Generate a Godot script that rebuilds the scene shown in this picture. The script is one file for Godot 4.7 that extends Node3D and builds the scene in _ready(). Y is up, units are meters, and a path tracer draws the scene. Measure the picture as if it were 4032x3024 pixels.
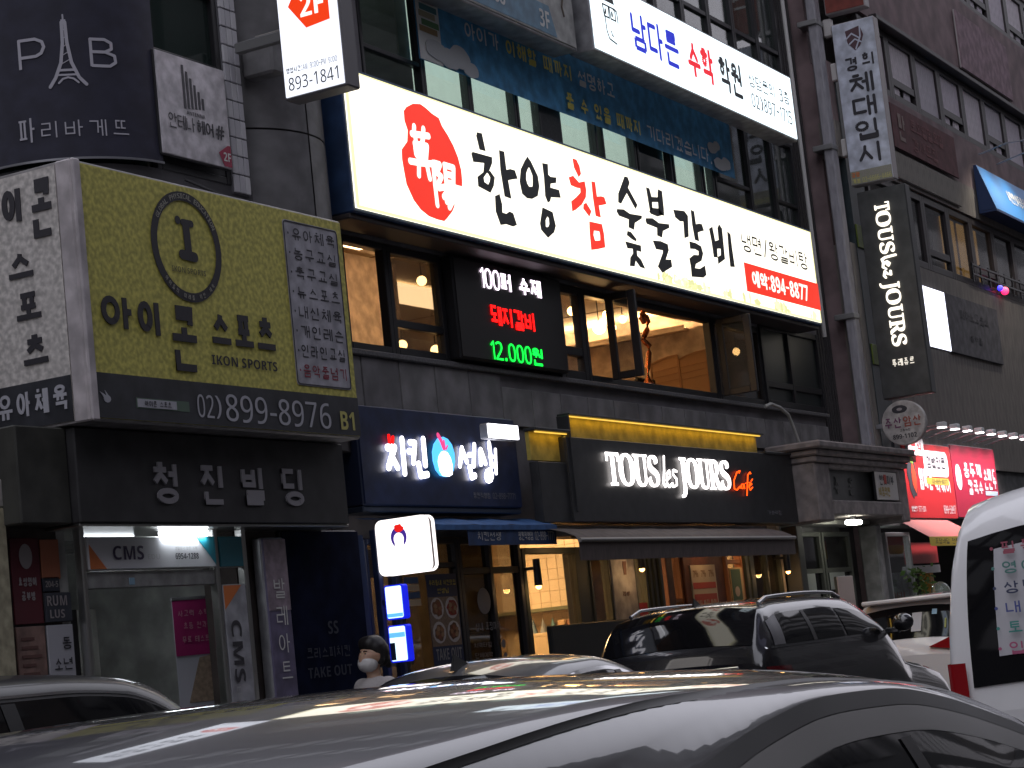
extends Node3D
# A dusk street of shop signs. x runs along the facades, y is up, z comes out of the facades towards the street. Metres.

var taken := {}
var mats := {}
var glyphs := {}
var grime: ImageTexture
var grain: ImageTexture
var mottle: ImageTexture
var streak: ImageTexture
var fonts := {}
var off := Vector3.ZERO  # parts of the thing under construction are given in world places, minus this

func _ready() -> void:
	setup_view()
	make_textures()
	build_ground()
	build_restaurant_building()
	build_left_building()
	build_right_building()
	build_restaurant_signs()
	build_left_signs()
	build_shopfronts()
	build_right_signs()
	build_cars()
	build_far_side()
	build_person()
	build_small_things()

# ------------------------------------------------------------------ view and light
func setup_view() -> void:
	var cam := Camera3D.new()
	cam.name = "camera"
	cam.fov = 20.984
	cam.near = 0.05
	cam.far = 600.0
	cam.transform = Transform3D(Basis(Vector3(0.48077875, -0.10547372, 0.87047521), Vector3(-0.06093113, 0.98632056, 0.15316379), Vector3(-0.87472235, -0.12667693, 0.46777533)).orthonormalized(), Vector3(0, 1.55, 9.5))
	add_child(cam)
	cam.current = true
	var e := Environment.new()
	e.background_mode = Environment.BG_SKY
	var s := ProceduralSkyMaterial.new()
	s.sky_top_color = Color(0.60, 0.605, 0.64)
	s.sky_horizon_color = Color(0.37, 0.36, 0.375)
	s.sky_curve = 0.6
	s.ground_bottom_color = Color(0.12, 0.11, 0.12)
	s.ground_horizon_color = Color(0.12, 0.115, 0.12)
	s.sun_angle_max = 1.0
	var sky := Sky.new()
	sky.sky_material = s
	e.sky = sky
	e.background_energy_multiplier = SKY_ENERGY
	e.tonemap_mode = Environment.TONE_MAPPER_LINEAR
	e.tonemap_exposure = 1.0
	e.sdfgi_enabled = true
	e.ssao_enabled = true
	e.ssil_enabled = true
	var we := WorldEnvironment.new()
	we.name = "dusk_air"
	we.environment = e
	add_child(we)
	var sun := DirectionalLight3D.new()
	sun.name = "last_daylight"
	sun.light_energy = 0.02
	sun.light_angular_distance = 30.0
	sun.light_color = Color(0.85, 0.85, 1.0)
	sun.shadow_enabled = true
	sun.rotation_degrees = Vector3(-55, 20, 0)
	add_child(sun)

const SKY_ENERGY := 5.9

# ------------------------------------------------------------------ materials
func c(r: float, g: float, b: float) -> Color:
	return Color(r, g, b).linear_to_srgb()

func grey_noise(seed_: int, freq: float, lo: float, hi: float, octaves: int, stretch := Vector2(1, 1)) -> ImageTexture:
	var n := FastNoiseLite.new()
	n.seed = seed_
	n.frequency = freq
	n.fractal_octaves = octaves
	n.noise_type = FastNoiseLite.TYPE_SIMPLEX_SMOOTH
	var size := 256
	var src := n.get_seamless_image(size, size)
	var im := Image.create(size, size, false, Image.FORMAT_RGB8)
	for y in size:
		for x in size:
			var t := src.get_pixel(int(x * stretch.x) % size, int(y * stretch.y) % size).r
			t = lerpf(lo, hi, clampf((t - 0.2) / 0.6, 0.0, 1.0))
			im.set_pixel(x, y, Color(t, t, t))
	return ImageTexture.create_from_image(im)

func make_textures() -> void:
	grime = grey_noise(11, 0.02, 0.80, 1.0, 5)
	mottle = grey_noise(14, 0.012, 0.62, 1.0, 5)
	grain = grey_noise(12, 0.12, 0.78, 1.0, 3)
	streak = grey_noise(13, 0.02, 0.86, 1.0, 4, Vector2(4, 1))
	for f in [["sans", "Droid Sans", 400], ["bold", "Droid Sans", 700], ["serif", "Droid Serif", 400], ["serifbold", "Droid Serif", 700], ["mono", "Droid Sans Mono", 400]]:
		var sf := SystemFont.new()
		sf.font_names = PackedStringArray([f[1]])
		sf.font_weight = f[2]
		fonts[f[0]] = sf

# look: "" plain, "grime" blotchy, "grain" speckled, "streak" rain-streaked
func pm(key: String, col := Color.WHITE, rough := 0.8, metal := 0.0, look := "", scale := 0.5) -> StandardMaterial3D:
	if mats.has(key):
		return mats[key]
	var m := StandardMaterial3D.new()
	m.albedo_color = col
	m.roughness = rough
	m.metallic = metal
	if look != "":
		m.albedo_texture = {"mottle": mottle, "grime": grime, "grain": grain, "streak": streak}[look]
		m.uv1_triplanar = true
		m.uv1_world_triplanar = true
		m.uv1_scale = Vector3.ONE * scale
	m.resource_name = key
	mats[key] = m
	return m

func glow(key: String, col: Color, energy: float, base := Color(0.8, 0.8, 0.8), look := "", scale := 0.5) -> StandardMaterial3D:
	if mats.has(key):
		return mats[key]
	var m := pm(key, base, 0.45, 0.0, look, scale)
	m.emission_enabled = true
	m.emission = col
	m.emission_energy_multiplier = energy
	return m

func glass(key: String, tint: Color, alpha: float, rough := 0.04) -> StandardMaterial3D:
	if mats.has(key):
		return mats[key]
	var m := pm(key, tint, rough, 0.0)
	m.albedo_color.a = alpha
	m.transparency = BaseMaterial3D.TRANSPARENCY_ALPHA
	return m

func paint(key: String, col: Color, metal := 0.35, rough := 0.35, coat := 1.0) -> StandardMaterial3D:
	if mats.has(key):
		return mats[key]
	var m := pm(key, col, rough, metal)
	m.clearcoat_enabled = true
	m.clearcoat = coat
	m.clearcoat_roughness = 0.03
	return m

# ------------------------------------------------------------------ things and parts
func numbered(called: String) -> String:
	var k: int = taken.get(called, 0)
	taken[called] = k + 1
	return called if k == 0 else "%s_%03d" % [called, k]

func thing(called: String, label: String, category: String, at := Vector3.ZERO, turn := 0.0, group := "") -> Node3D:
	var o := Node3D.new()
	o.name = numbered(called)
	add_child(o)
	o.position = at
	o.rotation.y = turn
	o.set_meta("label", label)
	o.set_meta("category", category)
	if group != "":
		o.set_meta("group", group)
	return o

func part(parent: Node3D, called: String, b: MB, m: Material, label := "") -> MeshInstance3D:
	return put(parent, called, b.mesh(), m, label)

func put(parent: Node3D, called: String, mesh: Mesh, m: Material, label := "") -> MeshInstance3D:
	var o := MeshInstance3D.new()
	o.name = called
	o.mesh = mesh
	o.material_override = m
	o.cast_shadow = GeometryInstance3D.SHADOW_CASTING_SETTING_ON
	if label != "":
		o.set_meta("label", label)
	parent.add_child(o, true)
	if parent != self and parent.get_parent() == self:
		o.position = -off
	return o

func structure(called: String, b: MB, m: Material) -> MeshInstance3D:
	var o := put(self, numbered(called), b.mesh(), m)
	o.set_meta("kind", "structure")
	return o

func bx(parent: Node3D, called: String, m: Material, x0: float, y0: float, z0: float, x1: float, y1: float, z1: float, bev := 0.0) -> MeshInstance3D:
	var b := MB.new()
	b.box(x0, y0, z0, x1, y1, z1, bev)
	return part(parent, called, b, m)

# a soft lamp with the size of the glowing face, just in front of it; shines along the local +z of its parent
func face_light(parent: Node3D, x0: float, y0: float, x1: float, y1: float, z: float, col: Color, radiance: float) -> void:
	var a := AreaLight3D.new()
	a.name = "sign_light"
	a.area_size = Vector2(x1 - x0, y1 - y0)
	a.area_normalize_energy = true
	a.light_energy = radiance * (x1 - x0) * (y1 - y0) / PI
	a.light_color = col
	a.shadow_enabled = true
	a.area_range = 40.0
	a.position = Vector3((x0 + x1) / 2, (y0 + y1) / 2, z)
	a.rotation.y = PI
	parent.add_child(a, true)

func down_light(parent: Node3D, at: Vector3, w: float, d: float, col: Color, radiance: float, tilt := Vector3(-PI / 2, 0, 0)) -> void:
	var a := AreaLight3D.new()
	a.name = "ceiling_light"
	a.area_size = Vector2(w, d)
	a.area_normalize_energy = true
	a.light_energy = radiance * w * d / PI
	a.light_color = col
	a.shadow_enabled = true
	a.area_range = 40.0
	a.position = at
	a.rotation = tilt
	parent.add_child(a, true)

func bulb_light(parent: Node3D, at: Vector3, col: Color, energy: float, size := 0.04) -> void:
	var l := OmniLight3D.new()
	l.name = "bulb_light"
	l.light_color = col
	l.light_energy = energy
	l.light_size = size
	l.omni_range = 12.0
	l.omni_attenuation = 2.0
	l.shadow_enabled = true
	l.position = at
	parent.add_child(l, true)

# a board with its lower left front corner at (u, v, z): cabinet behind, face in front; local x right, y up, z out
func board(called: String, label: String, category: String, at: Vector3, w: float, h: float, d: float, face: Material, cabinet: Material, turn := 0.0, rim := 0.03, group := "") -> Node3D:
	var t := thing(called, label, category, at, turn, group)
	var b := MB.new()
	b.box(0, 0, -d, w, h, -0.012, minf(0.012, d * 0.2))
	part(t, "cabinet", b, cabinet)
	b = MB.new()
	b.box(rim, rim, -0.02, w - rim, h - rim, 0, 0.003)
	part(t, "face", b, face)
	return t

# ------------------------------------------------------------------ lettering
const CON := {
	"ㄱ": [[0, 0, 1, 0, .95, 1]], "ㄴ": [[0, 0, 0, 1, 1, 1]], "ㄷ": [[1, 0, 0, 0, 0, 1, 1, 1]],
	"ㄹ": [[0, 0, 1, 0, 1, .5, 0, .5, 0, 1, 1, 1]], "ㅁ": [[0, 0, 1, 0, 1, 1, 0, 1, 0, 0]],
	"ㅂ": [[0, 0, 0, 1, 1, 1, 1, 0], [0, .5, 1, .5]], "ㅅ": [[.5, 0, .45, .4, 0, 1], [.47, .35, 1, 1]],
	"ㅇ": [["o", .5, .5, .5]], "ㅈ": [[0, 0, 1, 0], [.5, 0, .45, .45, 0, 1], [.47, .4, 1, 1]],
	"ㅊ": [[.3, -.08, .7, -.08], [0, .22, 1, .22], [.5, .22, .45, .55, 0, 1], [.47, .5, 1, 1]],
	"ㅋ": [[0, 0, 1, 0, .95, 1], [0, .48, .95, .48]], "ㅌ": [[1, 0, 0, 0, 0, 1, 1, 1], [0, .5, 1, .5]],
	"ㅍ": [[0, 0, 1, 0], [.25, 0, .25, 1], [.75, 0, .75, 1], [0, 1, 1, 1]],
	"ㅎ": [[.3, -.06, .7, -.06], [0, .2, 1, .2], ["o", .5, .7, .32]]}
const FIRST := "ㄱㄲㄴㄷㄸㄹㅁㅂㅃㅅㅆㅇㅈㅉㅊㅋㅌㅍㅎ"
const LAST := " ㄱㄲㄳㄴㄵㄶㄷㄹㄺㄻㄼㄽㄾㄿㅀㅁㅂㅄㅅㅆㅇㅈㅊㅋㅌㅍㅎ"
const TWIN := {"ㄲ": "ㄱㄱ", "ㄸ": "ㄷㄷ", "ㅃ": "ㅂㅂ", "ㅆ": "ㅅㅅ", "ㅉ": "ㅈㅈ", "ㄳ": "ㄱㅅ", "ㄵ": "ㄴㅈ", "ㄶ": "ㄴㅎ", "ㄺ": "ㄹㄱ", "ㄻ": "ㄹㅁ", "ㄼ": "ㄹㅂ", "ㅄ": "ㅂㅅ"}

func con_in(ch: String, x0: float, y0: float, x1: float, y1: float, to: Array) -> void:
	if TWIN.has(ch):
		var mid := (x0 + x1) / 2
		con_in(TWIN[ch][0], x0, y0, mid - 0.05, y1, to)
		con_in(TWIN[ch][1], mid + 0.05, y0, x1, y1, to)
		return
	for s in CON.get(ch, []):
		var pts := PackedVector2Array()
		if s[0] is String:
			for k in 19:
				var a := k * TAU / 18
				pts.append(Vector2(lerpf(x0, x1, s[1] + s[3] * sin(a)), lerpf(y0, y1, s[2] - s[3] * cos(a))))
		else:
			for k in range(0, s.size(), 2):
				pts.append(Vector2(lerpf(x0, x1, s[k]), lerpf(y0, y1, s[k + 1])))
		to.append(pts)

func seg(to: Array, x0: float, y0: float, x1: float, y1: float) -> void:
	to.append(PackedVector2Array([Vector2(x0, y0), Vector2(x1, y1)]))

# strokes of one syllable in a unit cell, y down
func syllable(ch: String) -> Array:
	var s := ch.unicode_at(0) - 0xAC00
	var out := []
	var first := FIRST[s / 588]
	var v: int = (s % 588) / 28
	var last := LAST[s % 28]
	var h := 0.6 if last != " " else 1.0
	if last != " ":
		con_in(last, 0.14, 0.72, 0.9, 1.0, out)
	if v in [8, 12, 13, 17, 18]:
		con_in(first, 0.2, 0.04, 0.8, 0.48 * h, out)
		var bar: float = (0.66 if v in [13, 17] else 0.85) * h
		seg(out, 0, bar, 1, bar)
		if v == 8: seg(out, .5, .56 * h, .5, bar)
		if v == 12:
			seg(out, .33, .56 * h, .33, bar)
			seg(out, .67, .56 * h, .67, bar)
		if v == 13: seg(out, .5, bar, .5, h)
		if v == 17:
			seg(out, .33, bar, .33, h)
			seg(out, .67, bar, .67, h)
	elif v in [9, 10, 11, 14, 15, 16, 19]:
		con_in(first, 0.06, 0.03, 0.52, 0.42 * h, out)
		var up := v in [9, 10, 11]
		var bar2: float = (0.78 if up or v == 19 else 0.6) * h
		seg(out, 0, bar2, .64, bar2)
		if up: seg(out, .3, .5 * h, .3, bar2)
		elif v != 19: seg(out, .3, bar2, .3, .92 * h)
		if v == 9:
			seg(out, .8, 0, .8, h)
			seg(out, .8, .45 * h, 1, .45 * h)
		elif v == 14:
			seg(out, .9, 0, .9, h)
			seg(out, .62, .78 * h, .9, .78 * h)
		elif v in [10, 15]:
			seg(out, .78, 0, .78, h)
			seg(out, .98, 0, .98, h)
			seg(out, .78, .45 * h, .98, .45 * h)
		else: seg(out, .9, 0, .9, h)
	else:
		con_in(first, 0.0, 0.1 * h, 0.5, 0.82 * h, out)
		var ys: Array = [.33 * h, .6 * h] if v in [2, 3, 6, 7] else [.45 * h]
		if v in [0, 2]:
			seg(out, .78, 0, .78, h)
			for y in ys: seg(out, .78, y, 1, y)
		elif v in [4, 6]:
			seg(out, .9, 0, .9, h)
			for y in ys: seg(out, .62, y, .9, y)
		elif v in [1, 3]:
			seg(out, .68, 0, .68, h)
			seg(out, .96, 0, .96, h)
			for y in ys: seg(out, .68, y, .96, y)
		elif v in [5, 7]:
			seg(out, .74, 0, .74, h)
			seg(out, .97, 0, .97, h)
			for y in ys: seg(out, .55, y, .74, y)
		else: seg(out, .86, 0, .86, h)
	return out

func glyph(text: String, font: String, solid := false) -> Dictionary:
	var key := font + text + str(solid)
	if glyphs.has(key):
		return glyphs[key]
	var t := TextMesh.new()
	t.font = fonts[font]
	t.text = text
	t.font_size = 64
	t.pixel_size = 0.01
	t.depth = 0.1 if solid else 0.0
	t.curve_step = 1.5
	var a := t.get_mesh_arrays()
	var v: PackedVector3Array = a[Mesh.ARRAY_VERTEX]
	var box := AABB()
	if v.size():
		box = AABB(v[0], Vector3.ZERO)
		for p in v:
			box = box.expand(p)
	glyphs[key] = {"v": v, "i": a[Mesh.ARRAY_INDEX], "n": a[Mesh.ARRAY_NORMAL], "box": box}
	return glyphs[key]

# one run of latin text or digits stretched over a rectangle
func latin_into(b: MB, text: String, x0: float, y0: float, x1: float, y1: float, z: float, depth: float, font: String, sideways := false) -> void:
	var g := glyph(text, font, depth > 0.006)
	var box: AABB = g.box
	if box.size.x <= 0.0:
		return
	var pts := PackedVector3Array()
	for p in g.v:
		var u: float = (p.x - box.position.x) / box.size.x
		var w: float = (p.y - box.position.y) / maxf(box.size.y, 1e-5)
		var d: float = 0.0 if box.size.z < 1e-5 else (p.z - box.position.z) / box.size.z - 1.0
		if sideways:  # reads downwards, turned a quarter clockwise
			pts.append(Vector3(lerpf(x0, x1, w), lerpf(y1, y0, u), z + d * depth))
		else:
			pts.append(Vector3(lerpf(x0, x1, u), lerpf(y0, y1, w), z + d * depth))
	if g.i == null or g.i.size() == 0:
		for k in range(0, pts.size(), 3):
			b.face3(pts[k], pts[k + 2], pts[k + 1])
	else:
		for k in range(0, g.i.size(), 3):
			b.face3(pts[g.i[k]], pts[g.i[k + 2]], pts[g.i[k + 1]])

func latin(parent: Node3D, text: String, x0: float, y0: float, x1: float, y1: float, z: float, m: Material, depth := 0.0, font := "bold", called := "lettering", sideways := false) -> MeshInstance3D:
	var b := MB.new()
	if (x1 - x0) / text.length() < 0.05 or sideways or text.length() == 1:
		latin_into(b, text, x0, y0, x1, y1, z, depth, font, sideways)
		return part(parent, called, b, m)
	# letters of their own, set by the advances of the font
	var run := []
	var pen := 0.0
	var lo := Vector2.INF
	var hi := -Vector2.INF
	for ch in text:
		var wide: float = fonts[font].get_string_size(ch, HORIZONTAL_ALIGNMENT_LEFT, -1, 64).x * 0.01
		var box: AABB = glyph(ch, font, depth > 0.006).box
		if box.size.x > 0.0:
			var a := Vector2(pen + wide / 2 + box.position.x, box.position.y)
			var e := a + Vector2(box.size.x, box.size.y)
			run.append([ch, a, e])
			lo = lo.min(a)
			hi = hi.max(e)
		pen += wide
	var last: MeshInstance3D
	for r in run:
		var a: Vector2 = (r[1] - lo) / (hi - lo)
		var e: Vector2 = (r[2] - lo) / (hi - lo)
		b = MB.new()
		latin_into(b, r[0], lerpf(x0, x1, a.x), lerpf(y0, y1, a.y), lerpf(x0, x1, e.x), lerpf(y0, y1, e.y), z, depth, font)
		last = part(parent, "letter", b, m)
	return last

func is_hangul(ch: String) -> bool:
	var u := ch.unicode_at(0)
	return u >= 0xAC00 and u < 0xD7A4

func letter_into(b: MB, ch: String, x0: float, y0: float, x1: float, y1: float, z: float, weight: float, depth: float, soft: bool, font: String) -> void:
	if is_hangul(ch):
		var w := weight * (y1 - y0)
		for s in syllable(ch):
			var pts := PackedVector2Array()
			for p in s:
				pts.append(Vector2(lerpf(x0 + w / 2, x1 - w / 2, p.x), lerpf(y1 - w / 2, y0 + w / 2, p.y)))
			b.line(pts, w, z, z - depth, soft)
	elif ch in "-–":
		b.line(PackedVector2Array([Vector2(x0, (y0 + y1) / 2), Vector2(x1, (y0 + y1) / 2)]), 0.11 * (y1 - y0), z, z - depth, false)
	elif ch in ".·:,":
		var r := 0.08 * (y1 - y0)
		var xm := (x0 + x1) / 2
		for y in ([y0 + r] if ch in ".," else [(y0 + y1) / 2] if ch == "·" else [y0 + 2 * r, y1 - 3 * r]):
			b.poly(PackedVector2Array([Vector2(xm - r, y - r), Vector2(xm + r, y - r), Vector2(xm + r, y + r), Vector2(xm - r, y + r)]), z, z - depth)
	elif ch != " ":
		latin_into(b, ch, x0, y0, x1, y1, z, depth, font)

# text over a rectangle; every letter is a part of its own when each is set
func write(parent: Node3D, text: String, x0: float, y0: float, x1: float, y1: float, z: float, m: Material, weight := 0.12, depth := 0.0, each := false, soft := false, gap := 0.14, font := "sans", called := "lettering") -> void:
	var total := 0.0
	var wide := []
	for ch in text:
		var w := 1.0 if is_hangul(ch) else 0.5 if ch == " " else 0.3 if ch in ".·:,|1" else 0.5 if ch in "-()/" else 0.62
		wide.append(w)
		total += w + gap
	total -= gap
	var k := (x1 - x0) / total
	var x := x0
	var b := MB.new()
	each = each or (x1 - x0) / text.length() > 0.075
	for i in text.length():
		var w2: float = wide[i] * k
		letter_into(b, text[i], x, y0, x + w2, y1, z, weight, depth, soft, font)
		x += w2 + gap * k
		if each and text[i] != " ":
			part(parent, "letter", b, m)
			b = MB.new()
	if not each:
		part(parent, called, b, m)

# text set downwards, one letter a row
func write_down(parent: Node3D, text: String, x0: float, y0: float, x1: float, y1: float, z: float, m: Material, weight := 0.12, depth := 0.0, gap := 0.2, soft := false) -> void:
	var n := text.length()
	var h := (y1 - y0) / (n + gap * (n - 1))
	for i in n:
		if text[i] == " ":
			continue
		var b := MB.new()
		var top := y1 - i * h * (1 + gap)
		letter_into(b, text[i], x0, top - h, x1, top, z, weight, depth, soft, "sans")
		part(parent, "letter", b, m)

# shapes drawn from lists of millimetre pairs: "p" outline, "r" ring of two outlines, "l" brush line with its width
func drawn(list: Array, z: float, depth: float, width := 0.04) -> MB:
	var b := MB.new()
	for s in list:
		var a := pairs(s[1])
		if s[0] == "p":
			b.poly(a, z, z - depth)
		elif s[0] == "r":
			b.ring(a, pairs(s[2]), z, z - depth)
		else:
			b.line(a, s[2] * 0.001 if s.size() > 2 else width, z, z - depth, true)
	return b

func pairs(a: Array) -> PackedVector2Array:
	var out := PackedVector2Array()
	for k in range(0, a.size(), 2):
		out.append(Vector2(a[k], a[k + 1]) * 0.001)
	return out

func disc(cx: float, cy: float, rx: float, ry: float, n := 28) -> PackedVector2Array:
	var out := PackedVector2Array()
	for k in n:
		out.append(Vector2(cx + rx * cos(k * TAU / n), cy + ry * sin(k * TAU / n)))
	return out

func rounded(x0: float, y0: float, x1: float, y1: float, r: float) -> PackedVector2Array:
	var out := PackedVector2Array()
	for q in [[x1 - r, y0 + r, -PI / 2], [x1 - r, y1 - r, 0.0], [x0 + r, y1 - r, PI / 2], [x0 + r, y0 + r, PI]]:
		for k in 6:
			var a: float = q[2] + k * PI / 10
			out.append(Vector2(q[0] + r * cos(a), q[1] + r * sin(a)))
	return out

func flat(parent: Node3D, called: String, m: Material, pts: PackedVector2Array, z: float, depth := 0.002) -> MeshInstance3D:
	var b := MB.new()
	b.poly(pts, z, z - depth)
	return part(parent, called, b, m)

func rect(parent: Node3D, called: String, m: Material, x0: float, y0: float, x1: float, y1: float, z: float, depth := 0.002) -> MeshInstance3D:
	return flat(parent, called, m, PackedVector2Array([Vector2(x0, y0), Vector2(x1, y0), Vector2(x1, y1), Vector2(x0, y1)]), z, depth)

# ------------------------------------------------------------------ mesh builder: faces are given anticlockwise as seen from outside
class MB:
	var v := PackedVector3Array()
	var n := PackedVector3Array()
	var lift := 0.0

	func face3(a: Vector3, b: Vector3, c: Vector3) -> void:
		var m := (b - a).cross(c - a)
		if m.length_squared() < 1e-16:
			return
		m = m.normalized()
		v.append_array([a, c, b])
		n.append_array([m, m, m])

	func face4(a: Vector3, b: Vector3, c: Vector3, d: Vector3) -> void:
		face3(a, b, c)
		face3(a, c, d)

	func smooth3(a: Vector3, b: Vector3, c: Vector3, na: Vector3, nb: Vector3, nc: Vector3) -> void:
		v.append_array([a, c, b])
		n.append_array([na, nc, nb])

	# a convex face turned away from the middle
	func out4(p: Array, mid: Vector3) -> void:
		var m: Vector3 = (p[1] - p[0]).cross(p[2] - p[0])
		if m.dot(p[0] - mid) < 0:
			p.reverse()
		for k in range(1, p.size() - 1):
			face3(p[0], p[k], p[k + 1])

	func box(x0: float, y0: float, z0: float, x1: float, y1: float, z1: float, bev := 0.0) -> void:
		var mid := Vector3(x0 + x1, y0 + y1, z0 + z1) / 2
		var h := Vector3(absf(x1 - x0), absf(y1 - y0), absf(z1 - z0)) / 2
		bev = minf(bev, minf(h.x, minf(h.y, h.z)) * 0.6)
		var i := h - Vector3.ONE * bev
		var S := [-1, 1]
		for s in S:
			out4([mid + Vector3(s * h.x, -i.y, -i.z), mid + Vector3(s * h.x, i.y, -i.z), mid + Vector3(s * h.x, i.y, i.z), mid + Vector3(s * h.x, -i.y, i.z)], mid)
			out4([mid + Vector3(-i.x, s * h.y, -i.z), mid + Vector3(i.x, s * h.y, -i.z), mid + Vector3(i.x, s * h.y, i.z), mid + Vector3(-i.x, s * h.y, i.z)], mid)
			out4([mid + Vector3(-i.x, -i.y, s * h.z), mid + Vector3(i.x, -i.y, s * h.z), mid + Vector3(i.x, i.y, s * h.z), mid + Vector3(-i.x, i.y, s * h.z)], mid)
		if bev <= 0.0:
			return
		for s in S:
			for t in S:
				out4([mid + Vector3(s * h.x, t * i.y, -i.z), mid + Vector3(s * h.x, t * i.y, i.z), mid + Vector3(s * i.x, t * h.y, i.z), mid + Vector3(s * i.x, t * h.y, -i.z)], mid)
				out4([mid + Vector3(s * h.x, -i.y, t * i.z), mid + Vector3(s * h.x, i.y, t * i.z), mid + Vector3(s * i.x, i.y, t * h.z), mid + Vector3(s * i.x, -i.y, t * h.z)], mid)
				out4([mid + Vector3(-i.x, s * h.y, t * i.z), mid + Vector3(i.x, s * h.y, t * i.z), mid + Vector3(i.x, s * i.y, t * h.z), mid + Vector3(-i.x, s * i.y, t * h.z)], mid)
				for w in S:
					out4([mid + Vector3(s * h.x, t * i.y, w * i.z), mid + Vector3(s * i.x, t * h.y, w * i.z), mid + Vector3(s * i.x, t * i.y, w * h.z)], mid)

	# an outline standing between z0 and z1, front at z1
	func poly(pts: PackedVector2Array, z1: float, z0: float) -> void:
		if Geometry2D.is_polygon_clockwise(pts):
			pts.reverse()
		var t := Geometry2D.triangulate_polygon(pts)
		for k in range(0, t.size(), 3):
			var a := pts[t[k]]
			var b := pts[t[k + 1]]
			var c := pts[t[k + 2]]
			if (b - a).cross(c - a) < 0:
				var w := b
				b = c
				c = w
			face3(Vector3(a.x, a.y, z1), Vector3(b.x, b.y, z1), Vector3(c.x, c.y, z1))
		if z1 - z0 > 0.0005:
			for k in pts.size():
				var a2 := pts[k]
				var b2 := pts[(k + 1) % pts.size()]
				face4(Vector3(a2.x, a2.y, z0), Vector3(b2.x, b2.y, z0), Vector3(b2.x, b2.y, z1), Vector3(a2.x, a2.y, z1))

	func ring(outer: PackedVector2Array, inner: PackedVector2Array, z1: float, z0: float) -> void:
		var m := outer.size()
		var mid := Vector2.ZERO
		for p in outer:
			mid += p / m
		for k in m:
			var j := (k + 1) % m
			for q in [[outer[k], outer[j], inner[j]], [outer[k], inner[j], inner[k]]]:
				var a: Vector2 = q[0]
				var b: Vector2 = q[1]
				var c: Vector2 = q[2]
				if (b - a).cross(c - a) < 0:
					var w := b
					b = c
					c = w
				face3(Vector3(a.x, a.y, z1), Vector3(b.x, b.y, z1), Vector3(c.x, c.y, z1))
			if z1 - z0 > 0.0005:
				out4([Vector3(outer[k].x, outer[k].y, z0), Vector3(outer[j].x, outer[j].y, z0), Vector3(outer[j].x, outer[j].y, z1), Vector3(outer[k].x, outer[k].y, z1)], Vector3(mid.x, mid.y, (z0 + z1) / 2))

	# a pen stroke; each piece lies a hair above the last so that no two share a plane
	func line(pts: PackedVector2Array, w: float, z1: float, z0: float, soft := false) -> void:
		var r := w / 2
		var closed := pts.size() > 3 and pts[0].distance_to(pts[pts.size() - 1]) < 1e-4
		for k in pts.size() - 1:
			var a := pts[k]
			var b := pts[k + 1]
			var d := (b - a).normalized()
			if d == Vector2.ZERO:
				continue
			var s := Vector2(-d.y, d.x) * r
			var turn_a := 0.0 if k == 0 and not closed else absf(d.angle_to(a - pts[(k - 1 + pts.size()) % pts.size()] if k > 0 else a - pts[pts.size() - 2]))
			var turn_b := 0.0
			if k < pts.size() - 2:
				turn_b = absf(d.angle_to(pts[k + 2] - b))
			elif closed:
				turn_b = absf(d.angle_to(pts[1] - b))
			if not soft:
				a -= d * r * minf(tan(minf(turn_a, 1.6) / 2), 1.0)
				b += d * r * minf(tan(minf(turn_b, 1.6) / 2), 1.0)
			lift = fmod(lift + 0.00023, 0.0018)
			poly(PackedVector2Array([a - s, b - s, b + s, a + s]), z1 + lift, z0)
		if soft and not closed:
			for p in pts:
				lift = fmod(lift + 0.00023, 0.0018)
				var o := PackedVector2Array()
				for k in 12:
					o.append(p + Vector2(cos(k * TAU / 12), sin(k * TAU / 12)) * r)
				poly(o, z1 + lift, z0)

	func tube(pts: Array, r: float, sides := 8, r1 := -1.0) -> void:
		if r1 < 0: r1 = r
		var rows := []
		for k in pts.size():
			var d: Vector3 = (pts[mini(k + 1, pts.size() - 1)] - pts[maxi(k - 1, 0)]).normalized()
			var x := d.cross(Vector3.UP if absf(d.y) < 0.95 else Vector3.RIGHT).normalized()
			var y := x.cross(d).normalized()
			var row := []
			var rr := lerpf(r, r1, k / maxf(1.0, pts.size() - 1.0))
			for j in sides:
				var a := j * TAU / sides
				var o := x * cos(a) + y * sin(a)
				row.append([pts[k] + o * rr, o])
			rows.append(row)
		for k in pts.size() - 1:
			for j in sides:
				var i := (j + 1) % sides
				var a: Array = rows[k][j]
				var b: Array = rows[k][i]
				var c: Array = rows[k + 1][i]
				var e: Array = rows[k + 1][j]
				smooth3(a[0], e[0], c[0], a[1], e[1], c[1])
				smooth3(a[0], c[0], b[0], a[1], c[1], b[1])
		for k in [0, pts.size() - 1]:
			var p := []
			for j in sides:
				p.append(rows[k][j][0])
			out4(p, pts[1] if k == 0 else pts[pts.size() - 2])

	# points of a grid, normals smooth; keep: a Callable(i, j) that says which cells to draw
	func sheet(g: Array, flip := false) -> void:
		var ni := g.size()
		var nj: int = g[0].size()
		var nm := []
		for i in ni:
			var row := []
			for j in nj:
				var du: Vector3 = g[mini(i + 1, ni - 1)][j] - g[maxi(i - 1, 0)][j]
				var dv: Vector3 = g[i][mini(j + 1, nj - 1)] - g[i][maxi(j - 1, 0)]
				var m := du.cross(dv)
				m = m.normalized() if m.length() > 1e-9 else Vector3.UP
				row.append(-m if flip else m)
			nm.append(row)
		for i in ni - 1:
			for j in nj - 1:
				var q := [[i, j], [i + 1, j], [i + 1, j + 1], [i, j + 1]]
				if flip:
					q.reverse()
				var P := []
				var N := []
				for x in q:
					P.append(g[x[0]][x[1]])
					N.append(nm[x[0]][x[1]])
				smooth3(P[0], P[1], P[2], N[0], N[1], N[2])
				smooth3(P[0], P[2], P[3], N[0], N[2], N[3])

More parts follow.
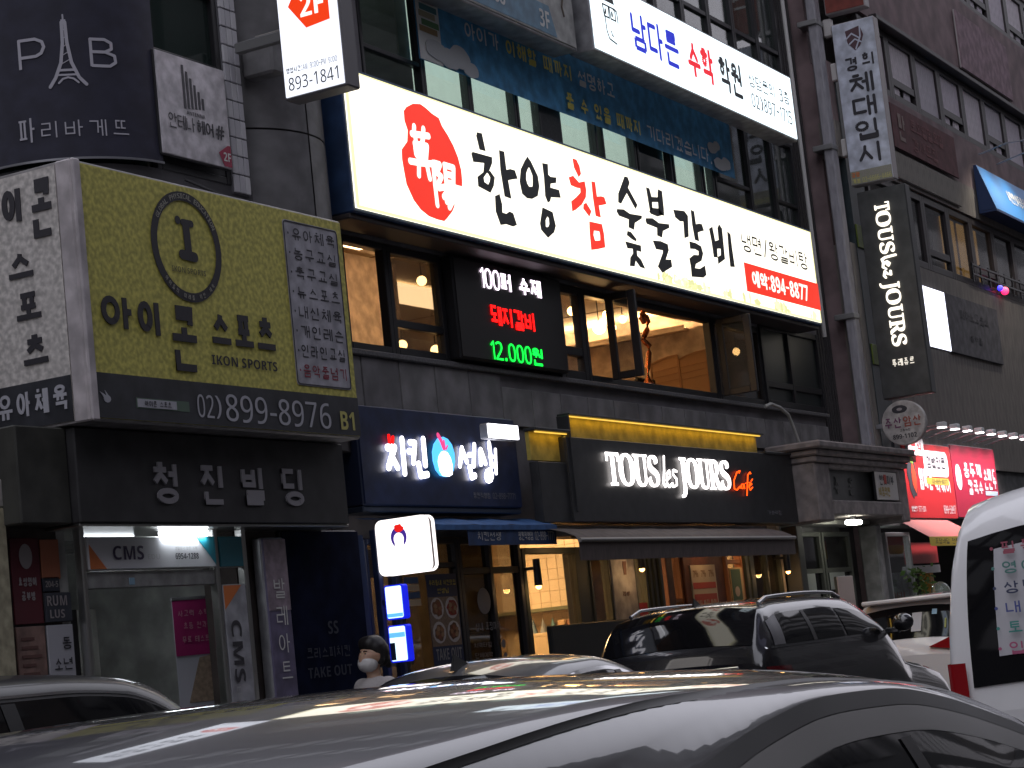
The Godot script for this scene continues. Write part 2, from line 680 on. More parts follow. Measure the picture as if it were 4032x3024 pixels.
	func ball(at: Vector3, r: Vector3, rows := 8, cols := 12) -> void:
		var g := []
		for i in rows + 1:
			var row := []
			for j in cols + 1:
				var a := PI * i / rows
				var b := TAU * j / cols
				row.append(at + Vector3(r.x * sin(a) * cos(b), r.y * cos(a), r.z * sin(a) * sin(b)))
			g.append(row)
		for i in rows:
			for j in cols:
				var P := [g[i][j], g[i][j + 1], g[i + 1][j + 1], g[i + 1][j]]
				var N := []
				for p in P:
					N.append(((p - at) / (r * r)).normalized())
				smooth3(P[0], P[1], P[2], N[0], N[1], N[2])
				smooth3(P[0], P[2], P[3], N[0], N[2], N[3])

	# profile: pairs (radius, height) turned round the y axis
	func lathe(at: Vector3, prof: Array, sides := 16, axis := 1) -> void:
		for k in prof.size() - 1:
			for j in sides:
				var q := []
				for w in [[k, j], [k, j + 1], [k + 1, j + 1], [k + 1, j]]:
					var a: float = w[1] * TAU / sides
					var r: float = prof[w[0]][0]
					var h: float = prof[w[0]][1]
					q.append(at + (Vector3(r * cos(a), h, r * sin(a)) if axis == 1 else Vector3(r * cos(a), r * sin(a), h) if axis == 2 else Vector3(h, r * cos(a), r * sin(a))))
				var mid: Vector3 = (q[0] + q[2]) / 2.0
				var c0 := at
				if axis == 1: c0.y = mid.y
				elif axis == 2: c0.z = mid.z
				else: c0.x = mid.x
				var hm: float = (prof[0][1] + prof[prof.size() - 1][1]) / 2
				if absf(prof[k][1] - prof[k + 1][1]) < 1e-6:
					if axis == 1: c0 = Vector3(mid.x, at.y + hm, mid.z)
					elif axis == 2: c0 = Vector3(mid.x, mid.y, at.z + hm)
					else: c0 = Vector3(at.x + hm, mid.y, mid.z)
				out4(q, c0)

	func mesh() -> ArrayMesh:
		var a := []
		a.resize(Mesh.ARRAY_MAX)
		a[Mesh.ARRAY_VERTEX] = v
		a[Mesh.ARRAY_NORMAL] = n
		var m := ArrayMesh.new()
		if v.size():
			m.add_surface_from_arrays(Mesh.PRIMITIVE_TRIANGLES, a)
		return m

const BIG := {
	"han":[["p",[2295,1077,2388,1081,2395,1043,2425,913,2309,910,2273,1038]],
	["p",[2167,865,2541,873,2529,813,2472,746,2427,703,2335,685,2373,789,2161,767,2140,845]],
	["r",[2372,714,2469,729,2551,675,2512,587,2434,509,2208,539,2212,631],[2398,695,2417,698,2457,661,2437,619,2402,584,2333,599,2329,641]],
	["p",[2701,969,2800,970,2806,790,2883,811,2981,813,3021,734,2893,707,2819,688,2844,509,2714,514,2686,767]],
	["p",[2520,491,2613,523,2642,425,2630,344,2709,343,2780,375,2850,366,2902,258,2821,231,2686,237,2570,214,2502,338]]],
	"yang":[["r",[3281,998,3344,959,3459,829,3469,724,3410,618,3285,571,3180,562,3085,595,3060,712,3111,845,3216,947],[3278,887,3294,886,3341,815,3331,753,3316,700,3284,693,3245,690,3214,715,3199,757,3216,821,3251,863]],
	["p",[3591,982,3710,991,3696,878,3741,864,3870,876,3849,816,3725,791,3711,748,3899,751,3919,673,3700,647,3672,602,3620,580,3578,642,3596,834]],
	["r",[3489,514,3699,494,3737,359,3685,286,3538,211,3408,275,3398,339],[3569,431,3595,418,3593,357,3566,328,3538,318,3513,322,3525,389]]],
	"cham":[["p",[4294,1144,4380,1143,4436,1085,4452,1002,4392,959,4308,1048]],
	["p",[4156,923,4258,954,4382,902,4519,935,4534,843,4505,762,4390,669,4234,592,4152,564,4154,670,4276,729,4393,797,4398,841,4311,836,4186,843]],
	["p",[4499,703,4601,626,4539,562,4417,630,4435,680]],
	["p",[4684,960,4769,963,4775,809,4878,827,4954,827,4991,758,4862,727,4797,716,4813,588,4695,589,4679,787]],
	["r",[4526,509,4820,518,4843,421,4837,270,4653,230,4497,203,4505,387],[4607,421,4731,429,4741,391,4732,334,4667,322,4609,315,4585,372]]],
	"sut":[["p",[5529,1141,5606,1144,5642,1086,5585,1024,5780,859,5725,807,5695,825,5538,959,5361,814,5293,820,5320,923,5401,1006]],
	["p",[5243,740,5406,758,5559,730,5866,750,5851,716,5657,641,5616,560,5487,570,5511,662,5274,670,5226,712]],
	["p",[5445,525,5526,526,5651,462,5639,434,5545,444,5417,477]],
	["p",[5357,401,5635,402,5747,402,5738,330,5626,330,5622,276,5714,238,5792,149,5671,153,5566,216,5523,145,5404,136,5439,232,5525,291,5528,340,5394,328]]],
	"bul":[["p",[6068,1100,6151,1099,6189,1003,6175,873,6100,831,6083,961]],
	["p",[6392,1125,6493,1116,6486,916,6473,832,6332,826,6355,1027,6370,1085]],
	["p",[6179,1007,6377,1030,6372,974,6184,948]],
	["p",[6155,880,6363,899,6442,837,6292,798,6114,806,6079,828]],
	["p",[5970,737,6144,760,6305,726,6580,749,6580,707,6390,646,6342,565,6221,574,6241,663,5974,674,5952,707]],
	["p",[6084,500,6291,519,6480,506,6488,438,6375,319,6525,336,6530,254,6244,154,6140,215,6319,390,6327,418,6144,410]]],
	"gal":[["p",[6754,940,7063,968,7152,923,7125,787,7103,671,6981,639,7004,837,6911,825,6786,855]],
	["p",[7261,1009,7351,1003,7361,851,7460,874,7542,875,7579,803,7441,771,7390,755,7395,653,7281,656,7252,832]],
	["p",[7110,618,7293,619,7438,599,7472,517,7398,423,7220,365,7182,313,7322,320,7482,376,7497,268,7398,224,7058,198,7067,310,7051,411,7193,470,7334,482,7348,531,7248,543,7108,531]]],
	"bi":[["p",[7746,849,7852,887,7885,717,7919,629,7899,520,7788,512,7775,708]],
	["p",[8010,893,8074,945,8146,901,8135,704,8123,526,7899,442,7906,530,8013,562,8032,642,8002,746]],
	["p",[7880,716,8010,747,8037,643,7919,629]],
	["p",[8306,887,8393,864,8392,695,8407,463,8267,450,8276,642]]],
	"oval":[["p",[975,1045,1032,1092,1151,1144,1280,1164,1375,1144,1467,1112,1592,1089,1636,1021,1724,952,1809,867,1876,764,1912,647,1909,547,1892,476,1839,399,1740,310,1665,224,1563,150,1498,110,1370,109,1232,120,1101,161,992,234,895,365,876,479,862,586,872,675,984,767,1011,875,972,956]]],
	"seal":[["l",[1124,928,1103,854]],
	["l",[1285,933,1266,874]],
	["l",[1068,851,1366,880]],
	["l",[1124,857,1128,769]],
	["l",[1272,868,1237,795]],
	["l",[1100,764,1318,778,1282,668]],
	["l",[1105,758,1109,670,1153,647,1282,668]],
	["l",[1205,774,1183,623]],
	["l",[1104,713,1295,733]],
	["l",[991,588,1186,601,1372,623,1488,634]],
	["l",[1142,586,1121,480]],
	["l",[1282,594,1309,479]],
	["l",[1395,634,1391,432,1397,246]],
	["l",[1417,637,1517,638,1443,552,1524,526,1451,448]],
	["l",[1604,644,1600,478]],
	["l",[1598,647,1765,647,1736,506]],
	["l",[1625,565,1719,568]],
	["l",[1608,483,1734,494]],
	["l",[1458,412,1653,456,1873,458]],
	["l",[1649,432,1529,340]],
	["l",[1717,412,1572,301]],
	["l",[1758,395,1613,254]],
	["l",[1828,451,1740,310]]]}
const CHICKEN := {
	"chi":[["l",[390,488,502,492,448,419,379,319],60],
	["l",[460,403,522,323],56],
	["l",[635,568,627,277],56]],
	"kin":[["l",[762,545,840,543,786,372],52],
	["l",[731,467,804,464],54],
	["l",[986,579,981,358],58],
	["l",[869,360,887,261,997,274],58]],
	"seon":[["l",[1641,526,1574,365],46],
	["l",[1640,520,1703,406],48],
	["l",[1762,469,1832,471],46],
	["l",[1871,563,1820,372],46],
	["l",[1746,353,1766,266,1827,282],54]],
	"saeng":[["l",[1978,523,1956,390],46],
	["l",[1985,517,2041,401],46],
	["l",[2146,588,2155,375],48],
	["l",[2255,532,2223,312],32],
	["l",[2174,464,2235,466],30],
	["p",[2102,362,2148,345,2167,307,2159,272,2124,233,2070,216,2022,231,2003,268,2011,304,2046,343]]],
	"comb":[["l",[429,590,432,525],28],
	["l",[493,579,476,527],28]],
	"egg":[["p",[1326,615,1401,598,1464,549,1494,475,1490,400,1452,325,1391,272,1311,259,1213,268,1146,317,1118,395,1120,474,1158,543,1234,597]]],
	"chick":[["p",[1312,486,1365,477,1411,427,1431,359,1416,284,1356,263,1246,266,1204,307,1188,392,1215,443,1266,479]]],
	"crest":[["l",[1229,625,1270,581,1306,514],46],
	["l",[1319,577,1323,515],24],
	["l",[1371,534,1343,504],20]]}
const TOUS := {
	"les":[["l",[2193,702,2161,558,2110,414,2147,383,2203,415],24],
	["l",[2193,447,2299,489,2288,553,2222,519,2193,415,2241,380,2337,418],20],
	["l",[2479,549,2406,564,2373,515,2457,468,2448,404,2356,382,2315,410],21]],
	"cafe":[["l",[4224,574,4254,601,4160,581,4043,485,4025,390,4096,375,4198,419],11],
	["l",[4329,447,4262,446,4215,402,4279,395,4327,443,4335,396],9],
	["l",[4571,574,4553,591,4474,554,4378,319],11],
	["l",[4376,457,4505,472],8],
	["l",[4478,424,4566,452,4526,468,4467,424,4499,381,4578,417],9],
	["l",[4554,486,4604,513],8]]}
# ------------------------------------------------------------------ ground
func build_ground() -> void:
	var b := MB.new()
	b.face4(Vector3(-200, -0.02, 200), Vector3(250, -0.02, 200), Vector3(250, -0.02, -200), Vector3(-200, -0.02, -200))
	structure("ground", b, pm("bare_ground", c(.06, .058, .055), .95, 0, "grime", .05))
	b = MB.new()
	b.face4(Vector3(-120, 0, 26), Vector3(160, 0, 26), Vector3(160, 0, .5), Vector3(-120, 0, .5))
	structure("road", b, pm("asphalt", c(.05, .05, .052), .85, 0, "grain", 1.3))
	b = MB.new()
	b.box(-120, -0.3, -14, 160, 0.14, .32, 0.0)
	structure("pavement", b, pm("paving", c(.2, .19, .18), .85, 0, "grime", .6))
	b = MB.new()
	b.box(-120, -0.3, .325, 160, 0.15, .5, 0.02)
	structure("kerb", b, pm("kerb_stone", c(.26, .26, .25), .8, 0, "grain", 1.0))
	var mark := pm("road_paint", c(.6, .6, .58), .7, 0, "grain", 1.0)
	b = MB.new()
	for k in 30:
		b.face4(Vector3(-30 + k * 4, .004, 6.1), Vector3(-28 + k * 4, .004, 6.1), Vector3(-28 + k * 4, .004, 5.98), Vector3(-30 + k * 4, .004, 5.98))
	structure("lane_marking", b, mark)

# a framed window in a wall: part "window" is the frame, its panes are sub-parts
func window(parent: Node3D, u0: float, v0: float, u1: float, v1: float, z: float, frame: Material, pane: Material, fw := 0.05, posts := [], rails := [], called := "window") -> MeshInstance3D:
	var b := MB.new()
	b.box(u0, v0, z - .06, u0 + fw, v1, z + .03, .006)
	b.box(u1 - fw, v0, z - .06, u1, v1, z + .03, .006)
	b.box(u0 + fw, v0, z - .06, u1 - fw, v0 + fw, z + .03, .006)
	b.box(u0 + fw, v1 - fw, z - .06, u1 - fw, v1, z + .03, .006)
	for p in posts:
		b.box(p - fw / 2, v0 + fw, z - .055, p + fw / 2, v1 - fw, z + .026, .005)
	for r in rails:
		b.box(u0 + fw, r - fw / 2, z - .05, u1 - fw, r + fw / 2, z + .022, .005)
	var f := part(parent, called, b, frame)
	if pane:
		var xs := [u0 + fw] + posts + [u1 - fw]
		var ys := [v0 + fw] + rails + [v1 - fw]
		for i in xs.size() - 1:
			for j in ys.size() - 1:
				b = MB.new()
				b.box(xs[i], ys[j], z - .02, xs[i + 1], ys[j + 1], z - .014)
				part(f, "pane", b, pane)
	return f

# ------------------------------------------------------------------ the restaurant building
func build_restaurant_building() -> void:
	var t := thing("restaurant_building", "grey panelled building with long white glowing restaurant sign and lit second floor", "building", Vector3(20.6, 0.14, -3.5))
	off = t.position
	var wall := pm("grey_wall", c(.20, .19, .20), .85, 0, "grime", .35)
	var dark := pm("dark_frame", c(.022, .022, .025), .4, 0.3)
	var shell := pm("shell_wall", c(.16, .155, .16), .9, 0, "grime", .3)
	var tan_ := pm("tan_plaster", c(.60, .49, .40), .85, 0, "grime", .8)
	# shell
	bx(t, "back_wall", shell, 14.4, .14, -8.2, 26.65, 19, -8)
	bx(t, "side_wall", shell, 14.3, 3.6, -8, 14.5, 19, -.26)
	bx(t, "side_wall", shell, 26.5, .14, -8, 26.65, 19, -.26)
	bx(t, "roof", shell, 14.2, 19, -8.2, 26.8, 19.2, .1)
	bx(t, "floor_slab", shell, 14.5, 3.3, -8, 26.5, 3.5, -.3)
	bx(t, "floor_slab", shell, 14.5, 6.1, -8, 26.5, 6.3, -.3)
	bx(t, "floor_slab", shell, 14.5, 8.4, -8, 26.5, 8.6, -.3)
	bx(t, "wall_band", wall, 14.4, 2.62, -.26, 26.65, 4.2, -.02)
	bx(t, "wall_band", wall, 14.4, 5.27, -.26, 26.65, 6.64, 0)
	bx(t, "wall_band", wall, 14.4, 8.0, -.26, 26.65, 8.95, 0)
	for y in [[10.3, 11.7], [13.0, 14.5], [15.8, 19.0]]:
		bx(t, "wall_band", wall, 14.4, y[0], -.26, 26.65, y[1], 0)
	bx(t, "pier", wall, 14.4, 4.2, -.26, 14.86, 5.27, 0)
	bx(t, "pier", wall, 14.4, 6.64, -.26, 15.55, 8.0, 0)
	bx(t, "pier", wall, 14.4, 8.95, -.26, 21.6, 10.3, 0)
	# panels below the second floor windows
	var tones := [pm("panel_a", c(.27, .26, .26), .8, 0, "grime", .4), pm("panel_b", c(.25, .24, .245), .8, 0, "grime", .4), pm("panel_c", c(.285, .275, .275), .8, 0, "grime", .4)]
	var u := 14.42
	var k := 0
	while u < 26.6:
		var w := minf(.61, 26.64 - u)
		bx(t, "wall_panel", tones[(k * 7 + 3) % 3], u + .005, 3.70, -.02, u + w - .005, 4.196 if u < 17.0 else 4.08, .012, .006)
		u += .62
		k += 1
	bx(t, "window_sill", pm("sill_stone", c(.17, .165, .17), .7, 0, "grain", 1), 14.4, 4.2, -.26, 26.66, 4.255, .05, .01)
	# second floor window wall
	var clear := glass("clear_pane", Color(.55, .6, .58), .12)
	var smoke := glass("smoked_pane", Color(.04, .05, .05), .72)
	window(t, 14.88, 4.26, 15.64, 5.26, -.02, dark, null, .06)
	window(t, 15.64, 4.26, 16.6, 5.26, -.02, dark, glass("brown_film_pane", Color(.42, .34, .22), .5), .07, [], [4.55])
	bx(t, "wall_panel", dark, 16.6, 4.26, -.12, 18.86, 5.26, -.03)
	window(t, 18.86, 4.26, 19.5, 5.26, -.02, dark, clear, .09, [], [4.56])
	window(t, 19.5, 4.26, 22.98, 5.26, -.02, dark, null, .07)
	window(t, 22.98, 4.26, 24.5, 5.26, -.02, dark, smoke, .07)
	window(t, 24.5, 4.26, 26.62, 5.34, .0, dark, glass("grey_pane", Color(.13, .16, .16), .93, .35), .08, [25.5], [4.55])
	# casement sashes swung out over the street
	for s in [[20.05, 0.38, "a"], [23.1, .46, "b"]]:
		var b := MB.new()
		var x: float = s[0]
		var z1: float = s[1]
		b.box(x - .025, 4.3, .02, x + .025, 5.24, .1, .006)
		b.box(x - .025, 4.3, z1 - .09, x + .025, 5.24, z1, .006)
		b.box(x - .024, 4.3, .1, x + .024, 4.38, z1 - .09, .006)
		b.box(x - .024, 5.16, .1, x + .024, 5.24, z1 - .09, .006)
		var f := part(t, "open_sash", b, dark)
		bx(f, "pane", glass("sash_pane", Color(.3, .3, .26), .25, .02), x - .004, 4.38, .1, x + .004, 5.16, z1 - .09)
	# third floor windows: [from, to, lit]
	var lit := glow("lit_window_blind", c(.52, .68, .58), 1.6, c(.5, .58, .5), "grime", .7)
	var dim := pm("unlit_blind", c(.16, .18, .17), .8, 0, "grime", .7)
	for w3 in [[15.58, 16.66, 0], [16.66, 17.55, 2], [17.55, 18.50, 2], [18.52, 19.05, 2], [19.46, 20.38, 2], [20.5, 21.38, 2], [21.42, 22.38, 1], [22.42, 23.28, 2], [23.32, 23.66, 2], [23.7, 24.9, 0], [24.9, 25.8, 1], [25.8, 26.62, 0]]:
		var f3 := window(t, w3[0], 6.64, w3[1], 8.0, -.03, dark, glass("third_pane", Color(.25, .3, .28), .3), .045, [], [7.12] if w3[2] == 0 else [])
		if w3[2] > 0:
			bx(f3, "window_blind", lit if w3[2] == 2 else dim, w3[0] + .01, 6.65, -.13, w3[1] - .01, 7.98, -.11)
	bx(t, "pier", pm("dark_pier", c(.05, .052, .055), .7, 0, "grain", .8), 19.05, 6.64, -.2, 19.46, 8.0, 0)
	for x in [17.72, 18.3]:
		bx(t, "window_bar", pm("wood_bar", c(.28, .24, .2), .7), x, 6.66, -.2, x + .05, 7.9, -.16)
	# fourth floor windows behind the upper sign
	for k4 in 6:
		var a := 21.6 + k4 * .84
		var f4 := window(t, a, 8.95, a + .84, 10.3, -.03, dark, glass("third_pane", Color(.25, .3, .28), .3), .06, [], [9.3])
		bx(f4, "window_blind", dim, a + .1, 9.0, -.3, a + .5, 10.25, -.28)
	for y in [11.7, 14.5]:
		for k6 in 7:
			window(t, 14.45 + k6 * 1.73, y, 14.45 + (k6 + 1) * 1.73, y + 1.3, -.03, dark, smoke, .08, [15.3 + k6 * 1.73])
	# dining room on the second floor
	bx(t, "room_wall", tan_, 24.5, 3.5, -4.2, 24.6, 5.42, -.28)
	bx(t, "room_wall", tan_, 14.9, 3.5, -4.3, 24.5, 6.0, -4.2)
	bx(t, "room_wall", tan_, 15.66, 3.5, -4.2, 15.72, 5.9, -.9)
	bx(t, "curtain_wall", pm("curtain_tan", c(.55, .43, .36), .9, 0, "grime", 1.0), 15.6, 3.5, -1.02, 17.45, 5.48, -1.0)
	bx(t, "room_floor", pm("room_floor", c(.25, .16, .1), .6), 14.6, 3.5, -4.2, 24.6, 3.52, -.28)
	bx(t, "ceiling_soffit", tan_, 14.6, 5.49, -.92, 24.5, 5.55, -.27)
	bx(t, "room_ceiling", pm("cream_ceiling", c(.75, .66, .5), .85), 14.6, 5.70, -4.2, 24.9, 5.74, -.92)
	bx(t, "ceiling_edge", tan_, 14.6, 5.55, -.94, 24.5, 5.70, -.90)
	bx(t, "cove_ledge", tan_, 24.34, 5.38, -4.2, 24.5, 5.415, -.94)
	bx(t, "cove_lip", tan_, 24.34, 5.416, -4.2, 24.355, 5.45, -.94)
	bx(t, "room_wall", tan_, 24.9, 5.3, -4.2, 24.95, 5.9, -.28)
	for row in 5:
		bx(t, "ceiling_joint", pm("joint_brown", c(.4, .27, .16), .8), 16 + row * 1.9, 5.692, -4.2, 16.03 + row * 1.9, 5.699, -.95)
	off = Vector3.ZERO

	# lamps of the dining room
	var warm := Color(1.0, .82, .60)
	var cove := thing("cove_lamp", "warm strip lamp hidden in the ceiling cove of the dining room", "lamp", Vector3(24.5, 5.43, -2.6))
	bx(cove, "lamp_strip", glow("cove_strip", warm, 22.0), -.06, -.012, -1.6, .06, .008, 1.6)
	down_light(cove, Vector3(-.02, .02, 0), .1, 3.2, warm, 40.0, Vector3(PI / 2, 0, 0))
	var panel := thing("ceiling_lamp", "long warm ceiling lamp deep inside the second floor dining room", "lamp", Vector3(20.2, 5.64, -2.4))
	bx(panel, "lamp_face", glow("room_lamp", warm, 5.0), -1.2, 0, -.3, 1.2, .04, .3)
	down_light(panel, Vector3(0, -.02, 0), 2.4, .6, warm, 7.0)
	var small := thing("ceiling_lamp", "added small warm ceiling lamp brightening the curtain behind the first dining room window", "lamp", Vector3(16.2, 5.44, -.6))  # extra lamp added only to brighten the tan curtain
	bx(small, "lamp_face", glow("room_lamp", warm, 5.0), -.2, 0, -.15, .2, .04, .15)
	down_light(small, Vector3(0, -.02, 0), .4, .3, warm, 4.0)
	var n := 0
	for p in [[16.43, 4.47, -.4], [17.04, 4.47, -.4], [17.08, 5.17, -.5], [20.27, 5.17, -.5], [20.5, 4.97, -.3], [21.26, 5.07, -.5], [21.79, 5.32, -.8], [22.43, 5.34, -.9]]:
		var names := ["low warm bulb behind the window beside the price display", "low warm bulb under the smoked window left of the price display", "bright warm bulb high in the window left of the price display", "warm bulb in the narrow window right of the price display", "large warm bulb seen beside the open sash", "small warm bulb over the tables near the copper duct", "small warm bulb deep in the dining room over the tables", "small warm bulb close to the copper smoke duct"]
		var l := thing("pendant_bulb", names[n], "lamp", Vector3(p[0], p[1], p[2]), 0, "warm bulbs in the dining room")
		var b := MB.new()
		b.ball(Vector3.ZERO, Vector3.ONE * (.05 if n != 4 else .075))
		part(l, "bulb", b, glow("warm_bulb", Color(1, .78, .48), 16.0))
		b = MB.new()
		b.tube([Vector3(0, .04, 0), Vector3(0, 5.5 - p[1] if p[1] > 4.6 else .14, 0)], .006, 6)
		part(l, "cord", b, dark)
		if n < 5:
			bulb_light(l, Vector3.ZERO, warm, .12)
		n += 1
	# copper smoke duct
	var d := thing("smoke_duct", "shiny copper smoke duct bending down over a table by the open window", "duct", Vector3(22.36, 4.5, -.6))
	var pts := []
	for p in [[.02, .75], [-.05, .80], [-.02, .84], [.1, .82], [.13, .76], [.08, .66], [-.02, .58], [-.06, .53], [.0, .50], [.09, .47], [.06, .38], [-.02, .2], [-.06, .05]]:
		pts.append(Vector3(p[0], p[1], 0))
	var b2 := MB.new()
	b2.tube(pts, .035, 10)
	part(d, "tube", b2, pm("copper", c(.75, .28, .14), .22, 1.0))
	b2 = MB.new()
	b2.lathe(Vector3(-.06, -.02, 0), [[.02, .1], [.07, .02], [.075, 0], [0, 0]], 14)
	part(d, "hood", b2, pm("copper"))
	b2 = MB.new()
	b2.tube([Vector3(.02, .75, 0), Vector3(.02, 1.0, 0)], .03, 10)
	part(d, "tube", b2, pm("copper"))
	var ch := thing("dining_chair", "black chair back at the sill of the open window", "chair", Vector3(22.65, 3.52, -.8))
	bx(ch, "backrest", pm("black_leather", c(.012, .012, .014), .5), -.25, .75, -.03, .25, 1.1, .03, .03)
	bx(ch, "seat", pm("black_leather"), -.25, .42, .03, .25, .48, .45, .02)
	for x in [-.22, .22]:
		for z in [0.0, .42]:
			bx(ch, "leg", pm("black_leather"), x - .02, 0, z - .02, x + .02, .75 if z == 0.0 else .42, z + .02)
	# arched partition screens against the side wall
	for s in [[-1.09, 0], [-.69, 1]]:
		var sc := thing("partition_screen", "beige arched partition screen " + ("nearer the open window sill" if s[1] == 1 else "behind its twin in the dining room"), "screen", Vector3(24.38, 3.52, s[0]), -PI / 2, "arched partition screens")
		var top := PackedVector2Array([Vector2(-.39, 0), Vector2(0, 0), Vector2(0, 1.56), Vector2(-.13, 1.555), Vector2(-.27, 1.53), Vector2(-.39, 1.49)])
		flat(sc, "panel", pm("screen_beige", c(.5, .3, .16), .8, 0, "grain", 6), top, 0, .02)
		var fr := MB.new()
		for e in top.size():
			fr.line(PackedVector2Array([top[e], top[(e + 1) % top.size()]]), .018, .014, 0)
		for h in [1.25, 1.33, 1.41]:
			fr.line(PackedVector2Array([Vector2(-.37, h - .02), Vector2(-.02, h)]), .008, .01, 0)
		part(sc, "frame", fr, pm("screen_frame", c(.3, .16, .08), .6))
	# old cable hanging in the first window, drooping white hose on the facade
	var cab := thing("hanging_cable", "thin dark cable hanging in front of the tan curtain", "cable", Vector3(15.3, 4.3, -.5))
	b2 = MB.new()
	b2.tube([Vector3(.2, .85, 0), Vector3(.12, .6, .01), Vector3(.14, .45, 0), Vector3(0, .2, .01), Vector3(-.2, .05, 0), Vector3(-.25, 0, 0)], .006, 5)
	part(cab, "wire", b2, pm("cable_brown", c(.12, .07, .05), .7))
	var hose := thing("white_hose", "white corrugated hose drooping from the window sill beside the dark windows", "hose", Vector3(24.2, 3.6, .09))
	b2 = MB.new()
	b2.tube([Vector3(0, .62, 0), Vector3(.15, .66, .02), Vector3(.45, .63, .02), Vector3(.72, .55, .02), Vector3(.85, .4, .02), Vector3(1.0, .18, .02), Vector3(1.12, .0, .0)], .022, 8)
	part(hose, "tube", b2, pm("hose_white", c(.5, .5, .47), .7))

	# the dark ribbed column and pipes at the right end
	var col := thing("ribbed_column", "tall dark ribbed column between the restaurant building and the brown building", "column", Vector3(26.95, .14, -.1))
	for k5 in 12:
		bx(col, "rib", pm("rib_dark", c(.055, .05, .052), .7, 0, "grain", 1), -.28 + k5 * .052, 3.6, -.1, -.24 + k5 * .052, 13, .06 + .012 * (k5 % 2), .004)
	bx(col, "core", pm("core_dark", c(.05, .045, .047), .8, 0, "grime", .5), -.3, 0, -.3, .36, 13, .04)
	var pipe := thing("drain_pipe", "pale grey square drain pipe running down beside the vertical signs", "pipe", Vector3(27.32, 3.6, .3))
	for s2 in [[0, 2.0], [2.02, 4.4], [4.42, 6.2], [6.22, 9.4]]:
		bx(pipe, "pipe_length", pm("pipe_grey", c(.34, .33, .36), .5, 0, "streak", .6), -.11, s2[0], -.06, .11, s2[1], .08, .02)
	for y in [2.0, 4.4, 6.2]:
		bx(pipe, "bracket", pm("bracket_grey", c(.3, .3, .3), .4, .6), -.15, y - .03, -.2, .15, y + .05, .095, .01)
	var thin := thing("thin_pipe", "thin pale conduit climbing the facade past the right end of the glowing signs", "pipe", Vector3(26.64, 5.3, .12))
	b2 = MB.new()
	b2.tube([Vector3(0, 0, 0), Vector3(.01, 2.5, 0), Vector3(0, 5.0, 0), Vector3(0, 7.6, 0)], .03, 8)
	part(thin, "conduit", b2, pm("conduit_white", c(.5, .49, .48), .6))

# ------------------------------------------------------------------ the rounded building on the left
func arc_wall(b: MB, cx: float, cz: float, r: float, a0: float, a1: float, v0: float, v1: float, n := 14, rev := false) -> void:
	var g := []
	for i in n + 1:
		var a := lerpf(a0, a1, float(i) / n)
		g.append([Vector3(cx + r * cos(a), v0, cz + r * sin(a)), Vector3(cx + r * cos(a), v1, cz + r * sin(a))])
	b.sheet(g, rev)

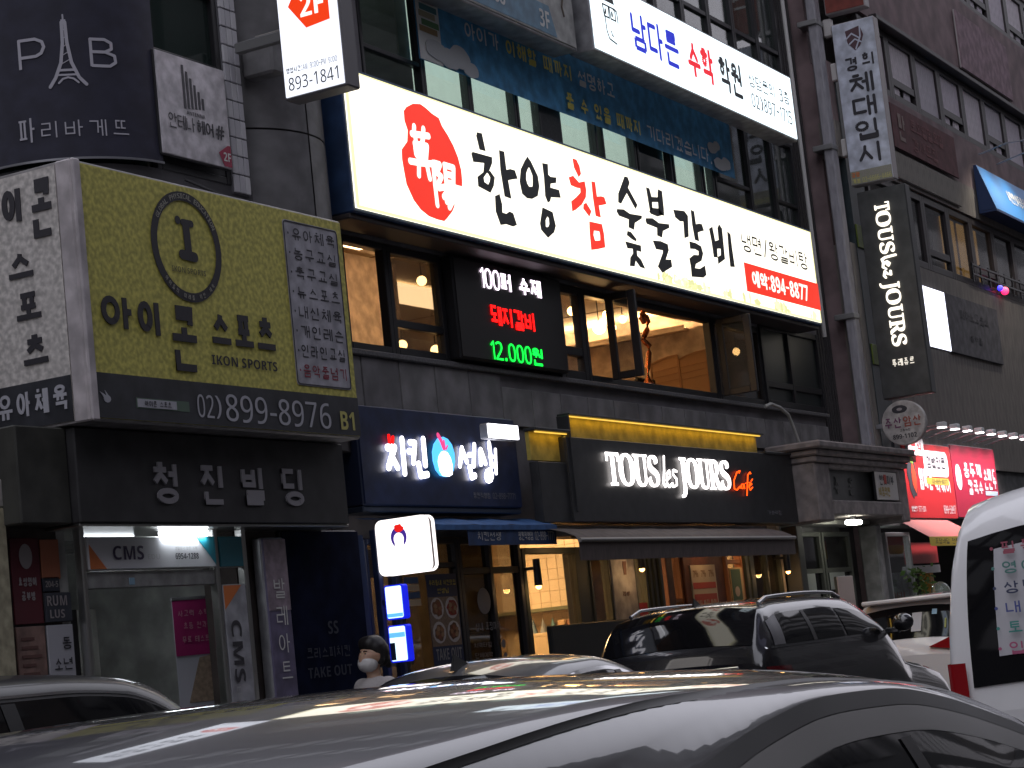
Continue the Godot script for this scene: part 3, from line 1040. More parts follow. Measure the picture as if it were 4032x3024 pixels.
func build_left_building() -> void:
	var t := thing("corner_building", "dark corner building with rounded front behind the yellow sports sign", "building", Vector3(12.2, .14, -3.5))
	off = t.position
	var wall := pm("charcoal_wall", c(.09, .088, .095), .8, 0, "grime", .4)
	var dark := pm("dark_frame")
	var green := glass("green_pane", Color(.13, .17, .16), .93, .08)
	# curved corner, upper floors
	for s in [[3.3, 5.36], [6.9, 7.2], [8.4, 9.6], [10.9, 19]]:
		var b := MB.new()
		arc_wall(b, 12.15, -.59, .84, PI / 2, PI, s[0], s[1])
		part(t, "curved_wall", b, wall)
	for s in [[5.36, 6.9], [7.2, 8.4], [9.6, 10.9]]:
		var b := MB.new()
		arc_wall(b, 12.15, -.62, .84, PI / 2, PI, s[0], s[1])
		part(t, "curved_window", b, green)
	bx(t, "side_wall", wall, 11.31, .14, -8, 11.5, 19, -.6)
	bx(t, "back_wall", wall, 11.3, .14, -8.2, 14.3, 19, -8)
	bx(t, "roof", wall, 11.2, 19, -8.2, 14.4, 19.2, .2)
	bx(t, "floor_slab", wall, 11.5, 3.2, -8, 14.2, 3.4, -.1)
	bx(t, "side_wall", wall, 14.1, .14, -8, 14.28, 19, -.6)
	bx(t, "wall_band", wall, 12.15, 3.3, 0, 13.3, 5.36, .25)
	bx(t, "wall_band", wall, 12.15, 6.92, 0, 13.3, 7.2, .25)
	bx(t, "wall_band", wall, 12.15, 8.4, 0, 13.3, 9.6, .25)
	bx(t, "wall_band", wall, 12.15, 10.9, 0, 13.3, 19, .25)
	window(t, 12.1, 5.36, 13.02, 6.92, .23, dark, green, .06, [], [6.28, 5.45])
	window(t, 12.1, 7.2, 13.02, 8.4, .23, dark, green, .06)
	window(t, 12.1, 9.6, 13.02, 10.9, .23, dark, green, .06)
	# white tile strip
	bx(t, "tile_backing", pm("grout", c(.12, .12, .13), .9), 13.02, 5.3, 0, 13.25, 8.6, .265)
	var tile_m := [pm("tile_a", c(.50, .49, .52), .25), pm("tile_b", c(.44, .43, .46), .3), pm("tile_c", c(.56, .55, .57), .25)]
	var tile := MB.new()
	tile.box(0, 0, 0, .066, .142, .02, .005)
	var tmesh := tile.mesh()
	for r in 22:
		for k in 3:
			var o := put(t, "tile", tmesh, tile_m[(r * 5 + k * 7) % 3])
			o.position += Vector3(13.03 + k * .073, 5.31 + r * .15, .262 + .002 * ((r + k) % 2))
	# ground floor: recessed entrance and its posts
	bx(t, "entrance_wall", pm("entrance_grey", c(.4, .4, .38), .85, 0, "grime", .5), 10.3, .14, -1.4, 13.3, 3.2, -1.25)
	bx(t, "entrance_wall", pm("entrance_grey"), 12.50, .14, -1.25, 12.58, 2.64, .2)
	bx(t, "entrance_wall", pm("entrance_grey"), 10.38, .14, -1.25, 10.46, 2.64, .5)
	bx(t, "entrance_ceiling", pm("entrance_ceiling", c(.5, .5, .5), .7, 0, "grime", .8), 10.3, 2.66, -1.25, 13.3, 2.72, .78)
	bx(t, "ground_wall", pm("ground_brown", c(.07, .055, .05), .8, 0, "grime", .6), 12.30, .14, .2, 13.36, 2.64, .5)
	bx(t, "ground_wall", pm("ground_brown"), 9.86, .14, .1, 10.38, 2.64, .5)
	var steel := pm("brushed_steel", c(.55, .55, .53), .28, 1.0)
	for x in [10.5, 11.93, 12.27]:
		bx(t, "steel_post", steel, x, .14, .53, x + .045, 2.64, .60, .008)
	bx(t, "door_header", pm("header_panel", c(.34, .34, .33), .45, 0, "grime", 1), 10.545, 2.235, .5, 11.93, 2.34, .58, .004)
	bx(t, "dark_door", pm("door_black", c(.012, .012, .013), .3), 10.62, 1.2, -.2, 10.7, 2.12, .35)
	bx(t, "stair_wall", pm("stair_grey", c(.5, .49, .46), .9, 0, "grime", .4), 10.9, .14, -1.2, 12.5, 2.2, -1.0)
	off = Vector3.ZERO
	# canopy band that carries the building name
	var cn := thing("entrance_canopy", "dark entrance canopy carrying four grey syllables of the building name", "canopy", Vector3(10.3, 2.64, .8))
	bx(cn, "fascia", pm("canopy_dark", c(.035, .034, .036), .6, .1, "grime", .6), -.02, 0, -.9, 3.1, .62, 0, .01)
	bx(cn, "side_fascia", pm("canopy_olive", c(.05, .05, .042), .7, 0, "grime", .7), -.5, .0, -1.4, -.025, .62, -.06, .01)
	bx(cn, "edge_trim", pm("brushed_steel"), -.02, -.02, -.85, 3.1, -.002, -.01, .004)
	var gl := pm("letter_grey", c(.30, .29, .31), .5, .2)
	for s in [["청", .74], ["진", 1.26], ["빌", 1.74], ["딩", 2.24]]:
		var b := MB.new()
		letter_into(b, s[0], s[1], .13, s[1] + .28, .42, .012, .13, .012, false, "sans")
		part(cn, "letter", b, gl)
	# stair tower of grey panels between the buildings
	var tw := thing("stair_tower", "round grey panelled stair tower between the corner building and the restaurant", "tower", Vector3(14.0, .14, -.45))
	off = tw.position
	var zinc := [pm("zinc_a", c(.27, .265, .27), .6, .1, "grime", .6), pm("zinc_b", c(.24, .236, .242), .6, .1, "grime", .6)]
	for r in 12:
		for k in 4:
			var b := MB.new()
			var a0 := PI * k / 4
			arc_wall(b, 14.0, -.45, .82, a0 + .012, a0 + PI / 4 - .012, 3.4 + r * 1.26 + .006, 4.65 + r * 1.26, 6)
			part(tw, "tower_panel", b, zinc[(r + k) % 2])
	var core := MB.new()
	core.lathe(Vector3(14.0, 3.3, -.45), [[.0, 0], [.80, 0], [.80, 15.4], [0, 15.4]], 24)
	part(tw, "tower_core", core, pm("core_dark"))
	bx(tw, "vent_block", zinc[0], 13.38, 6.3, .2, 13.55, 6.62, .5, .02)
	bx(tw, "vent_block", pm("vent_pale", c(.3, .28, .26), .7), 13.52, 6.52, .25, 13.6, 6.68, .52, .01)
	off = Vector3.ZERO
	# neighbour at the far left
	var nb := thing("plaster_building", "rough pale yellow plaster building at the mouth of the alley", "building", Vector3(8.0, .14, -2))
	off = nb.position
	bx(nb, "wall", pm("pale_plaster", c(.45, .41, .28), .9, 0, "grime", 1.6), 5.2, .14, -6, 9.82, 2.76, .6, .01)
	bx(nb, "upper_wall", wall, 5.2, 2.76, -6, 9.5, 5.0, .3)
	off = Vector3.ZERO
	var ws := thing("white_sign_box", "blank white sign box end sticking out above the pale plaster wall", "sign", Vector3(9.0, 2.76, .6))
	bx(ws, "box", pm("box_white", c(.6, .56, .52), .5, 0, "grime", 1), 0, 0, -.25, 1.08, .18, 0, .01)

# ------------------------------------------------------------------ the brown building on the right
func build_right_building() -> void:
	var t := thing("brown_building", "brown academy building with rows of pale curtained windows and banners", "building", Vector3(36, .14, -3.5))
	off = t.position
	var wall := pm("brown_wall", c(.25, .18, .185), .85, 0, "grime", .3)
	var stone := pm("stone_band", c(.21, .19, .17), .85, 0, "streak", .4)
	var dark := pm("frame_brown", c(.03, .024, .026), .5)
	bx(t, "wall_band", stone, 27.4, 3.6, .15, 46, 6.66, .4)
	bx(t, "wall_band", stone, 27.4, 7.9, .15, 46, 8.42, .4)
	bx(t, "wall_band", wall, 27.4, 8.42, .15, 46, 9.28, .39)
	bx(t, "wall_band", wall, 27.4, 10.4, .15, 46, 11.9, .4)
	bx(t, "wall_band", wall, 27.4, 13.0, .15, 46, 21, .4)
	bx(t, "ledge", dark, 29.6, 10.36, .16, 46, 10.44, .52, .01)
	bx(t, "side_wall", wall, 27.4, .14, -8, 27.6, 21, .15)
	bx(t, "back_wall", wall, 27.4, .14, -8.2, 46, 21, -8)
	bx(t, "roof", wall, 27.3, 21, -8.2, 46.2, 21.2, .5)
	bx(t, "inner_wall", pm("inner_plaster", c(.35, .34, .33), .9), 27.6, 3.4, -.9, 46, 15.4, -.8)
	# teal strip with green squares behind the vertical signs
	bx(t, "teal_panel", pm("teal_panel", c(.025, .04, .045), .5, 0, "grime", .8), 27.62, 3.7, .16, 28.3, 9.2, .41)
	for y in [[4.95, 5.24], [6.62, 6.95]]:
		bx(t, "green_panel", pm("lime_panel", c(.16, .22, .03), .6, 0, "grime", 1.2), 27.66, y[0], .41, 28.26, y[1], .43, .004)
	# curtained windows
	var blind := [pm("blind_a", c(.62, .56, .62), .8, 0, "streak", 1.0), pm("blind_b", c(.68, .62, .66), .8, 0, "streak", 1.0), pm("blind_c", c(.56, .52, .57), .8, 0, "streak", 1.0)]
	for row in [[9.28, 10.36], [11.9, 13.0]]:
		for k in 12:
			var a: float = 29.1 + k * 1.318
			var v0: float = row[0]
			var v1: float = row[1]
			var split := k % 2 == 1
			var f := window(t, a, v0, a + 1.318, v1, .34, dark, null, .12, [], [v0 + .32] if split else [])
			bx(f, "window_blind", blind[k % 3], a + .09, v0 + (.36 if split else .1), .31, a + 1.23, v1 - .1, .33)
			if split:
				for j in 2:
					bx(f, "transom_blind", blind[(k + j) % 3], a + .2 + j * .52, v0 + .06, .31, a + .5 + j * .52, v0 + .28, .33)
	# first upper floor: some windows lit
	var amber := glow("amber_window", c(.9, .5, .14), .42, c(.5, .35, .15), "streak", 1.2)
	for k in 12:
		var a := 28.6 + k * 1.3
		var f := window(t, a, 6.68, a + 1.3, 7.88, .34, dark, glass("office_pane", Color(.12, .12, .12), .35), .11, [], [7.0] if k % 2 == 0 else [])
		if k in [3, 4]:
			bx(f, "window_curtain", amber, a + .45 if k == 3 else a + .1, 6.72, .1, a + 1.2, 7.84, .12)
			bx(f, "window_curtain", pm("curtain_brown", c(.16, .12, .08), .9, 0, "streak", 2), a + .08, 6.72, .05, a + 1.22, 7.84, .07)
		elif k > 4:
			bx(f, "window_curtain", pm("curtain_brown"), a + .08, 7.0, .05, a + 1.22, 7.84, .07)
	# ground floor
	bx(t, "ground_wall", pm("ground_grey", c(.13, .13, .125), .8, 0, "grime", .6), 33.2, .14, -.1, 46, 3.6, .35)
	bx(t, "ground_lintel", pm("ground_grey"), 27.4, 2.7, .0, 33.2, 3.6, .35)
	bx(t, "shop_back_wall", pm("shop_white", c(.3, .31, .3), .8), 27.6, .14, -2.6, 33.2, 2.7, -2.5)
	off = Vector3.ZERO

# ------------------------------------------------------------------ buildings behind the camera, seen in the cars' windows and paint
func build_far_side() -> void:
	var far := [[-30.0, 16.0, 19.5, c(.09, .08, .08)], [-13.5, 14.0, 23.0, c(.12, .11, .10)], [1.0, 17.0, 18.0, c(.08, .08, .09)], [18.5, 13.0, 21.0, c(.10, .08, .07)], [32.0, 18.0, 18.5, c(.09, .09, .09)], [50.5, 22.0, 24.0, c(.08, .08, .08)], [73.0, 20.0, 21.0, c(.10, .09, .085)], [93.5, 26.0, 27.0, c(.085, .085, .09)]]
	var names := ["dark block across the street with the widest front", "tallest dark block across the street", "low dark block straight behind the silver car", "brown block across the street facing the bakery", "grey block across the street facing the brown building", "tall charcoal block further along the opposite side", "brown block beyond the tall charcoal block", "largest block closing the opposite row"]
	for k in far.size():
		var f: Array = far[k]
		var t := thing("street_block", names[k], "building", Vector3(f[0], 0, 20.0))
		bx(t, "wall", pm("far_wall_%d" % k, f[3], .9, 0, "grime", .2), 0, 0, 0, f[1], f[2], 8)
		bx(t, "parapet", pm("far_wall_%d" % k), -.1, f[2], -.1, f[1] + .1, f[2] + .5, .2)
		for r in int((f[2] - 3.5) / 2.9):
			for i in int(f[1] / 2.4):
				bx(t, "window", pm("far_pane", c(.02, .022, .025), .1), .6 + i * 2.35, 3.8 + r * 2.9, -.05, 2.3 + i * 2.35, 5.4 + r * 2.9, .02)
	var near_row := [[47.0, 20.0, 24.0], [68.0, 24.0, 28.0], [93.0, 30.0, 26.0], [-10.5, 15.2, 17.0], [-36.0, 25.0, 21.0], [-66.0, 29.0, 24.0]]
	var near_names := ["block on the shop side just beyond the brown building", "tall block further along the shop side", "last block visible down the shop side", "shuttered block on the shop side left of the plaster building", "long block further left on the shop side", "last block on the shop side, far behind the silver car"]
	for k in near_row.size():
		var f: Array = near_row[k]
		var t := thing("street_block", near_names[k], "building", Vector3(f[0], 0, -8.6))
		bx(t, "wall", pm("far_wall_%d" % k), 0, 0, 0, f[1], f[2], 8)
		bx(t, "parapet", pm("far_wall_%d" % k), -.1, f[2], 7.8, f[1] + .1, f[2] + .5, 8.1)
		for r in int((f[2] - 3.5) / 2.9):
			for i in int(f[1] / 2.4):
				bx(t, "window", pm("far_pane"), .6 + i * 2.35, 3.8 + r * 2.9, 7.98, 2.3 + i * 2.35, 5.4 + r * 2.9, 8.05)
# ------------------------------------------------------------------ signs of the restaurant building
func blob(cx: float, cy: float, rx: float, ry: float, seed_: int, n := 16, rough := .3) -> PackedVector2Array:
	var rng := RandomNumberGenerator.new()
	rng.seed = seed_
	var out := PackedVector2Array()
	for k in n:
		var a := TAU * k / n
		var r := 1.0 + rng.randf_range(-rough, rough)
		out.append(Vector2(cx + rx * r * cos(a), cy + ry * r * sin(a)))
	return out

func build_restaurant_signs() -> void:
	var ink := pm("sign_ink", c(.035, .04, .042), .5)
	var alu := pm("sign_aluminium", c(.42, .42, .44), .4, .6, "grime", .8)
	var white_face := glow("big_sign_light", Color(1.0, .975, .90), 1.75, c(.8, .78, .7))
	var red_face := glow("red_vinyl_light", Color(.97, .20, .13), .95, c(.6, .06, .03))
	# the long white lightbox
	var t := board("restaurant_sign", "long glowing white lightbox sign with red oval seal and black brush syllables", "sign", Vector3(14.55, 5.34, .4), 11.28, 1.29, .38, white_face, pm("blue_cabinet", c(.03, .07, .17), .5, 0, "grime", .7), 0, .035)
	var falloff := glow("edge_falloff_light", Color(.97, .95, .70), 1.2, c(.6, .55, .4))  # dimmer yellow rim paints the box light falling off towards its edges
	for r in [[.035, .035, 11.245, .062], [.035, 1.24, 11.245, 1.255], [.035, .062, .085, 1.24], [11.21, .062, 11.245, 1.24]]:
		rect(t, "falloff_edge", falloff, r[0], r[1], r[2], r[3], .003)
	var stain := [glow("stain_light", Color(.95, .95, .68), .92, c(.4, .4, .25)), glow("stain_pale_light", Color(1.0, .99, .80), 1.0, c(.5, .5, .35))]
	var rng := RandomNumberGenerator.new()
	rng.seed = 5
	for k in 40:
		var x := rng.randf_range(5.4, 11.1)
		if k > 24:
			x = rng.randf_range(6.2, 7.6)
		var tall := rng.randf_range(.02, .07)
		flat(t, "dirt_stain", stain[k % 2], blob(x, .063 + tall * .8, rng.randf_range(.02, .11), tall, k + 40, 16, .3), .004 + .0007 * (k % 3))
	part(t, "seal", drawn(BIG.oval, .006, .003), red_face)
	part(t, "seal_script", drawn(BIG.seal, .009, .001, .062), glow("seal_white_light", Color(1, .96, .92), 1.5, c(.8, .78, .7)))
	for k in ["han", "yang", "cham", "sut", "bul", "gal", "bi"]:
		part(t, "letter", drawn(BIG[k], .008, .004), red_face if k == "cham" else ink)
	write(t, "냉면/왕갈비탕", 8.73, .70, 10.98, .94, .006, ink, .1)
	rect(t, "red_strip", red_face, 8.72, .20, 11.27, .56, .005)
	var wl := glow("strip_letter_light", Color(1, .95, .9), 1.5, c(.8, .78, .7))
	write(t, "예약:894-8877", 8.93, .28, 10.85, .49, .008, wl, .17, 0, false, true, .1, "bold")
	face_light(t, .04, .04, 11.24, 1.25, .05, Color(1, .97, .9), .55)
	bx(t, "bottom_rail", pm("rail_brown", c(.06, .05, .05), .6, .3), 0, -.05, -.36, 11.28, -.002, -.05, .01)

	# academy sign above
	t = board("academy_sign", "glowing bluish white academy lightbox with blue, red and black syllables", "sign", Vector3(19.28, 7.69, .6), 5.95, .88, .3, glow("academy_sign_light", Color(.90, .97, 1.0), 1.6, c(.75, .78, .8)), alu, 0, .03)
	var blue := glow("blue_vinyl_light", Color(.02, .10, .80), .8, c(.01, .04, .4))
	var red2 := glow("crimson_vinyl_light", Color(.93, .03, .12), .9, c(.5, .01, .03))
	write(t, "남다른", .99, .22, 2.25, .66, .006, blue, .13, 0, true, true, .12)
	write(t, "수학", 2.50, .22, 3.26, .66, .006, red2, .15, 0, true, true, .08)
	write(t, "학원", 3.44, .22, 4.16, .66, .006, ink, .13, 0, true, true, .08)
	write(t, "상담문의 3층", 4.39, .45, 5.77, .62, .006, ink, .09)
	write(t, "02)897-1715", 4.41, .19, 5.79, .37, .006, ink, .1)
	# line drawing of a face with a cap and glasses
	var b := MB.new()
	b.line(pairs([330, 480, 345, 280, 390, 200, 560, 175]), .018, .006, .004, true)
	b.line(pairs([560, 560, 640, 560, 655, 480, 650, 430]), .018, .006, .004, true)
	b.line(pairs([455, 300, 470, 250, 500, 250]), .014, .006, .004, true)
	for x in [.30, .46]:
		b.line(PackedVector2Array([Vector2(x, .57), Vector2(x + .14, .57), Vector2(x + .14, .44), Vector2(x + .02, .44), Vector2(x, .57)]), .018, .006, .004)
		b.poly(disc(x + .06, .50, .02, .035, 12), .006, .004)
	b.poly(PackedVector2Array([Vector2(.27, .62), Vector2(.60, .62), Vector2(.56, .75), Vector2(.44, .82), Vector2(.32, .76)]), .006, .004)
	part(t, "face_drawing", b, ink)
	face_light(t, .03, .03, 5.92, .85, .05, Color(.9, .96, 1), .5)

	# unlit third floor sign at the upper edge
	t = board("third_floor_sign", "unlit pale sign with a blue band reading 3F", "sign", Vector3(15.9, 7.66, .48), 3.22, .95, .3, pm("dull_white", c(.42, .42, .40), .5, 0, "grime", .9), alu, 0, .03)
	flat(t, "blue_band", pm("dull_blue", c(.10, .24, .36), .5, 0, "grime", .9), PackedVector2Array([Vector2(.05, .05), Vector2(2.75, .05), Vector2(2.62, .36), Vector2(.05, .36)]), .004)
	latin(t, "3F", 2.38, .1, 2.60, .29, .008, pm("print_white", c(.62, .62, .6), .6), 0, "bold")
	latin(t, "068", 1.3, .14, 1.66, .33, .008, pm("print_white"), 0, "bold")
	write(t, "문의 897", .3, .14, 1.2, .33, .008, pm("print_white"), .14)
	b = MB.new()
	b.line(pairs([2980, 900, 2990, 600, 2930, 420, 2960, 330]), .025, .007, .004, true)
	part(t, "rust_streak", b, pm("rust", c(.12, .09, .07), .9))

	# blue slogan banner
	t = thing("slogan_banner", "long blue slogan banner with clouds stretched under the academy sign", "banner", Vector3(16.5, 7.15, .06))
	var g := []
	for i in 60:
		var row := []
		for j in 5:
			var x2 := 7.72 * i / 59.0
			row.append(Vector3(x2, .72 * j / 4.0, .008 * sin(x2 * 2.1) * (.4 + .6 * sin(j * 1.1))))
		g.append(row)
	b = MB.new()
	b.sheet(g)
	part(t, "cloth", b, pm("banner_blue", c(.09, .36, .66), .7, 0, "grime", .8))
	var pw := pm("banner_white", c(.68, .69, .68), .7)
	var py := pm("banner_yellow", c(.68, .62, .14), .7)
	rect(t, "white_end", pw, 0, 0, .42, .72, .018)
	for s in [["red", .05, .58, .33, c(.4, .12, .12)], ["teal", .06, .50, .38, c(.08, .2, .22)], ["sand", .04, .43, .34, c(.4, .36, .25)], ["leaf", .08, .35, .40, c(.12, .25, .12)], ["clay", .03, .28, .36, c(.35, .24, .12)]]:
		rect(t, "printed_book", pm("book_" + s[0], s[4], .7), s[1], s[2], s[3], s[2] + .06, .022)
	for s in [[.55, .1, .22, .1], [.75, .16, .2, .12], [.95, .07, .16, .08], [.3, .14, .2, .1], [7.0, .28, .14, .07], [7.15, .33, .1, .06], [7.2, .1, .2, .08], [7.4, .14, .14, .08]]:
		flat(t, "cloud_print", pm("cloud_print", c(.5, .52, .54), .7), blob(s[0], s[1], s[2], s[3], int(s[0] * 100), 18, .08), .024 + s[2] * .01)
	write(t, "아이가", .90, .38, 1.59, .57, .03, pw, .12)
	write(t, "이해할 때까지", 1.74, .38, 3.22, .57, .03, py, .14)
	write(t, "설명하고", 3.36, .38, 4.27, .57, .03, pw, .12)
	write(t, "풀 수 있을 때까지", 3.0, .06, 4.88, .25, .03, py, .14)
	write(t, "기다리겠습니다.", 5.05, .06, 6.94, .25, .03, pw, .11)

	# price display between the windows
	t = board("price_display", "black LED display with white, red and green price text", "display", Vector3(16.62, 4.28, .12), 2.2, .98, .14, pm("led_black", c(.012, .011, .012), .35), pm("dark_frame"), 0, .02)
	write(t, "100퍼 수제", .50, .72, 1.74, .92, .008, glow("led_white", Color(1, .92, 1), 3.2), .15, .004, true, false, .08)
	write(t, "돼지갈비", .63, .36, 1.54, .57, .008, glow("led_red", Color(1, .05, .04), 2.6, c(.3, .02, .02)), .13, .004, true, false, .06)
	write(t, "12,000원", .56, .03, 1.63, .21, .008, glow("led_green", Color(.03, 1, .25), 2.4, c(.02, .3, .05)), .13, .004, true, false, .1)
	face_light(t, .4, .05, 1.8, .95, .06, Color(.9, .75, .8), .08)

	# vertical sign standing out beside the stair tower
	t = board("hair_shop_sign", "lit white vertical sign with orange 2F pentagon beside the stair tower", "sign", Vector3(13.0, 5.91, .83), .58, 3.3, .2, glow("hair_sign_light", Color(.93, .95, 1.0), 1.15, c(.7, .7, .72)), pm("grey_cabinet", c(.16, .155, .165), .5, .3), -PI / 2, .02)
	var orange := glow("pentagon_light", Color(.95, .20, .05), .85, c(.6, .08, .01))
	flat(t, "pentagon", orange, PackedVector2Array([Vector2(.12, .72), Vector2(.27, .52), Vector2(.49, .54), Vector2(.49, .86), Vector2(.24, .90)]), .006)
	latin(t, "2F", .23, .61, .45, .78, .01, glow("hair_letter_light", Color(1, .95, .92), 1.2), 0, "bold")
	write(t, "영업시간:AM 9:00-PM 9:00", .05, .20, .52, .245, .006, ink, .1)
	latin(t, "893-1841", .06, .06, .52, .165, .006, ink, 0, "sans")
	write_down(t, "안테나헤어", .18, 1.1, .44, 2.9, .006, ink, .12, 0, .25)
	for y in [.5, 2.6]:
		bx(t, "bracket", pm("bracket_grey"), -.46, y, -.13, 0, y + .08, -.06, .005)
	face_light(t, .03, .03, .55, 3.25, .05, Color(.93, .95, 1), .4)

# ------------------------------------------------------------------ signs of the corner building
# moves a flat piece (x along the wall, y up, z out) onto the round corner
func bend(b: MB, r: float) -> MB:
	var o := MB.new()
	for k in b.v.size():
		var p := b.v[k]
		var a := PI - p.x / r
		o.v.append(Vector3((r + p.z) * cos(a), p.y, (r + p.z) * sin(a)))
		var m := b.n[k]
		var tx := Vector3(sin(a), 0, -cos(a))
		var tz := Vector3(cos(a), 0, sin(a))
		o.n.append((tx * m.x + Vector3(0, m.y, 0) + tz * m.z).normalized())
	return o

func build_left_signs() -> void:
	var ink := pm("dark_print", c(.03, .028, .035), .6)
	var alu := pm("sign_aluminium")
	# navy bakery banner on the curve
	var t := thing("bakery_banner", "curved navy banner with thin white tower logo between P and B", "banner", Vector3(12.15, 5.39, -.57))
	var b := MB.new()
	for k in 40:
		var x0 := -.5 + 1.84 * k / 40.0
		var x1 := -.5 + 1.84 * (k + 1) / 40.0
		b.face4(Vector3(x0, 0, 0), Vector3(x1, 0, 0), Vector3(x1, 3.2, 0), Vector3(x0, 3.2, 0))
	part(t, "cloth", bend(b, .88), pm("navy_cloth", c(.028, .028, .05), .75, 0, "grime", .9))
	var thread := pm("thread_white", c(.42, .41, .46), .7)
	b = MB.new()
	b.line(pairs([280, 690, 280, 912]), .022, .006, .004)
	b.line(pairs([280, 905, 400, 905, 450, 880, 462, 840, 440, 795, 400, 775, 290, 775]), .022, .006, .004, true)
	part(t, "letter", bend(b, .88), thread)
	b = MB.new()
	b.line(pairs([795, 680, 795, 890]), .022, .006, .004)
	b.line(pairs([795, 885, 900, 885, 950, 860, 950, 815, 900, 790, 800, 790]), .022, .006, .004, true)
	b.line(pairs([900, 790, 970, 765, 975, 715, 930, 685, 800, 685]), .022, .006, .004, true)
	part(t, "letter", bend(b, .88), thread)
	b = MB.new()
	b.line(pairs([612, 1070, 612, 1010]), .012, .006, .004, true)
	b.line(pairs([600, 1015, 597, 860, 575, 710, 530, 600, 487, 535]), .024, .006, .004, true)
	b.line(pairs([624, 1015, 628, 860, 650, 710, 695, 600, 745, 545]), .024, .006, .004, true)
	b.line(pairs([595, 1020, 630, 1020]), .03, .006, .004)
	b.line(pairs([560, 655, 665, 655]), .018, .006, .004)
	b.line(pairs([548, 620, 678, 620]), .014, .006, .004)
	b.line(pairs([550, 560, 580, 590, 617, 600, 655, 590, 690, 560]), .014, .006, .004, true)
	for y in [700, 760, 820, 880, 940]:
		b.line(pairs([600 - int((1000 - y) * .08), y, 626 + int((1000 - y) * .08), y + 40]), .006, .006, .005)
	part(t, "tower_logo", bend(b, .88), thread)
	var names := "파리바게뜨"
	for k in 5:
		b = MB.new()
		letter_into(b, names[k], .225 + k * .171, .135 + (.02 if k else .0), .355 + k * .171, .285 + (.045 if k == 0 else .0), .006, .075, .002, false, "sans")
		part(t, "letter", bend(b, .88), thread)
	b = MB.new()
	for k in 30:
		b.box(-.5 + k * .0613, -.012, 0, -.5 + (k + 1) * .0613, .004, .012)
	part(t, "hem_rail", bend(b, .88), pm("rail_grey", c(.25, .25, .27), .4, .5))

	# white hair shop poster in the window
	t = board("hair_poster", "white hair shop poster with five black bars in a window beside the navy banner", "poster", Vector3(12.07, 5.45, .34), .87, .81, .05, pm("poster_white", c(.58, .55, .58), .6, 0, "grime", 1.2), pm("dark_frame"), 0, .01)
	for k in 6:
		rect(t, "bar", ink, .31 + k * .045, .40 + k * .005, .335 + k * .045, .74 - k * .045, .005)
	latin(t, "ANTENNA", .33, .355, .56, .385, .005, ink, 0, "bold")
	write(t, "안테나", .10, .22, .42, .34, .005, ink, .08, 0, false, false, .05)
	write(t, "헤어", .44, .22, .66, .34, .005, ink, .12, 0, false, false, .05)
	latin(t, "#", .68, .22, .79, .335, .005, ink, 0, "bold")
	flat(t, "pentagon", pm("dull_crimson", c(.32, .02, .06), .6), PackedVector2Array([Vector2(.70, .12), Vector2(.76, .02), Vector2(.855, .02), Vector2(.855, .19), Vector2(.82, .19)]), .005)
	latin(t, "2F", .75, .06, .845, .13, .008, pm("print_white"), 0, "bold")

	# the big yellow corner sign
	var yellow := pm("sign_yellow", c(.68, .62, .14), .6, 0, "grain", .6)
	t = board("sports_sign", "large unlit yellow corner sign of a sports school with black ring emblem", "sign", Vector3(10.26, 3.27, 1.0), 3.12, 1.71, .72, yellow, pm("sign_frame_grey", c(.4, .38, .38), .5, .3, "grime", .9), 0, .02)
	rect(t, "dark_band", pm("band_dark", c(.04, .042, .05), .5, 0, "grime", .8), .02, .02, 3.10, .315, .005)
	for s in [["아", .14, .60, .46, .85], ["이", .51, .58, .76, .85], ["콘", .84, .38, 1.15, .85]]:
		b = MB.new()
		letter_into(b, s[0], s[1], s[2], s[3], s[4], .012, .17 if s[0] != "콘" else .11, .008, false, "sans")
		part(t, "letter", b, ink)
	write(t, "스포츠", 1.29, .57, 2.08, .84, .012, ink, .165, .008, true, false, .06)
	latin(t, "IKON SPORTS", 1.28, .45, 2.06, .52, .008, ink, 0, "bold")
	var cx := 1.11
	var cy := 1.26
	b = MB.new()
	b.ring(disc(cx, cy, .39, .39, 40), disc(cx, cy, .325, .325, 40), .008, .005)
	part(t, "emblem_ring", b, ink)
	for s in [["GLOBAL PHYSICAL EDUCATION", 2.6, .5], ["아이들의 미래를 위한 체육", 3.9, 5.5]]:
		b = MB.new()
		var n: int = s[0].length()
		for k in n:
			var a: float = lerpf(s[1], s[2], k / (n - 1.0))
			var d := MB.new()
			letter_into(d, s[0][k], -.014, -.018, .014, .018, .012, .12, 0, false, "bold")
			var up: float = a - PI / 2 if s[1] < 3 else a + PI / 2
			for q in d.v.size():
				var p := d.v[q]
				b.v.append(Vector3(cx + .357 * cos(a) + p.x * cos(up) - p.y * sin(up), cy + .357 * sin(a) + p.x * sin(up) + p.y * cos(up), p.z))
				b.n.append(Vector3(0, 0, 1))
		part(t, "emblem_text", b, pm("emblem_grey", c(.3, .29, .25), .6))
	b = MB.new()
	b.line(pairs([1085, 1430, 1180, 1430]), .05, .008, .005, true)
	b.line(pairs([1115, 1430, 1125, 1210]), .075, .008, .005)
	b.line(pairs([1050, 1200, 1190, 1195]), .07, .008, .005, true)
	b.poly(disc(1.03, 1.44, .03, .03, 14), .008, .005)
	part(t, "emblem_mark", b, ink)
	latin(t, "IKON SPORTS", .92, 1.07, 1.30, 1.11, .008, pm("emblem_grey_dark", c(.16, .15, .06), .6), 0, "bold")
	flat(t, "list_panel", pm("list_white", c(.46, .45, .50), .6, 0, "grime", .9), rounded(2.30, .37, 3.03, 1.62, .03), .006)
	b = MB.new()
	var rp := rounded(2.31, .38, 3.02, 1.61, .03)
	rp.append(rp[0])
	b.line(rp, .008, .009, .006)
	part(t, "list_border", b, ink)
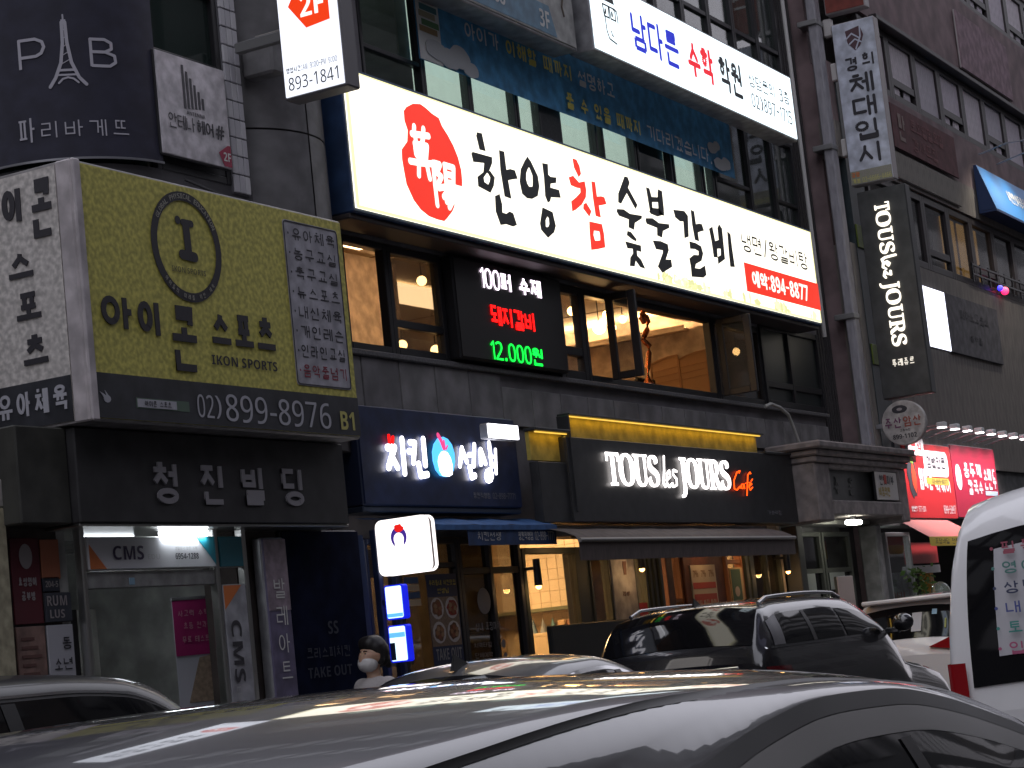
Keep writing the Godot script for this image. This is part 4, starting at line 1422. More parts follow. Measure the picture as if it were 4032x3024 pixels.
	var rows := ["유아체육", "농구교실", "축구교실", "뉴스포츠", "내신체육", "개인레슨", "인라인교실", "음악줄넘기"]
	for k in 8:
		write(t, "·" + rows[k], 2.34, 1.47 - k * .148, 2.98, 1.57 - k * .148, .009, pm("list_red", c(.25, .03, .05), .6) if k == 7 else ink, .1, 0, false, false, .25)
	var pale := pm("band_pale", c(.42, .42, .46), .6)
	write(t, "02)", 1.07, .07, 1.34, .23, .009, pale, .1)
	latin(t, "899-8976", 1.39, .055, 2.70, .25, .009, pale, 0, "sans")
	latin(t, "B1", 2.83, .06, 3.02, .2, .009, pm("band_yellow", c(.5, .46, .14), .6), 0, "bold")
	rect(t, "search_box", pm("search_green", c(.09, .14, .10), .6), .42, .10, .98, .17, .007)
	rect(t, "search_box", pale, .43, .107, .84, .163, .01)
	write(t, "아이콘 스포츠", .50, .115, .78, .155, .013, ink, .12)
	b = MB.new()
	b.poly(disc(.13, .145, .035, .025, 12), .008, .005)
	b.poly(PackedVector2Array([Vector2(.06, .19), Vector2(.12, .13), Vector2(.16, .15)]), .0085, .005)
	b.poly(PackedVector2Array([Vector2(.11, .2), Vector2(.14, .13), Vector2(.16, .15)]), .009, .005)
	part(t, "bird_mark", b, pale)
	# its side face
	bx(t, "side_cabinet", pm("sign_frame_grey"), -.025, 0, -.80, -.012, 1.71, -.012, .003)
	var sf := MB.new()
	sf.box(-.034, .02, -.80, -.026, 1.69, -.14)
	part(t, "side_face", sf, pm("side_cream", c(.70, .66, .62), .6, 0, "grain", .6))
	sf = MB.new()
	sf.box(-.037, .02, -.80, -.034, .315, -.14)
	part(t, "side_band", sf, pm("band_dark"))
	var side_letters := [["아", -.86, 1.36, -.66, 1.62], ["이", -.60, 1.36, -.42, 1.62], ["콘", -.37, 1.24, -.16, 1.64], ["스", -.60, .98, -.36, 1.19], ["포", -.56, .70, -.32, .91], ["츠", -.53, .40, -.29, .62], ["유", -.77, .09, -.63, .27], ["아", -.60, .09, -.48, .27], ["체", -.45, .09, -.33, .27], ["육", -.30, .09, -.17, .27]]
	for k in side_letters.size():
		var s: Array = side_letters[k]
		var d := MB.new()
		letter_into(d, s[0], s[1], s[2], s[3], s[4], 0.0, .17 if k < 6 and s[0] != "콘" else .12, .004, false, "sans")
		var o := MB.new()
		for q in d.v.size():
			o.v.append(Vector3(-.042 - d.v[q].z, d.v[q].y, d.v[q].x))
			o.n.append(Vector3(-d.n[q].z, d.n[q].y, d.n[q].x))
		part(t, "letter", o, ink if k < 6 else pm("band_pale"))
	bx(t, "corner_trim", pm("trim_white", c(.62, .57, .58), .4, 0, "grime", .7), -.04, .0, -.135, .0, 1.71, -.012, .01)
	bx(t, "corner_trim", pm("trim_white"), -.04, .0, -.010, .035, 1.71, .02, .01)

	# entrance: fluorescent lamps, header sign, vertical signs, posters
	var cool := Color(.94, .97, 1.0)
	for s in [[11.30, 2.585, .62, "bright tube lamp at the front edge of the entrance canopy"], [11.10, 2.605, .12, "tube lamp deeper under the entrance canopy"]]:
		t = thing("tube_lamp", s[3], "lamp", Vector3(s[0], s[1], s[2]), 0, "entrance tube lamps")
		bx(t, "housing", pm("lamp_white", c(.7, .7, .7), .5), 0, .03, -.04, .53, .055, .04, .006)
		b = MB.new()
		b.tube([Vector3(.01, .008, 0), Vector3(.52, .008, 0)], .022, 10)
		part(t, "tube", b, glow("tube_light", cool, 14.0))
		down_light(t, Vector3(.265, -.02, 0), .5, .05, cool, 26.0)
	t = board("study_header_sign", "white header sign with dark CMS lettering above the entrance", "sign", Vector3(10.55, 2.35, .615), 1.37, .225, .1, pm("header_white", c(.62, .62, .64), .25), pm("brushed_steel"), 0, .006)
	flat(t, "orange_corner", pm("print_orange", c(.62, .17, .04), .4), PackedVector2Array([Vector2(.008, .008), Vector2(.17, .008), Vector2(.008, .17)]), .004)
	flat(t, "teal_corner", pm("print_teal", c(.02, .22, .29), .4), PackedVector2Array([Vector2(1.36, .02), Vector2(1.36, .218), Vector2(1.15, .218), Vector2(1.27, .11)]), .004)
	latin(t, "CMS", .24, .065, .56, .16, .006, pm("print_purple", c(.03, .015, .06), .4), .004, "bold")
	latin(t, "EDU", .60, .067, .73, .1, .006, pm("print_silver", c(.42, .42, .42), .4), 0, "sans")
	latin(t, "6954-1288", .90, .062, 1.16, .105, .006, pm("print_dark", c(.05, .05, .06), .4), 0, "bold")
	write(t, "생활에서 찾은 수학", .90, .125, 1.15, .15, .006, pm("print_silver"), .12)
	t = board("teal_panel_sign", "plain teal sign panel right of the entrance header", "sign", Vector3(11.985, 2.35, .6), .28, .225, .06, pm("teal_face", c(.02, .16, .21), .4), pm("brushed_steel"), 0, .005)
	t = board("study_column_sign", "narrow white sign with orange corner and black CMS reading downwards", "sign", Vector3(11.98, .55, .6), .285, 1.68, .06, pm("column_white", c(.42, .42, .45), .4, 0, "grime", 1), pm("brushed_steel"), 0, .006)
	flat(t, "orange_corner", pm("print_orange"), PackedVector2Array([Vector2(.01, 1.50), Vector2(.22, 1.67), Vector2(.01, 1.67)]), .004)
	latin(t, "CMS", .05, .98, .175, 1.42, .008, ink, .004, "bold", "lettering", true)
	latin(t, "EDU", .06, .80, .11, .95, .008, pm("print_silver"), 0, "sans", "lettering", true)
	t = board("ballet_sign", "lilac vertical sign with white ballet school syllables on the brown wall", "sign", Vector3(12.48, .6, .62), .3, 1.96, .1, pm("lilac", c(.15, .13, .22), .5, 0, "grime", 1), alu, 0, .01)
	rect(t, "rose_panel", pm("rose_print", c(.32, .25, .30), .5, 0, "grime", 1.5), .012, 1.42, .288, 1.945, .004)
	write_down(t, "발레아트", .09, .90, .23, 1.66, .008, pm("print_white"), .07, 0, .35)
	flat(t, "dancer_print", pm("dancer_white", c(.5, .5, .5), .6), blob(.17, .70, .09, .09, 9, 14, .25), .006)
	# posters on the left pier
	t = board("red_poster", "dark red poster with pale egg emblem above the price list on the pier", "poster", Vector3(9.92, 2.03, .52), .27, .55, .01, pm("poster_red", c(.10, .012, .02), .6), ink, 0, .003)
	flat(t, "emblem", pm("poster_pale", c(.3, .27, .27), .7), disc(.135, .43, .06, .08, 20), .004)
	write(t, "효성영어", .05, .24, .22, .30, .004, pm("poster_pale"), .16)
	write(t, "공부방", .07, .15, .20, .21, .004, pm("poster_pale"), .16)
	t = board("price_list", "faded pink price list with rows of small print below the red poster", "poster", Vector3(9.92, .9, .52), .27, 1.12, .01, pm("poster_pink", c(.28, .17, .14), .7, 0, "grime", 1.2), ink, 0, .003)
	for k in 11:
		rect(t, "printed_row", pm("row_brown", c(.13, .06, .05), .7), .04, 1.03 - k * .055, .16 + .03 * (k * 7 % 3), 1.05 - k * .055, .004)
	rect(t, "red_row", pm("poster_red"), .03, .36, .25, .395, .004)
	t = board("orange_poster", "small orange poster beside the red poster on the pier", "poster", Vector3(10.2, 2.31, .52), .18, .26, .01, pm("poster_orange", c(.36, .12, .06), .6), ink, 0, .003)
	t = board("number_plate_sign", "dark square plate with pale number 204-5 under the orange poster", "sign", Vector3(10.2, 2.23, .52), .16, .1, .012, pm("plate_dark", c(.03, .035, .05), .4), ink, 0, .003)
	latin(t, "204-5", .02, .03, .14, .07, .004, pm("poster_pale"), 0, "bold")
	t = board("drum_sign", "dark sign with pale RUM PLUS lettering on the pier", "sign", Vector3(10.2, 2.035, .53), .25, .19, .02, pm("plate_slate", c(.04, .045, .06), .5), ink, 0, .003)
	latin(t, "RUM", .01, .105, .20, .17, .005, pm("poster_pale"), 0, "bold")
	latin(t, "LUS", .03, .025, .17, .08, .005, pm("poster_pale"), 0, "bold")
	t = board("white_pier_poster", "white poster with black handwritten syllables under the dark drum sign", "poster", Vector3(10.2, .9, .525), .25, 1.12, .01, pm("poster_grey_white", c(.42, .42, .45), .6), ink, 0, .003)
	write_down(t, "동년의", .13, .70, .22, 1.04, .005, ink, .1, 0, .6)
	write_down(t, "소", .04, .82, .12, .91, .005, ink, .1, 0)
	# roll-up banner inside the entrance
	t = thing("roll_up_banner", "magenta and white roll-up banner standing inside the entrance", "banner", Vector3(12.03, .14, .10), -.3)
	rect(t, "sheet", pm("banner_pale", c(.50, .50, .56), .6), 0, .06, .36, 2.02, 0, .004)
	rect(t, "magenta_top", pm("magenta", c(.36, .02, .14), .6), .0, 1.62, .36, 2.02, .006)
	flat(t, "photo_print", pm("photo_sand", c(.40, .30, .22), .7, 0, "grime", 4), PackedVector2Array([Vector2(.08, 1.28), Vector2(.35, 1.28), Vector2(.35, 1.62), Vector2(.2, 1.6)]), .006)
	for s in [[.04, 1.9, .31, "사고력 수학"], [.08, 1.81, .33, "초등 전과정"], [.06, 1.71, .30, "무료 테스트"]]:
		write(t, s[3], s[0], s[1], s[2], s[1] + .05, .009, pm("row_rose", c(.55, .25, .34), .7), .13)
	for k in 5:
		rect(t, "printed_row", pm("row_grey", c(.3, .3, .36), .7), .06 + .04 * (k % 3), 1.1 - k * .13, .3 - .05 * (k % 2), 1.125 - k * .13, .006)
	bx(t, "base", alu, -.02, 0, -.08, .38, .05, .08, .01)
	bx(t, "top_bar", alu, -.01, 2.02, -.01, .37, 2.045, .012, .004)
	b = MB.new()
	b.tube([Vector3(.18, .04, -.03), Vector3(.18, 2.03, -.03)], .01, 6)
	part(t, "pole", b, alu)
	t = board("door_sticker", "small pale blue sticker on the grey door header of the entrance", "sticker", Vector3(10.98, 2.25, .585), .06, .05, .003, pm("sticker_blue", c(.28, .45, .58), .5), alu, 0, .001)
# ------------------------------------------------------------------ shopfronts under the restaurant
func build_shopfronts() -> void:
	var dark := pm("dark_frame")
	var warm := Color(1.0, .80, .55)
	var alu := pm("sign_aluminium")
	var chalk := pm("vinyl_white", c(.42, .42, .42), .7)
	var navy := pm("navy_sign", c(.022, .036, .10), .4, 0, "grime", .8)
	# --- chicken shop fascia
	var t := board("chicken_sign", "navy fascia sign with glowing white brush syllables and pale blue egg emblem", "sign", Vector3(14.35, 2.85, .35), 2.72, .84, .3, navy, pm("navy_edge", c(.02, .03, .07), .5), 0, .01)
	var lw := glow("channel_letter_light", Color(.97, .96, 1.0), 3.6)
	for k in ["chi", "kin", "seon", "saeng"]:
		part(t, "letter", drawn(CHICKEN[k], .03, .01), lw)
	part(t, "flame_mark", drawn(CHICKEN.comb, .03, .01), glow("flame_red_light", Color(1, .05, .03), 1.6, c(.5, .02, .02)))
	part(t, "egg_emblem", drawn(CHICKEN.egg, .03, .01), glow("egg_blue_light", Color(.30, .72, 1.0), 1.5, c(.2, .4, .6)))
	part(t, "egg_body", drawn(CHICKEN.chick, .034, .002), glow("egg_white_light", Color(1, 1, 1), 2.6))
	part(t, "crest_mark", drawn(CHICKEN.crest, .036, .002), glow("crest_pink_light", Color(.9, .25, .5), 1.2, c(.5, .1, .25)))
	write(t, "장원직영점 02-898-7771", 1.80, .08, 2.58, .135, .005, pm("fascia_grey", c(.2, .2, .22), .6), .12)
	bx(t, "bottom_trim", pm("trim_navy", c(.06, .08, .12), .4, .4), 0, -.05, -.28, 2.72, -.004, -.02, .008)
	face_light(t, .4, .25, 2.3, .65, .12, Color(.9, .93, 1), .35)
	t = board("white_light_box", "small blank white lightbox over the right end of the navy fascia", "sign", Vector3(16.08, 3.435, .62), .56, .14, .1, glow("blank_box_light", Color(.97, .97, 1), 4.0), alu, 0, .006)
	face_light(t, .01, .01, .55, .13, .05, Color(.95, .96, 1), 2.0)
	# --- blue awning
	t = thing("blue_awning", "blue folded awning with faint white syllables over the chicken shop", "awning", Vector3(14.55, 2.47, .1))
	var b := MB.new()
	var prof := [Vector2(0, .30), Vector2(.14, .29), Vector2(.30, .25), Vector2(.42, .2)]
	var g := []
	for i in 14:
		var row := []
		for p in prof:
			row.append(Vector3(2.8 * i / 13.0, p.y - .008 * sin(i * 1.9), p.x))
		g.append(row)
	b.sheet(g, true)
	part(t, "canopy", b, pm("awning_blue", c(.04, .13, .34), .7, 0, "grime", 1.2))
	rect(t, "valance", pm("valance_navy", c(.02, .05, .14), .7, 0, "grime", 1), 1.15, .02, 2.8, .19, .42, .01)
	rect(t, "front_edge", pm("awning_blue"), 0, .155, 2.8, .2, .435, .01)
	write(t, "치킨선생", 1.3, .06, 1.72, .14, .424, chalk, .1)
	write(t, "장원직영점 02-898-7771", 2.05, .06, 2.75, .14, .424, chalk, .1)
	# --- lightboxes standing out at the shop's left corner
	t = thing("chicken_box_sign", "glowing white rounded square lightbox with purple ring and red crest", "sign", Vector3(14.32, 2.25, .44), -PI / 2)
	var bw := glow("round_box_light", Color(1.0, .97, .95), 1.7)
	flat(t, "face", bw, rounded(0, 0, .5, .455, .06), 0, .03)
	flat(t, "cabinet", pm("cabinet_maroon", c(.06, .03, .05), .4), rounded(.012, .012, .488, .443, .05), -.031, .05)
	flat(t, "back_face", bw, rounded(0, 0, .5, .455, .06), -.082, .03)
	b = MB.new()
	b.ring(disc(.22, .30, .075, .085, 24), disc(.22, .285, .048, .052, 24), .005, .002)
	part(t, "ring_mark", b, glow("ring_purple_light", Color(.28, .18, .62), .7, c(.1, .06, .3)))
	flat(t, "ring_gap", bw, PackedVector2Array([Vector2(.18, .2), Vector2(.262, .2), Vector2(.262, .27), Vector2(.18, .27)]), .007)
	flat(t, "crest_mark", glow("crest_red_light", Color(.95, .12, .10), .9, c(.5, .04, .03)), blob(.225, .375, .042, .032, 4, 12, .3), .008)
	write(t, "치킨선생", .09, .13, .41, .19, .005, glow("faint_print_light", Color(1, .9, .85), 1.5), .1)
	face_light(t, .02, .02, .48, .43, .04, Color(1, .96, .94), .25)
	for s in [[1.895, 2.175, 0], [1.55, 1.85, 1]]:
		t = thing("blue_box_sign", ["upper glowing blue-edged lightbox under the rounded square sign", "lower glowing blue lightbox with a dark notch beside the masked person"][s[2]], "sign", Vector3(14.32, s[0], .47), -PI / 2, "blue lightboxes at the chicken shop corner")
		var h: float = s[1] - s[0]
		flat(t, "cabinet", glow("blue_edge_light", Color(.05, .10, .9), .9, c(.01, .03, .3)), rounded(0, 0, .175, h, .02), 0, .08)
		flat(t, "face", glow("blue_face_light", Color(.80, .92, 1.0), 1.7), rounded(.012, .012, .163, h - .012, .015), .006, .004)
		rect(t, "blue_stripe", glow("blue_band_light", Color(.25, .60, 1.0), 1.6), .014, .02 if s[2] == 0 else h - .1, .161, .05 if s[2] == 0 else h - .06, .009)
		if s[2] == 1:
			rect(t, "dark_notch", navy, .012, .02, .06, .16, .011)
		face_light(t, .01, .01, .165, h - .01, .04, Color(.35, .5, 1), .2)
	t = thing("sign_pole", "slim navy post carrying the chicken shop lightboxes", "post", Vector3(14.36, .14, .40))
	bx(t, "shaft", navy, -.03, 0, -.03, .03, 2.5, .03, .006)
	for y in [1.5, 1.88, 2.2]:
		bx(t, "bracket", navy, -.02, y, 0, .02, y + .04, .12)
	# --- dark navy board left of the shop
	t = board("navy_takeout_board", "dark navy wall board with faint take out lettering behind the masked person", "board", Vector3(12.82, .2, .56), 1.06, 2.42, .06, dull("navy_board", c(.008, .011, .03)), dark, 0, .01)
	latin(t, "SS", .50, 1.62, .64, 1.72, .005, pm("faint_blue", c(.018, .021, .04), .6), 0, "bold")
	write(t, "크리스피치킨", .18, 1.44, .78, 1.53, .005, pm("faint_blue"), .12)
	latin(t, "TAKE OUT", .18, 1.30, .78, 1.38, .005, pm("faint_blue"), 0, "bold")

	# --- ground floor shop shell
	t = thing("shop_rooms", "lit ground floor shop rooms with tiled wall behind glass", "room", Vector3(19.3, .14, -2))
	off = t.position
	var cream := pm("shop_cream", c(.68, .56, .40), .8, 0, "grime", .6)
	bx(t, "room_wall", cream, 14.5, .14, -4.2, 24.1, 3.2, -4.1)
	bx(t, "room_wall", pm("blue_wall", c(.03, .05, .12), .6), 14.4, .14, -4.1, 14.5, 2.62, .2)
	bx(t, "room_wall", cream, 17.28, .14, -4.1, 17.36, 3.2, -.2)
	bx(t, "room_wall", cream, 24.05, .14, -4.1, 24.15, 3.2, .1)
	bx(t, "room_ceiling", pm("shop_ceiling", c(.6, .52, .4), .85), 14.5, 3.0, -4.1, 24.05, 3.06, -.27)
	bx(t, "room_floor", pm("shop_floor", c(.3, .24, .18), .5), 14.5, .141, -4.1, 24.05, .16, .1)
	bx(t, "tile_wall_core", pm("tile_grout", c(.42, .31, .19), .9), 20.2, .16, -3.4, 20.3, 3.0, -.62)
	var tm := MB.new()
	tm.box(0, 0, 0, .012, .118, .118, .003)
	var tmesh := tm.mesh()
	var tt := [pm("wall_tile_a", c(.70, .58, .42), .3), pm("wall_tile_b", c(.66, .55, .40), .35)]
	for i in 9:
		for j in 14:
			var o := put(t, "wall_tile", tmesh, tt[(i * 3 + j * 5) % 2])
			o.position += Vector3(20.19, 1.3 + j * .121, -.74 - i * .121)
	bx(t, "room_wall", cream, 21.3, .16, -3.4, 21.36, 3.0, -.8)
	bx(t, "room_wall", cream, 22.0, .16, -1.6, 22.05, 2.7, -.28)
	bx(t, "room_wall", cream, 23.5, .16, -1.5, 23.55, 2.7, -.25)
	bx(t, "counter", pm("counter_dark", c(.04, .035, .03), .5), 18.6, .16, -1.3, 20.1, 1.05, -.7, .01)
	bx(t, "wall_shelf", pm("shelf_green", c(.09, .10, .05), .6), 19.9, 1.925, -1.9, 20.18, 1.965, -.62, .004)
	off = Vector3.ZERO
	# party hats and bread bags on the shelf below
	for k in 5:
		var labels := ["blue paper party hat on the bakery ledge next to the dark post", "grey paper party hat on the bakery ledge", "teal paper party hat between two others on the bakery ledge", "beige paper bag on the bakery ledge", "brown paper bag at the street end of the bakery ledge"]
		var hat := thing("party_hat" if k < 3 else "bread_bag", labels[k], "party hat" if k < 3 else "bag", Vector3(19.95, 1.70, -1.22 + k * .12))
		b = MB.new()
		if k < 3:
			b.lathe(Vector3.ZERO, [[.045, 0], [.004, .15], [0, .15]], 12)
		else:
			b.box(-.04, 0, -.05, .04, .12, .05, .015)
		part(hat, "shell", b, pm("hat_%d" % k, [c(.1, .16, .22), c(.2, .22, .24), c(.08, .18, .2), c(.45, .3, .16), c(.35, .18, .1)][k], .7))
	var led := thing("bakery_ledge", "pale bakery ledge holding paper hats and bags behind the glass", "shelf", Vector3(19.95, .16, -.95))
	bx(led, "top", pm("ledge_cream", c(.5, .4, .26), .6), -.15, 1.5, -.45, .15, 1.54, .35, .006)
	bx(led, "front_panel", pm("ledge_cream"), -.15, 0, -.45, -.12, 1.5, .35)
	# ceiling lamps of the shops
	for s in [[15.9, -1.6, "warm ceiling lamp inside the chicken shop", 1.6], [18.7, -1.5, "warm ceiling lamp inside the bakery by the tiled wall", 90.0], [22.3, -1.3, "warm ceiling lamp behind the bakery door", 60.0]]:
		var l := thing("ceiling_lamp", s[2], "lamp", Vector3(s[0], 2.94, s[1]))
		bx(l, "lamp_face", glow("shop_lamp_%d" % int(s[0]), warm, 4.0), -.5, 0, -.3, .5, .05, .3, .01)
		down_light(l, Vector3(0, -.02, 0), 1.0, .6, warm, s[3])
	# --- chicken shop glass front
	t = thing("chicken_shop_front", "dark framed glass front of the chicken shop with vinyl stickers", "shopfront", Vector3(15.8, .14, .1))
	off = t.position
	var pane := glass("shop_pane", Color(.2, .22, .25), .22)
	var tint := glass("tinted_pane", Color(.03, .035, .045), .62)
	window(t, 14.62, .16, 15.12, 2.6, .1, pm("navy_frame", c(.02, .03, .07), .5), pane, .05)
	window(t, 15.12, .16, 16.16, 2.6, .1, dark, glass("half_tint_pane", Color(.05, .06, .08), .45), .05, [], [2.36])
	window(t, 16.16, .16, 17.34, 2.6, .1, dark, tint, .06, [16.75], [2.3])
	bx(t, "blue_kick_panel", pm("kick_blue", c(.02, .04, .12), .5), 14.62, .16, .12, 16.16, 1.35, .15)
	bx(t, "menu_shelf", pm("shelf_white", c(.5, .45, .38), .6), 15.1, 1.52, -.3, 15.6, 1.6, -.1)
	off = Vector3.ZERO
	t = thing("takeout_poster", "poster of four chicken dishes reading TAKE OUT on the shop window", "poster", Vector3(15.54, 1.38, .14))
	rect(t, "sheet", pm("poster_navy", c(.012, .022, .06), .6), 0, 0, .52, .9, 0, .004)
	rect(t, "photo", pm("photo_cream", c(.22, .15, .10), .7, 0, "grime", 6), .0, .27, .50, .70, .004)
	for k in 4:
		var x := .13 + .25 * (k % 2)
		var y := .60 - .21 * (k / 2)
		flat(t, "plate", pm("plate_white", c(.40, .36, .33), .6), disc(x, y, .11, .095, 20), .007)
		flat(t, "dish", pm("dish_%d" % k, [c(.20, .09, .04), c(.28, .03, .02), c(.16, .08, .04), c(.13, .05, .02)][k], .7, 0, "grain", 20), blob(x, y, .085, .07, 60 + k, 16, .2), .010)
		for j in 5:
			flat(t, "chicken_piece", pm("piece_%d" % ((k + j) % 3), [c(.30, .14, .06), c(.24, .07, .03), c(.34, .2, .1)][(k + j) % 3], .6, 0, "grain", 25), blob(x + .045 * cos(j * 1.26 + k), y + .035 * sin(j * 1.26 + k), .03, .022, 80 + k * 9 + j, 10, .25), .012 + .001 * j)
	write(t, "우리동네 치킨맛집", .03, .80, .49, .85, .006, pm("poster_gold", c(.35, .28, .06), .6), .13)
	write(t, "선생님", .16, .73, .36, .78, .006, pm("poster_gold"), .13)
	latin(t, "TAKE OUT", .04, .15, .48, .25, .006, pm("takeout_grey", c(.22, .22, .22), .6), 0, "bold")
	write(t, "배달 전문점", .06, .04, .40, .09, .006, pm("takeout_grey"), .12)
	t = thing("window_vinyl", "round pale vinyl logo and rows of small lettering on the tinted shop door", "sticker", Vector3(16.22, 1.3, .14))
	flat(t, "round_logo", pm("vinyl_grey", c(.14, .14, .15), .7), disc(.30, .72, .12, .12, 24), 0, .001)
	write(t, "실내 포장마차", .10, .45, .56, .53, 0, pm("vinyl_grey"), .1)
	for k in 3:
		write(t, ["치맥타임", "단체예약", "배달주문"][k], .04, .30 - k * .09, .36, .35 - k * .09, 0, pm("vinyl_grey"), .1)
	flat(t, "round_mark", pm("vinyl_grey"), disc(.58, .32, .04, .04, 14), 0, .001)
	flat(t, "round_mark", pm("vinyl_grey"), disc(.60, .20, .04, .04, 14), 0, .001)
	t = thing("notice_stack", "blue and beige notices stuck inside the chicken shop window", "notice", Vector3(15.2, 2.0, .12))
	for k in 4:
		rect(t, "notice", pm("notice_%d" % (k % 2), [c(.05, .08, .14), c(.42, .32, .2)][k % 2], .7), .02, .21 - k * .065, .26, .265 - k * .065, -.01 + .002 * k)
	t = thing("interior_poster", "beige menu board hanging high inside the chicken shop", "poster", Vector3(15.3, 2.32, -.5))
	rect(t, "sheet", pm("menu_beige", c(.5, .4, .25), .7), 0, 0, .6, .25, 0, .01)

	# --- bakery fascia
	var slate := pm("slate_sign", c(.028, .029, .032), .45, 0, "grime", .8)
	t = board("bakery_sign", "charcoal bakery fascia with glowing white serif letters and orange script word", "sign", Vector3(17.8, 2.7, .5), 6.0, .84, .24, slate, pm("slate_edge", c(.02, .02, .022), .5), 0, .008)
	var cw := glow("bakery_letter_light", Color(1.0, .97, .96), 3.6)
	for s in [["T", .79, 1.075], ["O", 1.065, 1.43], ["U", 1.42, 1.75], ["S", 1.755, 2.02], ["J", 2.56, 2.74], ["O", 2.73, 3.07], ["U", 3.06, 3.36], ["R", 3.345, 3.67], ["S", 3.665, 3.94]]:
		latin(t, s[0], s[1], .37 if s[0] != "J" else .27, s[2], .705, .03, cw, .01, "serifbold", "letter")
	part(t, "script_word", drawn(TOUS.les, .03, .01), cw)
	part(t, "script_word", drawn(TOUS.cafe, .03, .01), glow("cafe_orange_light", Color(1.0, .30, .03), 2.4, c(.5, .1, .01)))
	write(t, "개봉역점", 5.0, .10, 5.45, .155, .005, pm("fascia_grey"), .1)
	face_light(t, .8, .3, 4.0, .75, .11, Color(1, .97, .95), .3)
	# yellow lit recess round the fascia
	t = thing("yellow_light_recess", "yellow washed recess framing the top of the charcoal bakery fascia", "recess", Vector3(17.2, 3.3, .38))
	var yel := pm("recess_yellow", c(.62, .48, .10), .7, 0, "grime", .8)
	bx(t, "back_panel", yel, .72, .0, 0, 5.72, .45, .04)
	bx(t, "back_panel", yel, .0, .0, 0, .70, .27, .04)
	bx(t, "back_panel", yel, 5.74, .0, 0, 6.6, .23, .04)
	bx(t, "top_lip", slate, .70, .45, 0, 5.74, .47, .14, .004)
	bx(t, "top_lip", slate, -.03, .27, 0, .69, .30, .14, .006)
	bx(t, "top_lip", slate, 5.745, .23, 0, 6.62, .26, .14, .006)
	bx(t, "side_cheek", slate, .68, -.5, 0, .715, .449, .13, .006)
	bx(t, "lower_panel", slate, .02, -.6, 0, .66, -.02, .10, .006)
	bx(t, "lower_panel", slate, 6.1, -.6, 0, 6.6, -.02, .10, .006)
	for s in [[.74, 5.70, .435, .12], [.02, .66, .255, .12], [5.76, 6.56, .215, .12]]:
		bx(t, "lamp_strip", glow("yellow_strip_light", Color(1, .80, .30), 1.2), s[0], s[2], s[3] - .03, s[1], s[2] + .01, s[3] - .01)
		down_light(t, Vector3((s[0] + s[1]) / 2, s[2] - .008, s[3] - .02), s[1] - s[0], .03, Color(1, .80, .32), 3.5, Vector3(-PI / 2 + .5, 0, 0))
	# brown folded awning
	t = thing("brown_awning", "folded brown bakery awning with rounded front bar under the charcoal fascia", "awning", Vector3(17.15, 2.36, .3))
	b = MB.new()
	g = []
	for i in 16:
		var row := []
		for p in [Vector2(0, .30), Vector2(.25, .27), Vector2(.42, .22), Vector2(.52, .17), Vector2(.55, .12)]:
			row.append(Vector3(5.5 * i / 15.0, p.y + .004 * sin(i * 2.3), p.x))
		g.append(row)
	b.sheet(g, true)
	part(t, "canopy", b, pm("awning_brown", c(.10, .08, .075), .8, 0, "grime", 1))
	rect(t, "valance", pm("valance_brown", c(.085, .065, .06), .8, 0, "streak", 1), .0, -.06, 5.5, .12, .552, .006)
	b = MB.new()
	b.tube([Vector3(0, .13, .56), Vector3(5.5, .13, .56)], .022, 8)
	part(t, "front_bar", b, pm("bar_grey", c(.2, .19, .18), .5, .4))
	# --- bakery glass front
	t = thing("bakery_shopfront", "green-black framed glass front of the bakery with a red-brown door wall", "shopfront", Vector3(20.7, .14, .1))
	off = t.position
	var olive := pm("olive_frame", c(.035, .04, .03), .5)
	window(t, 17.36, .16, 18.52, 2.5, .1, olive, pane, .06)
	bx(t, "post", olive, 18.52, .16, -.05, 18.76, 2.5, .12, .01)
	window(t, 18.76, .16, 19.22, 2.5, .1, olive, pane, .04)
	window(t, 19.78, .16, 20.1, 2.5, .1, olive, pane, .04)
	for x in [20.1, 20.2, 20.3, 20.42]:
		bx(t, "post", olive, x, .16, -.05, x + .07, 2.5, .1 + (x - 20.1) * .1, .008)
	bx(t, "door_wall", pm("door_brick_red", c(.16, .045, .02), .6, 0, "grime", 1), 20.75, .16, -.1, 20.92, 2.5, .06, .006)
	bx(t, "door_wall", pm("door_brick_red"), 21.22, .16, -.1, 22.34, 2.5, .06, .006)
	window(t, 20.92, .16, 21.22, 2.44, .0, pm("door_wood", c(.30, .12, .05), .5), pane, .04, [], [1.9])
	window(t, 22.36, .16, 22.86, 2.5, .06, pm("door_wood"), pane, .05, [], [2.3])
	for x in [22.88, 23.02]:
		bx(t, "post", olive, x, .16, -.05, x + .09, 2.5, .12, .008)
	window(t, 23.12, .16, 24.05, 2.5, .08, olive, tint, .05, [23.6])
	bx(t, "low_fence", pm("fence_black", c(.012, .014, .013), .5), 17.36, .16, .3, 19.25, 1.74, .36, .01)
	off = Vector3.ZERO
	t = board("pillar_poster", "grey white pillar panel with a small coffee print lit by a wall lamp", "panel", Vector3(19.22, .2, .14), .56, 2.28, .1, pm("pillar_white", c(.42, .40, .42), .6, 0, "grime", .9), olive, 0, .005)
	write(t, "과일 빙수", .2, 1.78, .38, 1.83, .005, pm("row_brown"), .12)
	flat(t, "cup_print", pm("row_brown"), PackedVector2Array([Vector2(.28, 2.0), Vector2(.34, 2.0), Vector2(.36, 2.14), Vector2(.27, 2.14)]), .005)
	t = board("offer_poster", "white and red offer poster on the red-brown bakery door wall", "poster", Vector3(21.36, 1.35, .075), .70, .93, .01, pm("offer_cream", c(.50, .40, .30), .6), olive, 0, .003)
	rect(t, "red_block", pm("offer_red", c(.42, .05, .03), .6), .03, .36, .66, .60, .004)
	rect(t, "red_strip", pm("offer_red"), .03, .66, .66, .73, .004)
